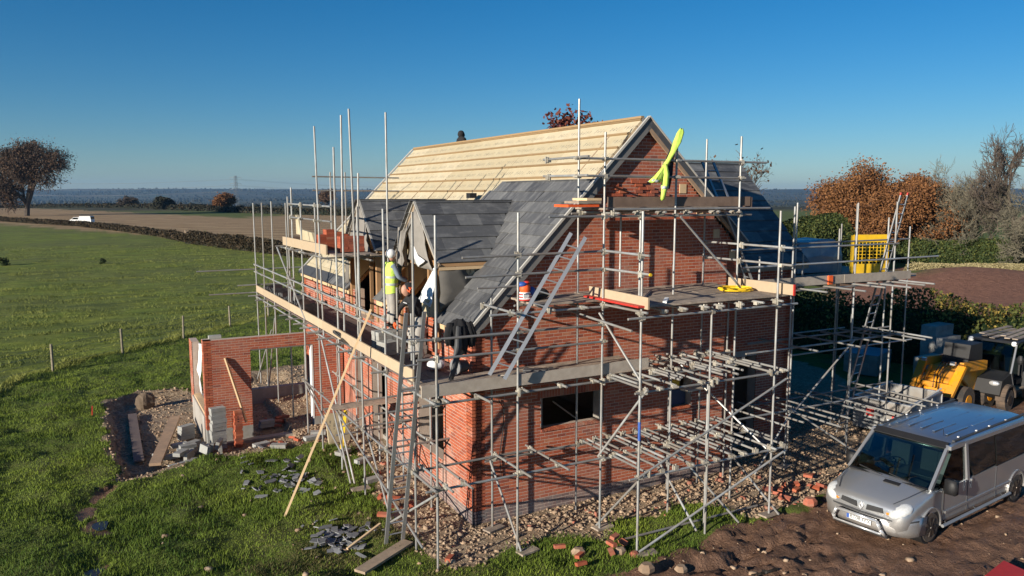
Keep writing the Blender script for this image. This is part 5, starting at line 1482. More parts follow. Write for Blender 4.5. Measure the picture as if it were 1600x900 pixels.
# ================================================================ MACHINES AND YARD
dg = thing('loader', 'muddy yellow loader with folded lift arms parked in the shade behind the silver minibus', 'digger', (16.75, .75, 0), R(8))
def lb(par): 
    def f(mb, name, mat, smooth=False, parent=None, **kw): return local(mb.build(name, MAT[mat], parent or par, smooth, **kw))
    return f
L_ = lb(dg)
L_(M().prism([(.6, .45), (3.1, .45), (3.1, 1.25), (2.5, 1.5), (1.2, 1.45), (.6, 1.1)], 'y', -.55, .55), 'chassis', 'digger')
L_(M().prism([(1.7, 1.45), (2.9, 1.45), (2.8, 2.2), (1.9, 2.2)], 'y', -.45, .45), 'cab', 'black')
for sg in (-1, 1):
    L_(M().beam((2.6, sg * .68, 1.5), (.75, sg * .68, 1.62), .14, .30, up=(0, 0, 1)), 'lift_arm', 'digger')
    L_(M().beam((.85, sg * .68, 1.66), (-.05, sg * .62, .62), .13, .27, up=(1, 0, 1)), 'lift_arm', 'digger')
    L_(M().tube((1.5, sg * .58, .9), (.55, sg * .60, 1.45), .06, n=10), 'lift_ram', 'digger')
    L_(M().tube((.95, sg * .45, 1.50), (.1, sg * .45, .75), .055, n=10).tube((.4, sg * .45, 1.01), (-.12, sg * .45, .55), .03, n=8), 'tilt_ram', 'digger')
    for x in (.95, 2.65):
        w = L_(M().tube((x, sg * .55, .48), (x, sg * .90, .48), .48, n=24), 'wheel', 'tyre')
        L_(M().tube((x, sg * .88, .48), (x, sg * .915, .48), .22, n=18), 'rim', 'digger', parent=w)
    L_(M().cbox((.5, sg * .5, 1.75), (.12, .16, .1)), 'work_lamp', 'lamp')
L_(M().beam((.3, -.62, 1.0), (.3, .62, 1.0), .16, .16), 'cross_tube', 'digger')
L_(M().box(.45, .62, -.45, .45, .6, 1.0), 'front_panel', 'digger')
L_(M().box(.44, .46, -.4, .4, .98, 1.06), 'red_strip', 'red')
L_(M().loft([[(x_, -.85, z_), (x_, .85, z_), (x2, .85, z2), (x2, -.85, z2)] for x_, z_, x2, z2 in ((-.15, .75, -.08, .75), (-.5, .45, -.4, .5), (-.35, .12, -.3, .2), (.1, .05, .12, .12))]), 'bucket', 'black')
for k in range(3): L_(M().path([(1.0, -.2 + .1 * k, 1.5), (.7, -.25 + .1 * k, 1.75), (.3, -.2 + .1 * k, 1.4), (.2, -.2 + .1 * k, .9)], .018, 6), 'hydraulic_hose', 'black')

dg.scale = (.92, .92, .98)
bg_ = thing('utility_buggy', 'black roofed utility buggy with clear windscreen and boards on its roof, beside the yellow loader', 'buggy', (18.75, .55, 0), R(10))
B_ = lb(bg_)
B_(M().prism([(0, .55), (.15, .95), (.95, 1.12), (1.05, .5), (2.0, .45), (2.05, .95), (3.1, .98), (3.1, .45), (.2, .4)], 'y', -.72, .72), 'body', 'black')
B_(M().box(1.0, 2.05, -.7, .7, .42, .5), 'floor_pan', 'timber_old', label='mud coated floor of the buggy')
B_(M().prism([(.2, .9), (.95, 1.13), (.95, 1.15), (.2, .93)], 'y', -.62, .62), 'bonnet', 'black')
for sg in (-1, 1):
    B_(M().path([(.80, sg * .70, 1.08), (1.22, sg * .66, 1.92), (2.15, sg * .66, 1.95), (2.35, sg * .68, .95)], .03, 8), 'roll_bar', 'alu')
    B_(M().tube((1.15, sg * .70, .45), (.80, sg * .70, 1.08), .03, n=8), 'roll_bar', 'alu')
    B_(M().ball((.12, sg * .52, .86), .11, 12, 8, (.6, 1.3, .7)), 'headlight', 'lamp')
    B_(M().ball((1.2, sg * .6, 1.93), .08, 10, 6), 'roof_lamp', 'white')
    ms = M(); ms.ball((1.0, sg * .86, 1.5), .13, 10, 6, (.5, .7, 1.2)); B_(ms, 'mirror', 'black')
    for x in (.5, 2.5):
        w = B_(M().tube((x, sg * .58, .33), (x, sg * .82, .33), .33, n=24), 'wheel', 'tyre')
        B_(M().tube((x, sg * .80, .33), (x, sg * .835, .33), .15, n=14), 'rim', 'rim', parent=w)
        ar = M()
        for k in range(10):
            t0, t1 = math.pi * k / 10, math.pi * (k + 1) / 10
            ar.beam((x + .42 * math.cos(t0), sg * .72, .36 + .42 * math.sin(t0)), (x + .42 * math.cos(t1), sg * .72, .36 + .42 * math.sin(t1)), .06, .26, up=(0, 1, 0))
        B_(ar, 'mudguard', 'tyre')
wsb = M(); wsb.hexa([(.84, -.62, 1.12), (.86, -.62, 1.10), (.86, .62, 1.10), (.84, .62, 1.12), (1.20, -.58, 1.90), (1.22, -.58, 1.88), (1.22, .58, 1.88), (1.20, .58, 1.90)])
B_(wsb, 'windscreen', 'windscreen')
rf = M(); rf.loft([[(1.15, -y, 1.93), (1.2, -y, 1.99), (2.2, -y, 2.0), (2.28, -y, 1.94)] for y in (-.72, -.5, 0, .5, .72)]); B_(rf, 'roof', 'blue' if 0 else 'black')
for y in (-.36, .30):
    B_(M().box(1.55, 2.05, y - .25, y + .25, .62, .76).cbox((2.05, y, 1.05), (.12, .48, .6)), 'seat', 'black')
sw = M(); c = Vector((1.3, .3, 1.08))
for i in range(14):
    t0, t1 = 2 * math.pi * i / 14, 2 * math.pi * (i + 1) / 14
    sw.tube(c + Vector((-.09 * math.cos(t0), .17 * math.sin(t0), .15 * math.cos(t0))), c + Vector((-.09 * math.cos(t1), .17 * math.sin(t1), .15 * math.cos(t1))), .013, n=5)
B_(sw, 'steering_wheel', 'black')
for k in range(4):
    o = thing('board_stack', '', 'boards') if 0 else None
bg_.scale = (1.12, 1.12, 1.1)
bs_ = thing('board_bundle', 'bundle of pale weathered boards lying across the rear roof of the black buggy', 'boards', (21.5, 1.0, 2.2), R(10))
for k in range(6): local(M().cbox((rnd.uniform(-.2, .2), -.5 + .2 * k, .03 + .035 * (k % 3)), (2.4, .17, .03), Matrix.Rotation(rnd.uniform(-.06, .06), 3, 'Z')).build('board', MAT['board'], bs_))

# open-topped grey bin with red fittings
sk = thing('open_bin', 'light grey open topped metal bin between the scaffold and the yellow loader', 'bin', (14.6, .35, 0), R(14))
K_ = lb(sk)
for a in ((-1.2, 1.2, -.82, -.78, .12, 1.02), (-1.2, 1.2, .78, .82, .12, 1.02), (-1.2, -1.16, -.779, .779, .12, 1.02), (1.16, 1.2, -.779, .779, .12, 1.02)): K_(M().box(*a), 'side_panel', 'bin')
K_(M().box(-1.159, 1.159, -.779, .779, .12, .16), 'floor', 'lead')
for x in (-1.2, -.4, .4, 1.2): K_(M().box(x - .03, x + .03, -.86, -.822, .1, 1.0), 'rib', 'alu')
for y in (-.8, .8): K_(M().box(-1.24, 1.24, y - .04, y + .04, 1.02, 1.07), 'top_rail', 'alu')
for x in (-1.2, 1.2): K_(M().box(x - .04, x + .04, -.759, .759, 1.021, 1.071), 'top_rail', 'alu')
K_(M().cbox((-1.25, -.5, .55), (.06, .3, .25)).cbox((-1.25, .3, .65), (.06, .2, .2)), 'reflector', 'red', label='red reflector plates')
for y in (-.5, .5): K_(M().tube((0, y - .1, .14), (0, y + .1, .14), .14, n=14), 'roller', 'black')

# block packs
def pack(name, label, cat, loc, rz, nx_, ny_, nz_, size, mat, skip=None, wrap=None, top=None, group=None, jit=.006, child='block'):
    t = thing(name, label, cat, loc, rz, group)
    me_ = M().box(-size[0] / 2 + .004, size[0] / 2 - .004, -size[1] / 2 + .004, size[1] / 2 - .004, 0, size[2] - .004).mesh(child, MAT[mat])
    for k in range(nz_):
        for i in range(nx_):
            for j in range(ny_):
                if skip and skip(i, j, k): continue
                if 0 < i < nx_ - 1 and 0 < j < ny_ - 1 and k < nz_ - 1 and not skip: continue
                local(link(child, me_, t, mw=Matrix.Translation(((i - (nx_ - 1) / 2) * size[0] + rnd.uniform(-jit, jit), (j - (ny_ - 1) / 2) * size[1] + rnd.uniform(-jit, jit), k * size[2] + .002)) @ Matrix.Rotation(rnd.uniform(-.02, .02), 4, 'Z')))
    if top: local(M().cbox((0, 0, nz_ * size[2] + .012), (nx_ * size[0] + .02, ny_ * size[1] + .02, .018)).build('top_sheet', MAT[top], t))
    return t
pack('block_pack', 'tall stepped stack of grey concrete blocks left of the buggy in the shade', 'blocks', (22.9, 4.3, 0), R(5), 3, 4, 9, (.44, .30, .215), 'block', skip=lambda i, j, k: (k > 5 and j == 0 and k > 7 - i) or (k > 8 - (3 - j) * 1 and j < 2), top=None)
pack('block_pack', 'low wide stack of grey blocks in front of the stepped stack', 'blocks', (20.7, 3.2, 0), R(5), 3, 3, 5, (.44, .30, .215), 'block')
MAT['bluewrap'] = plain('pale_blue_wrap', (.27, .31, .37), .35, var=.25, scale=5, bmp=.4, bscale=9)
pack('wrapped_pack', 'pack of blocks with pale blue wrapping, seen under the far right scaffold board', 'blocks', (24.6, 8.6, 0), R(20), 3, 3, 7, (.62, .5, .22), 'block', top='bluewrap')
pack('wrapped_pack', 'pale blue topped pack of boards half hidden behind the far right ladder', 'boards', (20.6, 6.0, 0), R(20), 2, 4, 5, (.9, .32, .16), 'concrete', top='bluewrap')
tp_ = thing('timber_stack', 'stack of long pale boards lying on the frosty yard near the hedge', 'timber', (24.6, 5.9, 0), R(80))
for k in range(10): local(M().cbox((rnd.uniform(-.2, .2), -.5 + .22 * (k % 5), .1 + .06 * (k // 5)), (3.2, .16, .05)).build('board', MAT['board'], tp_))
# timber rail fence by the hedge
fn = thing('rail_fence', 'short dark timber fence with four rails in front of the hedge', 'fence', (24.9, 10.4, 0), 0)
for k in range(3): M().box(24.75, 24.87, 8.0 + 1.6 * k - .06, 8.0 + 1.6 * k + .06, 0, 1.25).build('post', MAT['wood_fence'], fn)
for z in (.3, .58, .86, 1.12): M().box(24.70, 24.748, 7.7, 11.4, z - .045, z + .045).build('rail', MAT['wood_fence'], fn)
# loading platform at the back right, with its yellow gate and a wrapped load
for (x, y) in ((12.9, 1.4), (16.2, 1.4), (12.9, 4.0), (16.2, 4.0)): tube((x, y, 0), (x, y, 6.1), 'standard')
for y in (1.4, 4.0): tube((11.0, y, 4.5), (16.6, y, 4.5), 'ledger'); tube((11.0, y, 2.4), (16.6, y, 2.4), 'ledger')
boards('x', 10.8, 16.4, 1.2, 4.1, 4.55)
gt = thing('loading_gate', 'bright yellow steel mesh gate standing upright at the right end of the scaffold', 'gate', (15.1, 2.0, 4.6), R(-18))
G_ = lb(gt)
for x in (-.62, .62): G_(M().box(x - .04, x + .04, -.03, .03, 0, 1.22), 'frame_post', 'yellow')
G_(M().box(-.58, .58, -.025, .025, .0, .30), 'kick_plate', 'yellow'); G_(M().box(-.58, .58, -.025, .025, 1.0, 1.24), 'head_plate', 'yellow')
for k in range(9): G_(M().box(-.52 + .13 * k - .008, -.52 + .13 * k + .008, -.008, .008, .3, 1.0), 'mesh_wire', 'yellow')
for k in range(6): G_(M().box(-.58, .58, .009, .024, .38 + .11 * k - .008, .38 + .11 * k + .008), 'mesh_wire', 'yellow')
MAT['wrap'] = plain('grey_shrink_wrap', (.20, .23, .27), .35, var=.4, scale=3, bmp=.6, bscale=8)
wl = thing('wrapped_load', 'grey plastic wrapped load with blue boxes and red print left of the yellow gate', 'insulation', (13.6, 3.4, 4.6), R(4))
W_ = lb(wl)
rr = []
for (z, a, b) in ((0, 1.15, .72), (.55, 1.17, .74), (.85, 1.05, .66), (1.05, .85, .55)):
    rr.append([(a * sx + rnd.uniform(-.05, .05), b * sy + rnd.uniform(-.04, .04), z + rnd.uniform(-.05, .05)) for sx, sy in ((-1, -1), (-.5, -1.02), (0, -1), (.5, -1.03), (1, -1), (1.03, 0), (1, 1), (0, 1.02), (-1, 1), (-1.03, 0))])
W_(M().loft(rr), 'plastic_wrap', 'wrap', False)
W_(M().box(-1.9, -1.2, -.6, .6, 0, 1.02), 'blue_box', 'bluewrap'); W_(M().box(-1.75, -1.35, -.62, -.602, .55, .82), 'red_label', 'red'); W_(M().box(-2.1, -1.92, -.4, .3, .85, 1.1), 'white_box', 'white')

# ================================================================ THINGS LYING ABOUT
def one(name, mb, mat, label, cat, group=None, smooth=False):
    return mb.build(name, MAT[mat] if isinstance(mat, str) else mat, None, smooth, label=label, cat=cat, group=group)
one('timber_prop', M().beam((-3.49, 2.38, .02), (-1.60, 1.78, 4.62), .055, .045), 'timber', 'long pale timber prop leaning from the grass up to the left scaffold', 'timber')
one('timber_batten', M().beam((-3.13, 9.14, .36), (-3.61, 9.46, 2.30), .09, .045), 'timber', 'pale batten leaning on the brick front of the garage wall', 'timber')
one('plank', M().beam((-6.02, 13.85, -.19), (-6.1, 8.6, -.19), .26, .045), 'board_dark', 'dark scaffold plank lying flat at the left edge of the gravel plot', 'plank')
one('plank', M().beam((-4.85, 12.0, .02), (-5.75, 7.75, -.08), .30, .075), 'barge', 'thick brown plank propped at an angle beside the garage blocks', 'plank')
one('spirit_level', M().beam((-1.1, 6.2, .06), (-.75, 6.9, .95), .09, .035), 'hose', 'yellow spirit level leaning beside the insulation board under the scaffold', 'level')
one('insulation_sheet', M().hexa([(-1.25, 6.9, .02), (-.6, 7.0, .02), (-.6, 7.1, .02), (-1.25, 7.0, .02), (-1.25, 7.25, .8), (-.6, 7.3, .82), (-.6, 7.4, .8), (-1.25, 7.35, .8)]), 'insul', 'cream insulation board leaning against the brickwork under the scaffold', 'board')
one('board_offcut', M().cbox((-2.2, -.6, .06), (1.5, .26, .05), Matrix.Rotation(R(32), 3, 'Z')), 'timber_old', 'old board half buried at the foot of the left ladder', 'plank')
one('batten_offcut', M().beam((-2.75, .1, .04), (-1.9, .55, .22), .05, .04), 'timber', 'short pale batten sticking up from the grass beside broken slates', 'timber')
def boulder_mesh():
    g = np.random.default_rng(3); m_ = M(); rings = []
    for k in range(1, 9):
        ph = math.pi * k / 9; ring = []
        for i in range(13):
            t = 2 * math.pi * i / 13; r = .30 * (1 + g.normal(0, .09)) * (.85 + .25 * math.sin(2 * t + 1))
            ring.append((-5.55 + r * math.sin(ph) * math.cos(t), 14.85 + r * .85 * math.sin(ph) * math.sin(t), -.05 + .34 * math.cos(ph) * (1 + g.normal(0, .05))))
        rings.append(ring)
    return m_.loft(rings)
one('stone_slab', boulder_mesh(), 'clod', 'rough brown clod of earth at the far left corner of the gravel plot', 'rock')
one('marker_peg', M().beam((-7.2, 13.6, 0), (-7.18, 13.62, .30), .035, .035), 'red', 'small red marker peg in the grass left of the gravel plot', 'peg')
one('plastic_crate', M().prism([(7.0, -6.9), (7.9, -6.72), (7.8, -7.5), (6.95, -7.6)], 'z', .02, .26), 'red', 'red plastic item on the mud in the lower right corner', 'crate')

# loose concrete blocks, each its own object
blk = M().box(-.22, .22, -.05, .05, 0, .215).mesh('concrete_block', MAT['block'])
def block(x, y, z, rz, rx=0.0, label='', group='loose concrete blocks by the garage'):
    o = bpy.data.objects.new('concrete_block', blk); COL.objects.link(o)
    if x < -1.7: z -= .27      # on the dug-out plot
    o.matrix_basis = Matrix.Translation((x, y, z)) @ Matrix.Rotation(rz, 4, 'Z') @ Matrix.Rotation(rx, 4, 'X')
    o['label'] = label; o['category'] = 'block'; o['group'] = group
P2_ = math.pi / 2
for i in range(4): block(-4.75, 10.35, .05 + .105 * i + .05, .35 + .05 * i, P2_, ['bottom block', 'second block', 'third block', 'top block'][i] + ' of the neat four high pile left of the garage wall')
for i in range(3): block(-4.95 + .05 * i, 8.75, .1 + .1 * i, -.2 + .2 * i, P2_, ['lowest', 'middle', 'upper'][i] + ' block of the three block pile just right of the brown plank')
for i, (x, y, z, a, rx) in enumerate(((-4.45, 8.9, .02, 1.2, .15), (-4.3, 8.6, .02, 1.35, -.1), (-4.15, 8.9, .02, 1.3, .12), (-4.0, 8.45, .02, 1.5, 0))): block(x, y, z, a, rx, ['leftmost', 'second', 'third', 'rightmost'][i] + ' of the blocks standing on edge at the garage corner')
for i, (x, y, a, rx) in enumerate(((-5.1, 7.75, .5, P2_), (-4.6, 7.9, -.4, P2_), (-5.35, 8.6, .1, P2_), (-4.85, 8.2, 1.0, .0), (-5.6, 9.0, .8, P2_), (-3.3, 7.75, .3, P2_), (-5.25, 7.3, .35, 0), (-5.0, 9.6, .2, P2_))):
    block(x, y, .06 + (.05 if rx else 0), a, rx, ['flat block at the grass edge nearest the brown plank foot', 'flat block in front of the leaning row of blocks', 'flat block beside the middle of the brown plank', 'upright block between the low pile and the grass', 'flat block left of the brown plank on the gravel', 'pale flat block at the grass edge below the brick stack', 'block on edge at the grass, nearest the camera', 'flat block close behind the four high pile'][i])
for i in range(2): block(-2.35 + .02 * i, 10.4, .12 + .11 * i, .1, P2_, ['lower', 'upper'][i] + ' block of the pair lying inside the garage opening')
for i, (x, y, a) in enumerate(((-1.6, 7.7, .2), (-1.2, 6.0, .6), (-1.25, 8.1, -.3), (-.9, 5.1, .4), (-1.1, 3.6, .2))): block(x, y, .08, a, P2_, ['block under the left scaffold nearest the scattered red bricks', 'block under the left scaffold near the yellow spirit level', 'block under the left scaffold closest to the garage corner', 'block on the rubble below the low plank platform', 'block on the rubble by the door opening in the long wall'][i], 'loose blocks under the left scaffold')
for i, (x, y, z, a, rx, lb_) in enumerate(((-3.0, 7.9, .3, .3, P2_, 'pale slab tilted at the grass edge right of the brick stack'), (-2.5, 7.55, .3, -.5, P2_, 'pale block at the grass edge between slab and scattered bricks'), (-4.1, 8.1, .31, 1.2, .3, 'tilted block in front of the block pillar'), (-4.75, 8.95, .30, .6, P2_, 'flat block directly behind the three block pile'), (-4.5, 7.7, .32, 1.9, .2, 'leaning block nearest the grass in front of the garage corner'), (-5.15, 8.15, .31, .9, P2_, 'flat block touching the lower end of the brown plank'))):
    block(x, y, z, a, rx, lb_)
pack('block_pillar', 'narrow pillar of stacked grey blocks against the foot of the garage wall', 'blocks', (-3.95, 9.0, -.28), R(8), 1, 1, 11, (.42, .26, .112), 'block', jit=.02)
# red brick pillar, perforated faces
bp = thing('brick_stack', 'narrow stack of red perforated bricks at the foot of the garage wall', 'bricks', (-3.42, 8.92, -.28), R(6))
bm_ = M().box(-.11, .11, -.052, .052, 0, .066).mesh('brick', MAT['brick'])
for k in range(16):
    for j in (-1, 1):
        if k < 15 or j < 0: local(link('brick', bm_, bp, mw=Matrix.Translation((rnd.uniform(-.015, .015), j * .056, k * .069)) @ Matrix.Rotation(P2_ * 0 + rnd.uniform(-.06, .06), 4, 'Z')))
for k in range(3): local(M().cbox((0, -.106, .78 + k * .07), (.05, .006, .03)).build('core_hole', MAT['black'], bp))
def brick_pile(label, x, y, n, spread, seed, z=0.0, cat='bricks'):
    g = random.Random(seed); t = thing('brick_pile', label, cat, (x, y, z))
    for i in range(n):
        h = g.random() ** 2 * .22
        local(link('brick', bm_, t, mw=Matrix.Translation((g.gauss(0, spread), g.gauss(0, spread * .6), .03 + h)) @ Matrix.Rotation(g.uniform(0, 6), 4, 'Z') @ Matrix.Rotation(g.uniform(-.5, .5), 4, 'X')))
brick_pile('scatter of broken red bricks in front of the garage opening', -2.1, 7.75, 26, .35, 1, -.22)
brick_pile('small heap of red bricks lying inside the garage opening', -2.0, 10.5, 10, .25, 2, -.27)
brick_pile('few red bricks and lumps at the mud edge below the loading bay', 1.55, -2.35, 7, .4, 3)
brick_pile('red bricks and rubble under the far right of the scaffold', 7.6, -1.9, 12, .5, 4)
brick_pile('loose bricks by the foot of the left ladder', -1.6, 1.6, 8, .4, 5)
for i, (x, y, s_, c_, lb_) in enumerate(((2.05, -2.55, .13, 'mudstone', 'pale cube of stone near the corner standard of the loading bay'), (1.35, -2.1, .15, 'mudstone', 'pale stone on the edge of the grass strip'), (1.9, -3.6, .16, 'mudstone', 'pale boulder in the mud at the bottom of the yard'), (2.6, -3.75, .13, 'mudstone', 'second pale boulder in the mud beside the larger one'),
                                        (7.25, -2.75, .17, 'rubblered', 'pale broken brick lump at the edge of the mud'), (2.25, -2.75, .1, 'rubblered', 'red brick end by the loading bay standard'), (.55, -3.1, .09, 'rubblered', 'half red brick lying in the near grass strip'))):
    m_ = M(); m_.ball((x, y, gz(x, y) + s_ * .35), s_, 7, 5, (1.1, .9, .75)); one('loose_rock', m_, c_, lb_, 'rock')
o = one('perforated_brick', M().cbox((-1.1, -1.25, gz(-1.1, -1.25) + .04), (.22, .105, .066), Matrix.Rotation(.75, 3, 'Z')), 'brick', 'single red brick lying on the near grass', 'brick')

# broken slates on the grass: individual pieces in two heaps
def slate_heap(label, x, y, n, sx, sy, seed):
    g = random.Random(seed); t = thing('slate_heap', label, 'slates', (x, y, 0))
    for i in range(n):
        w, h = g.uniform(.03, .17), g.uniform(.02, .10); px, py = g.gauss(0, sx), g.gauss(0, sy)
        q = [(-w, -h * .8), (w * .8, -h), (w, h * .5), (-.2 * w, h), (-w * .9, h * .4)]
        m_ = M(); m_.prism(q, 'z', 0, .02)
        local(m_.build('slate_piece', MAT['slate_bits'], t, mw=Matrix.Translation((px, py, gz(x + px, y + py) + .02 + .05 * g.random())) @ Matrix.Rotation(g.uniform(0, 6), 4, 'Z') @ Matrix.Rotation(g.uniform(-.5, .5), 4, 'X')))
slate_heap('heap of broken grey slates on the grass right of the long timber prop', -2.75, .75, 70, .38, .34, 1)
slate_heap('scattered grey slates in the grass around the foot of the prop', -2.9, 4.4, 48, .40, .6, 2)
slate_heap('few flat grey offcuts on the grass beside the garage gravel', -3.2, 6.2, 9, .5, .4, 3)

# on the long platform: stacks of slates, blocks, boards
def slate_stack(label, x, y, z, n, lean, rz):
    t = thing('slate_stack', label, 'slates', (x, y, z), rz, 'slates stacked on the long platform')
    me_ = M().box(-.30, .30, -.008, .008, 0, .40).mesh('roof_tile', MAT['slate'])
    for k in range(n): local(link('roof_tile', me_, t, mw=Matrix.Translation((rnd.uniform(-.04, .04), k * .022, 0)) @ Matrix.Rotation(lean + rnd.uniform(-.05, .05), 4, 'X') @ Matrix.Rotation(rnd.uniform(-.15, .15), 4, 'Y')))
zt = 3.42
for i, (y, n, l, a) in enumerate(((14.3, 14, .15, .5), (13.2, 14, .25, .3), (12.0, 16, .3, .6), (10.9, 14, .4, .2), (9.8, 12, .35, .7), (8.9, 10, .5, .4))):
    slate_stack('stack of grey slates number of rows from the far end of the long platform' if 0 else ['upright slate stack at the far end of the long platform', 'leaning slate stack beside the far end stack', 'thick slate stack in the middle of the far platform row', 'slate stack behind the diagonal brace', 'slate stack just past the dark platform boards', 'slate stack nearest the workers on the long platform'][i], -1.05, y, zt, n, -l, a)
slate_stack('slates leaning on the pale toe board left of the workers', -1.25, 4.6, zt, 6, -.9, 1.4)
slate_stack('slates lying beside the toe board near the wooden prop', -1.2, 3.9, zt, 6, -1.2, 1.2)
pack('block_stack', 'grey blocks stacked as a step under the person in the yellow vest', 'blocks', (-.62, 3.45, 3.41), .1, 2, 2, 4, (.36, .22, .10), 'block', jit=.01)
pack('block_stack', 'pale blocks stacked beside the person in black on the platform', 'blocks', (-.95, 2.6, 3.41), .3, 1, 2, 3, (.40, .2, .10), 'block', jit=.02)
pack('mortar_tub_stack', 'pale crumbling blocks below the sill at the dormer opening', 'blocks', (-.30, 2.35, 3.41), .1, 1, 2, 6, (.3, .2, .10), 'concrete', jit=.03)
rb_ = thing('brick_pack', 'pack of orange red perforated bricks on the upper platform at the left', 'bricks', (-.95, 7.1, 5.6), .05)
for k in range(8):
    for i in range(4):
        for j in range(3):
            if k > 5 and (i in (0, 3) or (k == 7 and i == 2)): continue
            local(link('brick', bm_, rb_, mw=Matrix.Translation((-.33 + .225 * i, -.12 + .11 * j, k * .069)) @ Matrix.Rotation(rnd.uniform(-.03, .03), 4, 'Z')))
rb2 = thing('brick_pack', 'second darker pack of bricks right of the orange red pack on the upper platform', 'bricks', (-.8, 5.9, 5.6), .05)
for k in range(6):
    for i in range(3):
        for j in range(3): local(link('brick', bm_, rb2, mw=Matrix.Translation((-.22 + .225 * i, -.12 + .11 * j, k * .069)) @ Matrix.Rotation(rnd.uniform(-.04, .04), 4, 'Z')))
for i, (y0, y1, x, z0, z1, t_) in enumerate(((9.3, 9.9, -1.3, 5.9, 6.4, .1), (7.9, 9.6, -1.25, 5.75, 6.02, .05))):
    one('insulation_sheet', M().hexa([(x, y0, z0), (x + .08, y0, z0), (x + .08, y1, z0), (x, y1, z0), (x - .05, y0 + .1, z1), (x + .03, y0 + .1, z1), (x + .03, y1 - .2, z1 + t_), (x - .05, y1 - .2, z1 + t_)]), 'insul', ['upright cream board standing on the upper platform', 'long cream board lying behind the upper platform toe board'][i], 'board')
# front platform bits near the corner
one('loose_slate', M().cbox((.12, -1.2, 3.43), (.5, .36, .02), Matrix.Rotation(.5, 3, 'Z')), 'slate', 'single grey slate lying on the front platform at the corner', 'slate')
slate_heap_ = thing('slate_offcuts', 'dark slate offcuts on the front platform at the foot of the ladder', 'slates', (.9, -.8, 3.42))
for k in range(14): local(M().cbox((rnd.uniform(-.5, .6), rnd.uniform(-.3, .4), .02 + .02 * rnd.random()), (rnd.uniform(.1, .35), rnd.uniform(.08, .25), .02), Matrix.Rotation(rnd.uniform(0, 3), 3, 'Z')).build('slate_piece', MAT['slate'], slate_heap_))
bw_ = thing('rubble_bag', 'crumpled red and white rubble bag on the platform at the house corner', 'bag', (-.62, .45, 3.42))
m_ = M(); m_.ball((0, 0, .12), .19, 14, 9, (1.1, .9, .62)); local(m_.build('bag', MAT['white'], bw_)); m_ = M(); m_.ball((.02, .05, .22), .15, 7, 5, (1.1, .8, .5)); local(m_.build('cloth', MAT['rubblered'], bw_))
tb = thing('mortar_bucket', 'round grey bucket on its side at the house corner platform', 'bucket', (-.45, -.15, 3.42))
local(M().tube((0, 0, .16), (.28, .1, .14), .15, .12, 16).build('bucket', MAT['lead'], tb)); local(M().tube((-.01, 0, .16), (.02, .01, .16), .16, n=16).build('rim', MAT['alu'], tb))
# black clothes hung over the guard rail
jk = thing('hanging_jacket', 'black jacket and trousers hanging over the rails at the house corner', 'clothing', (-.55, -.45, 4.95))
g_ = np.random.default_rng(4)
def cloth_tube(par, pts, rad, mat, name, seed, n=18, flat=.5, smooth=True):
    g = np.random.default_rng(seed); rings = []
    ph = g.uniform(0, 6, 6)
    for i, (p, r) in enumerate(zip(pts, rad)):
        ring = []
        for k in range(n):
            t = 2 * math.pi * k / n
            rr_ = r * (1 + .18 * math.sin(3 * t + ph[0] + i * .5) + .12 * math.sin(7 * t + ph[1] - i * .8) + .05 * g.normal())
            ring.append((p[0] + rr_ * math.cos(t), p[1] + rr_ * flat * math.sin(t), p[2] + .02 * math.sin(4 * t + ph[2])))
        rings.append(ring)
    m_ = M(); m_.loft(rings); return m_.build(name, mat, par, smooth=smooth)
cloth_tube(jk, [(-.5, -.45, 4.62), (-.52, -.46, 4.5), (-.5, -.46, 4.3), (-.46, -.45, 4.05), (-.42, -.45, 3.9)], [.10, .20, .22, .17, .10], MAT['black_cloth'], 'jacket_body', 1)
cloth_tube(jk, [(-.30, -.5, 4.56), (-.22, -.5, 4.3), (-.24, -.5, 4.05)], [.07, .09, .07], MAT['black_cloth'], 'sleeve', 2)
cloth_tube(jk, [(-.72, -.5, 4.56), (-.78, -.52, 4.35), (-.74, -.5, 4.12)], [.07, .08, .06], MAT['black_cloth'], 'sleeve', 6)
cloth_tube(jk, [(-.55, -.56, 4.5), (-.58, -.6, 4.1), (-.70, -.66, 3.7), (-.80, -.7, 3.46)], [.05, .075, .06, .05], MAT['lead'], 'hanging_strap', 3)
# yellow jacket hooked on a standard
hj = thing('hanging_jacket', 'fluorescent yellow jacket hooked over the top of a pole at the gable peak', 'clothing', (4.05, -1.5, 8.4))
cloth_tube(hj, [(4.19, -1.56, 8.50), (4.16, -1.57, 8.42), (4.08, -1.58, 8.22), (3.96, -1.6, 8.02), (3.86, -1.6, 7.86), (3.74, -1.6, 7.70)], [.04, .085, .095, .06, .05, .055], MAT['hivis'], 'hood_and_shoulders', 7, flat=.6)
cloth_tube(hj, [(3.76, -1.6, 7.74), (3.66, -1.61, 7.60), (3.55, -1.62, 7.48), (3.46, -1.62, 7.38)], [.05, .075, .10, .135], MAT['hivis'], 'jacket_body', 8, flat=.45)
cloth_tube(hj, [(3.74, -1.62, 7.74), (3.76, -1.64, 7.55), (3.74, -1.64, 7.35), (3.70, -1.64, 7.16), (3.67, -1.64, 7.02)], [.045, .075, .085, .06, .05], MAT['hivis'], 'sleeve', 9, flat=.5)
cloth_tube(hj, [(3.50, -1.62, 7.43), (3.47, -1.62, 7.39)], [.128, .138], MAT['reflect'], 'reflective_band', 10, flat=.47)
cloth_tube(hj, [(3.725, -1.64, 7.29), (3.715, -1.64, 7.24)], [.085, .082], MAT['reflect'], 'reflective_band', 11, flat=.52)
cloth_tube(hj, [(4.10, -1.5, 8.25), (3.98, -1.48, 7.95), (3.92, -1.48, 7.55), (3.90, -1.48, 7.25)], [.05, .08, .09, .07], MAT['black_cloth'], 'dark_lining', 12)
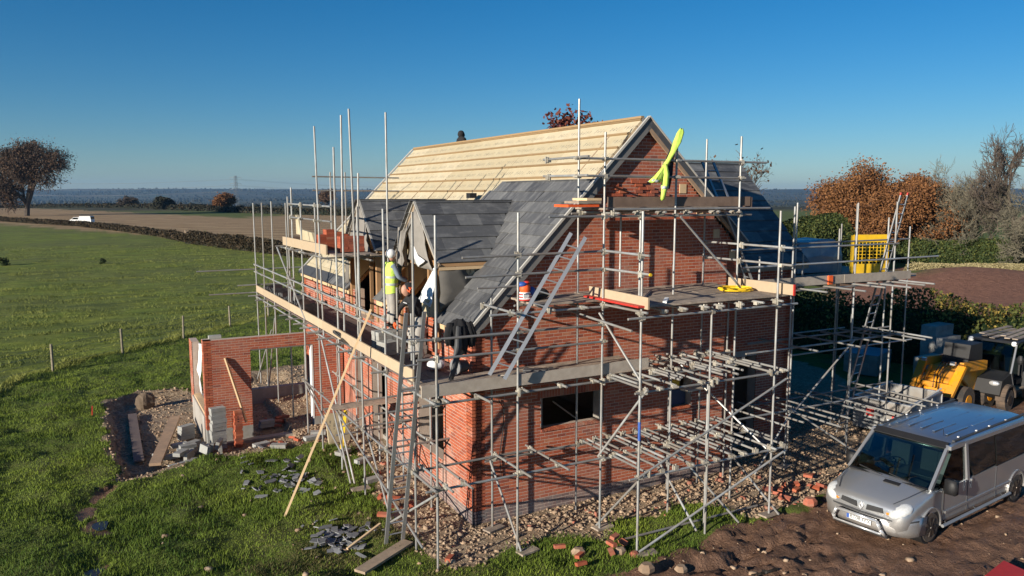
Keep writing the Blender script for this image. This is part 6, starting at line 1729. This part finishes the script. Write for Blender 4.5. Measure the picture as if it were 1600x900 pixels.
# soft bundle: orange cloth with blue top on a red and white striped base
so = thing('cloth_bundle', 'orange and blue bundle on a red and white striped base at the gable platform end', 'bundle', (.75, -.95, 5.0))
S_ = lb(so)
S_(M().ball((0, 0, .30), .15, 14, 9, (1, .9, 1.05)), 'orange_bundle', 'orange', True)
S_(M().ball((-.08, 0, .42), .12, 12, 8, (1.2, 1, .6)), 'blue_top', 'blue', True)
S_(M().ball((.05, 0, .47), .08, 12, 8, (1.2, 1, .5)), 'red_top', 'red', True)
for k in range(6):
    S_(M().tube((0, 0, .0 + .035 * k), (0, 0, .035 + .035 * k), .22 - .012 * k, .21 - .012 * k, 16), 'stripe', 'red' if k % 2 == 0 else 'white', True)
S_(M().cbox((-.06, -.17, .13), (.16, .04, .12)), 'white_panel', 'white')
S_(M().ball((.24, .05, .2), .13, 12, 8, (.8, .8, 1.1)), 'blue_bag', 'blue', True)
S_(M().ball((.5, .1, .12), .2, 14, 8, (1.5, .9, .8)), 'black_bag', 'black_cloth', True)
so.scale = (.76, .76, .76)
# hose coil, level, timber on the upper lifts
hc = M()
for k in range(60):
    t0, t1 = k * .5, (k + 1) * .5; r0 = .38 + .04 * math.sin(k * .7); r1 = .38 + .04 * math.sin((k + 1) * .7)
    hc.tube((5.7 + r0 * math.cos(t0), -1.75 + r0 * .8 * math.sin(t0), 4.995 + .0012 * k), (5.7 + r1 * math.cos(t1), -1.75 + r1 * .8 * math.sin(t1), 4.995 + .0012 * (k + 1)), .014, n=5)
one('hose_coil', hc, 'hose', 'coil of yellow hose behind the right toe board of the loading bay', 'hose')
for i, (z, x0, x1, mt, lb_) in enumerate(((6.90, 1.55, 2.3, 'orange', 'orange board end lying on the tubes at the left end of the top lift'), (6.97, 1.8, 2.35, 'board', 'pale board lying on the orange board at the top lift'), (7.03, 2.0, 2.36, 'timber', 'short timber offcut on the pale board at the top lift'))):
    one('board_offcut', M().box(x0, x1, -1.3, -.75, z - .03, z + .02), mt, lb_, 'board')
one('tile_stack', M().box(6.0, 6.45, -.9, -.5, 6.85, 6.95).box(6.05, 6.4, -.85, -.55, 6.952, 7.05), 'slate', 'small stack of tiles at the right end of the top lift', 'tiles')
for i, (a, b, lb_) in enumerate((((6.55, -.55, 4.82), (6.9, -1.0, 4.99), 'small white offcut at the right of the loading bay'), ((3.0, -2.6, 5.0), (3.3, -2.3, 5.03), 'crumpled white rag on the loading bay boards'))):
    one('rag', M().beam(a, b, .08, .04), 'white', lb_, 'rag')
one('blue_tape', M().tube((2.36, -2.70, 2.30), (2.36, -2.70, 2.68), .0295, n=10), 'blue', 'blue tape wrapped round the corner standard of the loading bay', 'tape')
M_g = M()
one('plank', M().cbox((5.4, -.95, 2.62), (.9, .24, .04), Matrix.Rotation(.1, 3, 'Z')), 'board_grey', 'grey board end resting on the lower lift tubes below the loading bay', 'plank')

# ================================================================ FIELD FENCE
wf = thing('wire_fence', 'line of weathered posts with wire between the lawn and the pasture', 'fence', (-5.9, 24.1, 0))
fp = [(-14.2, 14.4), (-11.0, 19.2), (-8.55, 21.82), (-5.91, 24.07), (-3.11, 26.64), (-.47, 29.51), (2.1, 32.3), (4.8, 35.2), (7.4, 38.2)]
for (x, y) in fp:
    z = gz(x, y)
    M().tube((x, y, z - .1), (x + rnd.uniform(-.04, .04), y, z + 1.12), .055, .05, 8).build('post', MAT['wood_fence'], wf)
for h in (.25, .5, .75, 1.02):
    w = M()
    for i in range(len(fp) - 1):
        w.tube((*fp[i], gz(*fp[i]) + h), (*fp[i + 1], gz(*fp[i + 1]) + h), .006, n=4, cap=False)
    w.build('wire', MAT['steel_dull'], wf)

# ================================================================ TREES AND HEDGES
def leaf_cloud(centers, size, seed, per, spread, mat, name, parent, kindless=True, flat=0.0):
    g = np.random.default_rng(seed); c = np.repeat(np.array(centers, float), per, 0)
    n = len(c); c = c + g.normal(0, spread, (n, 3)) * np.array([1, 1, .8])
    a = g.normal(0, 1, (n, 3)); a /= np.linalg.norm(a, axis=1)[:, None]; b = np.cross(a, g.normal(0, 1, (n, 3))); b /= np.linalg.norm(b, axis=1)[:, None]
    s = (size * g.uniform(.5, 1.5, n))[:, None]
    v = np.stack([c - a * s - b * s * .6, c + a * s - b * s * .5, c + a * s * .8 + b * s * .7, c - a * s * .7 + b * s * .6], 1).reshape(-1, 3)
    t = np.clip(np.repeat(g.random(len(centers)), per) * .6 + g.random(n) * .45, 0, 1)
    return link(name, np_mesh(name, v, np.arange(4 * n).reshape(-1, 4), mat, {'tone': ('FLOAT', 'FACE', t)}), parent)

def tree(name, label, x, y, h, spread, bark, leaf=None, seed=1, levels=5, leafn=6, leafs=.25, leafr=.5, trunk=.3, stems=1, up=.5, group=None, low=.22, leaf_keep=1.0, z=None, twig=1.0, kids=(3, 5), minr=.012):
    g = random.Random(seed); zz = (gz(x, y) if z is None else z) - .1
    t = thing(name, label, 'tree', (x, y, zz), group=group)
    br = {0: M(), 1: M()}; tips = []
    def grow(p, d, L, r, lv):
        segs = 3 if lv < levels - 1 else 2
        m_ = br[0 if lv == 0 else 1]
        cur = Vector(p); dd = Vector(d)
        pts = [cur.copy()]
        for s in range(segs):
            w_ = .02 if lv == 0 and stems == 1 else .16
            dd = (dd + Vector((g.gauss(0, w_), g.gauss(0, w_), g.gauss(.03 * up, .12)))).normalized()
            cur = cur + dd * (L / segs); pts.append(cur.copy())
        n = 8 if lv == 0 else (5 if lv < 3 else 3)
        for s in range(segs):
            r0 = max(minr, r * (1 - .40 * s / segs)); r1 = max(minr * .8, r * (1 - .40 * (s + 1) / segs))
            m_.tube(pts[s], pts[s + 1], r0, r1, n, False)
        if lv >= levels:
            tips.append(cur); return
        if lv >= levels - 2: tips.append(cur)
        k = g.randint(*kids) if lv < levels - 1 else g.randint(2, 4)
        for i in range(k):
            q = pts[min(segs, max(1, int(g.uniform(.35, 1.0) * segs + .5)))] if i else cur
            th = g.uniform(0, 2 * math.pi); tilt = g.uniform(.35, .95) * (1.1 if lv == 0 else 1)
            ax = dd.orthogonal().normalized(); ax.rotate(Matrix.Rotation(th, 3, dd))
            nd = (dd * math.cos(tilt) + ax * math.sin(tilt)).normalized(); nd.z += .12 * up; nd.normalize()
            grow(q, nd, L * g.uniform(.58, .80), r * g.uniform(.45, .62), lv + 1)
    base = Vector((x, y, zz))
    Lt = h * low
    for s in range(stems):
        d = Vector((g.gauss(0, .25 if stems > 1 else .015), g.gauss(0, .25 if stems > 1 else .015), 1)).normalized()
        grow(base + Vector((g.gauss(0, .15), g.gauss(0, .15), 0)) * (stems > 1), d, Lt * g.uniform(.9, 1.2), trunk / (stems ** .4), 0)
    # fit height and spread to the tree in view
    allv = [v for k in br for v in br[k].v]
    zs = max(v[2] for v in allv) - zz
    rs = sorted(math.hypot(v[0] - x, v[1] - y) for v in allv)[int(len(allv) * .985)]
    kz, kr = h / zs, spread / 2 / rs
    def fit(v):
        w_ = max(0.0, min(1.0, ((v[2] - zz) / zs - low * .8) / .25)); q = 1 + (kr - 1) * w_
        return (x + (v[0] - x) * q, y + (v[1] - y) * q, zz + (v[2] - zz) * kz)
    for k in br: br[k].v = [fit(v) for v in br[k].v]
    for k in br:
        br[k].v = [tuple(p) for p in br[k].v]
    tips = [Vector(fit(p)) for p in tips]
    up_ = [p for p in tips]
    if up_:
        cx_ = sum(p.x for p in up_) / len(up_) - x; cy_ = sum(p.y for p in up_) / len(up_) - y
        def cen(p):
            w_ = max(0.0, min(1.0, ((p[2] - zz) / h - low * .5) / .35)); return (p[0] - cx_ * w_, p[1] - cy_ * w_, p[2])
        for k in br: br[k].v = [cen(p) for p in br[k].v]
        tips = [Vector(cen(p)) for p in tips]
    br[0].build('trunk', bark, t); br[1].build('branches', bark, t)
    if leaf is not None:
        keep = [p for p in tips if g.random() < leaf_keep]
        leaf_cloud(keep, leafs, seed, leafn, leafr, leaf, 'crown', t)
    return t
ox, oy = (-24.0, 285.2)
tree('oak_tree', 'large spreading oak with sparse brown leaves at the left edge of the pasture', ox, oy, 25, 26, MAT['bark'], MAT['leaf_brown'], 4, 6, 5, .17, 1.0, .8, low=.17, kids=(4, 6), leaf_keep=.5, up=.3, minr=.025)
ox, oy = (69.8, 41.5)
tree('oak_tree', 'broad orange leaved oak behind the bare soil at the right', ox, oy, 10.4, 14.5, MAT['bark'], MAT['leaf_orange'], 5, 5, 80, .085, .62, .35, low=.17, kids=(3, 5), up=.25)
ox, oy = (69.9, 46.1)
tree('oak_tree', 'smaller orange brown oak at the left of the broad orange one', ox, oy, 7.8, 9, MAT['bark'], MAT['leaf_orange'], 15, 5, 60, .085, .55, .25, low=.17, kids=(3, 4), up=.25)
ox, oy = (75.1, 41.0)
tree('oak_tree', 'orange leaved tree at the right of the broad orange oak', ox, oy, 8.8, 9, MAT['bark'], MAT['leaf_orange'], 25, 5, 60, .085, .6, .25, low=.17, kids=(3, 4), up=.25)
ox, oy = (73.5, 35.0)
tree('bare_tree', 'pale bare many stemmed tree at the right behind the rough grass', ox, oy, 11.6, 12.5, MAT['bark_pale'], None, 8, 6, low=.24, stems=6, trunk=.36, up=.9, kids=(3, 4), minr=.013)
ox, oy = (74.2, 30.1)
tree('bare_tree', 'tall dark bare tree cut by the right edge', ox, oy, 14.2, 11, MAT['bark'], None, 12, 6, low=.24, trunk=.38, up=.4, kids=(3, 5), minr=.014)
ox, oy = (67.3, 24.7)
tree('bare_tree', 'twiggy brown bare tree low at the right edge', ox, oy, 8.5, 8, MAT['bark_pale'], None, 13, 6, low=.2, stems=4, trunk=.2, up=.6, kids=(3, 4), minr=.012)
ox, oy = (37.6, 31.6)
tree('bare_tree', 'bare tree top showing above the dark roof of the wing', ox, oy, 10.7, 7.5, MAT['bark'], MAT['leaf_brown'], 17, 6, 1, .10, .3, .22, low=.2, up=.6, kids=(3, 4), leaf_keep=.3)
ox, oy = (26.1, 35.6)
tree('dark_red_tree', 'dark red leaved tree top showing above the cream roof ridge', ox, oy, 13.3, 5.0, MAT['bark'], MAT['leaf_dark'], 19, 5, 10, .12, .30, .25, low=.25, up=.6, kids=(3, 4))
ox, oy = (42.3, 323.3)
tree('autumn_tree', 'small round orange brown tree at the far side of the stubble near the pylon', ox, oy, 6.8, 8.5, MAT['bark'], MAT['leaf_orange'], 23, 4, 30, .22, .7, .3, low=.18)
ox, oy = (12.3, 429.2)
tree('bare_copse', 'brownish bare tree in the distance beyond the stubble left of centre', ox, oy, 6.5, 14, MAT['bark'], None, 29, 5, 4, .4, .8, .2, stems=4, low=.2, minr=.05)
ox, oy = (105.6, 401.7)
tree('autumn_tree', 'brown tree in the distance seen between the tall poles', ox, oy, 9, 10, MAT['bark'], MAT['leaf_brown'], 31, 4, 20, .25, .8, .3, low=.2)

def hedge(name, label, pts, w, h, n, size, mats, seed, zbase=None, cat='hedge', core='leaf_green', rag=.35, kind=None):
    """a hedge along pts: a lumpy inner body and many leaf-sized faces through its volume"""
    g = np.random.default_rng(seed); P = np.array(pts, float)
    seg = np.hypot(*(P[1:] - P[:-1]).T); cum = np.concatenate([[0], np.cumsum(seg)]); T = cum[-1]
    t = thing(name, label, cat, (P[0][0], P[0][1], 0)) 
    def at(s):
        x = np.interp(s, cum, P[:, 0]); y = np.interp(s, cum, P[:, 1]); x2 = np.interp(s + .1, cum, P[:, 0]); y2 = np.interp(s + .1, cum, P[:, 1])
        dx, dy = x2 - x, y2 - y
        L = np.maximum(np.hypot(dx, dy), 1e-6); bad = L < 1e-5
        return x, y, np.where(bad, 0, -dy / L), np.where(bad, 1, dx / L)
    ns = max(6, int(T / (w * .6))); s = np.linspace(0, T - .2, ns); x, y, nxx, nyy = at(s)
    hz, _ = height(x, y)
    hh = h * (.72 + rag * fbm(s / w, s * 0 + seed, 3, seed)); ww = w * .5 * (.75 + .4 * fbm(s / w + 40, s * 0, 3, seed))
    rings = []
    for i in range(ns):
        ring = []
        for (a, b) in ((-1, 0), (-1.05, .4), (-.75, .85), (0, 1), (.75, .85), (1.05, .4), (1, 0)):
            k = 1 + g.normal(0, .06)
            ring.append((x[i] + nxx[i] * ww[i] * a * .82 * k, y[i] + nyy[i] * ww[i] * a * .82 * k, hz[i] - .1 + hh[i] * b * .9 * k))
        rings.append(ring)
    m_ = M(); m_.loft(rings); m_.build('hedge_body', MAT[core], t)
    for q, (mt, frac) in enumerate(mats):
        nn = int(n * frac); s2 = g.uniform(0, T - .2, nn); x2, y2, n1, n2 = at(s2)
        h2, _ = height(x2, y2); hl = h * (.72 + rag * fbm(s2 / w, s2 * 0 + seed, 3, seed)); wl_ = w * .5 * (.75 + .4 * fbm(s2 / w + 40, s2 * 0, 3, seed))
        th = g.uniform(0, math.pi, nn); rr_ = g.uniform(.82, 1.12, nn)
        c = np.stack([x2 + n1 * wl_ * np.cos(th) * rr_, y2 + n2 * wl_ * np.cos(th) * rr_, h2 + hl * np.abs(np.sin(th)) ** .6 * rr_], 1)
        if mt == 'leaf_yellow':
            kk = fbm(c[:, 0] * .8, c[:, 1] * .8, 3, 88) > .5; c = c[kk]
        leaf_cloud(c, size, seed + q, 1, size * .8, MAT[mt], 'foliage', t)
    return t
hedge('hedge', 'thick hedge behind the yard, dark in the house shadow and yellow green in the sun', [(17.5, 24), (19.8, 16), (21.8, 11.5), (23.6, 7.2), (25.6, 3.0), (28.5, -2.5), (32, -9)], 2.4, 2.95, 46000, .055, (('leaf_hedge', .62), ('leaf_yellow', .38)), 3)
hedge('scrub', 'dark evergreen scrub below the orange oak', [(56.9, 44.0), (62.9, 43.0), (69.0, 39.7), (69.4, 35.0), (71.4, 31.6), (72.6, 26.4)], 4.5, 2.5, 60000, .085, (('leaf_green', .7), ('leaf_hedge', .3)), 5, cat='scrub')
hedge('evergreen_bush', 'dense dark green bushes left of the orange oak beyond the scaffold', [(44.3, 32.6), (47.8, 33.0), (51.5, 33.2)], 5.5, 5.2, 50000, .08, (('leaf_green', .6), ('leaf_hedge', .4)), 7, cat='bush')
hedge('rough_grass_bank', 'bank of pale rough grass below the bare trees', [(59.4, 31.2), (60.3, 28.5), (63.6, 26.7), (64.0, 21.9)], 4.5, .75, 22000, .06, (('straw', 1.0),), 9, cat='grass', core='straw')
hedge('hedge', 'long brown hedge between the pasture and the stubble field', [(-35.2, 267.4), (-25.9, 229.4), (-17.6, 206.8), (-8.0, 183.4), (-0.3, 152.0), (4.6, 129.0), (6.5, 109.7)], 2.2, 1.1, 34000, .11, (('leaf_hedge_far', 1.0),), 11, core='leaf_hedge_far')
hedge('hedge', 'taller reddish brown hedge continuing right of the gap post', [(6.5, 108.6), (8.6, 99.5), (11.6, 87.7), (13.6, 78.7), (17.2, 63.1), (19.6, 55.0)], 2.4, 1.65, 36000, .09, (('leaf_hedge_far', 1.0),), 13, core='leaf_hedge_far')
hedge('hedge', 'far dark hedge at the top of the stubble field', [(-74.3, 657.7), (-33.7, 544.9), (-3.2, 471.7), (20.8, 401.9), (37.1, 325.0), (47.5, 285.3), (57.3, 257.3), (75.8, 224.6)], 4, 2.2, 16000, .30, (('wood_far', .7), ('leaf_hedge_far', .3)), 15, core='wood_far')
hedge('shrub', 'round dark bush in the far hedge line', [(22.6, 380.5), (24.0, 377.5), (25.9, 374.2)], 7, 5.5, 4600, .28, (('wood_far', 1.0),), 17, cat='bush', core='wood_far')
for i, (px_, dp, s_) in enumerate((((318), 122, 1.3), (159, 80, .55), (0, 78, .9), (365, 112, .45))):
    sx_, sy_ = [(8.8, 115.3), (-5.8, 75.5), (-14.6, 78.0), (11.2, 102.6)][i]
    m_ = M(); t = thing('shrub', ['small dark sapling in the pasture near the hedge gap', 'tiny dark thistle clump in the middle of the pasture', 'dark clump in the pasture at the left edge', 'tiny clump near the far hedge, right of the sapling'][i], 'shrub', (sx_, sy_, 0))
    g = random.Random(i)
    zz = gz(sx_, sy_)
    for k in range(26):
        a = g.uniform(0, 6.28); l = s_ * g.uniform(.4, 1)
        m_.tube((sx_, sy_, zz), (sx_ + math.cos(a) * l * .5, sy_ + math.sin(a) * l * .5, zz + l), .03 * s_, .01, 3, False)
    m_.build('stems', MAT['bark'], t)
    leaf_cloud([(sx_ + g.gauss(0, .2) * s_, sy_ + g.gauss(0, .2) * s_, zz + s_ * g.uniform(.2, .9)) for _ in range(40)], .08 * s_ + .03, i, 6, .12 * s_, MAT['leaf_green'], 'leaves', t)
gp_ = thing('gate_post', 'pale wooden post with a brace in the gap of the far hedge', 'post', (*(6.0, 113.4), 0))
gx_, gy_ = (5.9, 112.3)
M().tube((gx_, gy_, -.1), (gx_, gy_, 1.7), .11, n=6).build('post', MAT['timber_old'], gp_)
M().tube((gx_, gy_, 1.5), (gx_ + 2.6, gy_ - 1.6, .1), .09, n=6).build('brace', MAT['timber_old'], gp_)
for i in range(8):
    pass

# parked white pickup beyond the hedge
wx, wy_ = (-8.2, 197.2)
pv = thing('pickup', 'white pickup with a load canopy parked behind the far hedge', 'pickup', (wx, wy_, gz(wx, wy_)), R(-26))
V_ = lb(pv)
V_(M().prism([(-2.9, .5), (-2.85, .95), (-1.9, 1.12), (-1.3, 1.65), (-.1, 1.7), (-.05, 1.1), (2.7, 1.1), (2.7, .5)], 'y', -.9, .9), 'body', 'white')
V_(M().prism([(-.02, 1.12), (.02, 1.9), (2.55, 1.92), (2.68, 1.12)], 'y', -.88, .88), 'canopy', 'white')
V_(M().prism([(-1.75, 1.15), (-1.28, 1.58), (-.25, 1.6), (-.2, 1.15)], 'y', -.915, .915), 'cab_window', 'glass_dark')
V_(M().box(1.9, 2.72, -.8, .8, 1.25, 1.75), 'rear_window', 'glass_dark')
V_(M().box(0, 2.3, -.85, .85, 1.95, 2.02), 'roof_rack', 'black')
for x in (-1.9, 1.7):
    for sg in (-1, 1): V_(M().tube((x, sg * .7, .38), (x, sg * .92, .38), .38, n=18), 'wheel', 'tyre')

# lattice pylon
px_, py_ = (160.8, 1030.8)
pz = gz(px_, py_)
py = thing('pylon', 'lattice electricity pylon on the skyline at the left', 'pylon', (px_, py_, pz))
H_ = 29.7 - pz
def pw(z): return 3.6 * (1 - z) + .55 * z if z < .62 else 3.6 * .38 + .55 * .62 - (z - .62) * 1.6
lt = M(); lv = [0, .14, .27, .38, .48, .57, .65, .73, .8, .87, .94, 1.0]
c_, s__ = math.cos(.5), math.sin(.5)
def pc(i, z):
    a = pw(z); sx, sy = ((-1, -1), (1, -1), (1, 1), (-1, 1))[i]
    return (px_ + (sx * c_ - sy * s__) * a, py_ + (sx * s__ + sy * c_) * a, pz + z * H_)
for k in range(len(lv) - 1):
    for i in range(4):
        lt.tube(pc(i, lv[k]), pc(i, lv[k + 1]), .16, n=3, cap=False); lt.tube(pc(i, lv[k]), pc((i + 1) % 4, lv[k + 1]), .09, n=3, cap=False); lt.tube(pc((i + 1) % 4, lv[k]), pc(i, lv[k + 1]), .09, n=3, cap=False)
MAT['pylon'] = plain('pylon_steel', (.20, .21, .22), .6, .3)
lt.build('tower', MAT['pylon'], py)
ca, sa = -.47, .88
for z, L in ((.66, 7.5), (.80, 6.8), (.95, 7.0)):
    for sg in (-1, 1):
        a = M(); b = (px_, py_, pz + z * H_); e = (px_ + .88 * L * sg, py_ - .474 * L * sg, pz + z * H_ + .2)
        a.tube((b[0], b[1], b[2] + 1.3), e, .12, n=3); a.tube((b[0], b[1], b[2] - .2), e, .12, n=3); a.tube(e, (e[0], e[1], e[2] - 2.2), .12, n=4)
        a.build('cross_arm', MAT['pylon'], py)
pl = thing('power_lines', 'faint overhead lines running left from the pylon across the valley', 'cable', (px_, py_, pz + 25))
for i, (z, L) in enumerate(((.66, 7.5), (.80, 6.8), (.95, 7.0))):
    for sg in (-1, 1):
        A_ = Vector((px_ + .88 * L * sg, py_ - .474 * L * sg, pz + z * H_ - 2)); B_2 = A_ + Vector((-390, 120, 6)); C_2 = A_ + Vector((420, 40, 0))
        w = M()
        for E_ in (B_2, C_2):
            pr = A_
            for k in range(1, 13):
                q = A_.lerp(E_, k / 12); q.z -= 9 * math.sin(math.pi * k / 12)
                w.tube(pr, q, .07, n=3, cap=False); pr = q
        w.build('wire', MAT['pylon'], pl)

# distant woods: thousands of crowns too far off to tell apart
def woods(name, n, dr, azr, thr, seed, mat, hr=(6, 12), blue=False):
    g = np.random.default_rng(seed)
    d = dr[0] * (dr[1] / dr[0]) ** g.random(n); az = g.uniform(*azr, n)
    # azimuth measured from the view direction, positive to the right
    vx = .474 * np.cos(az) + .88 * np.sin(az); vy = .88 * np.cos(az) - .474 * np.sin(az)
    x = -7 + d * vx; y = -14.8 + d * vy
    k = fbm(x / 260 * (1 if dr[1] > 1500 else 2), y / 110, 4, seed) > thr
    x, y, d = x[k], y[k], d[k]; n = len(x); z, _ = height(x, y)
    r = g.uniform(*hr, n) * (.7 + .3 * d / dr[1])
    base = []
    for (zz, rr_, m) in ((-.1, .55, 5), (.35, 1.0, 5), (.75, .75, 5)):
        for i in range(m): base.append((rr_ * math.cos(i * 2 * math.pi / m + zz), rr_ * math.sin(i * 2 * math.pi / m + zz), zz))
    base.append((0, 0, 1.05)); base = np.array(base)
    v = base[None] * (1 + g.uniform(-.28, .28, (n, 16, 3))) * np.stack([r * .75, r * .75, r], 1)[:, None, :] + np.stack([x, y, z], 1)[:, None, :]
    tri = []
    for a in (0, 5):
        for i in range(5):
            j = (i + 1) % 5; tri += [(a + i, a + j, a + 5 + j), (a + i, a + 5 + j, a + 5 + i)]
    for i in range(5): tri.append((10 + i, 10 + (i + 1) % 5, 15))
    F_ = (np.arange(n)[:, None, None] * 16 + np.array(tri)[None]).reshape(-1, 3)
    t = np.repeat(g.random(n), len(tri)) * .8 + .2 * g.random(n * len(tri))
    link(name, np_mesh(name, v.reshape(-1, 3), F_, mat, {'tone': ('FLOAT', 'FACE', t)}), kind='stuff')
woods('distant_woodland', 17000, (560, 2600), (-.60, .05), .43, 5, MAT['wood_far'], (2.6, 5.6))
woods('distant_woodland', 12000, (900, 3000), (.18, .66), .52, 6, MAT['wood_far'], (2.6, 6.0))
woods('hill_woodland', 12000, (2600, 6200), (-.62, .66), .50, 7, MAT['wood_far'], (5, 10))

# ================================================================ AIR
hz = M().box(-9600, 9700, -9600, 9700, -60, 140).build('haze', None, kind='stuff')
hm = bpy.data.materials.new('air'); hm.use_nodes = True; hn = hm.node_tree; hn.nodes.clear()
ho = N(hn, 'ShaderNodeOutputMaterial'); pvn = N(hn, 'ShaderNodeVolumePrincipled')
pvn.inputs['Color'].default_value = (.34, .62, .98, 1); pvn.inputs['Density'].default_value = 0.75e-4; pvn.inputs['Anisotropy'].default_value = .2
hn.links.new(pvn.outputs[0], ho.inputs['Volume'])
hz.data.materials.append(hm)
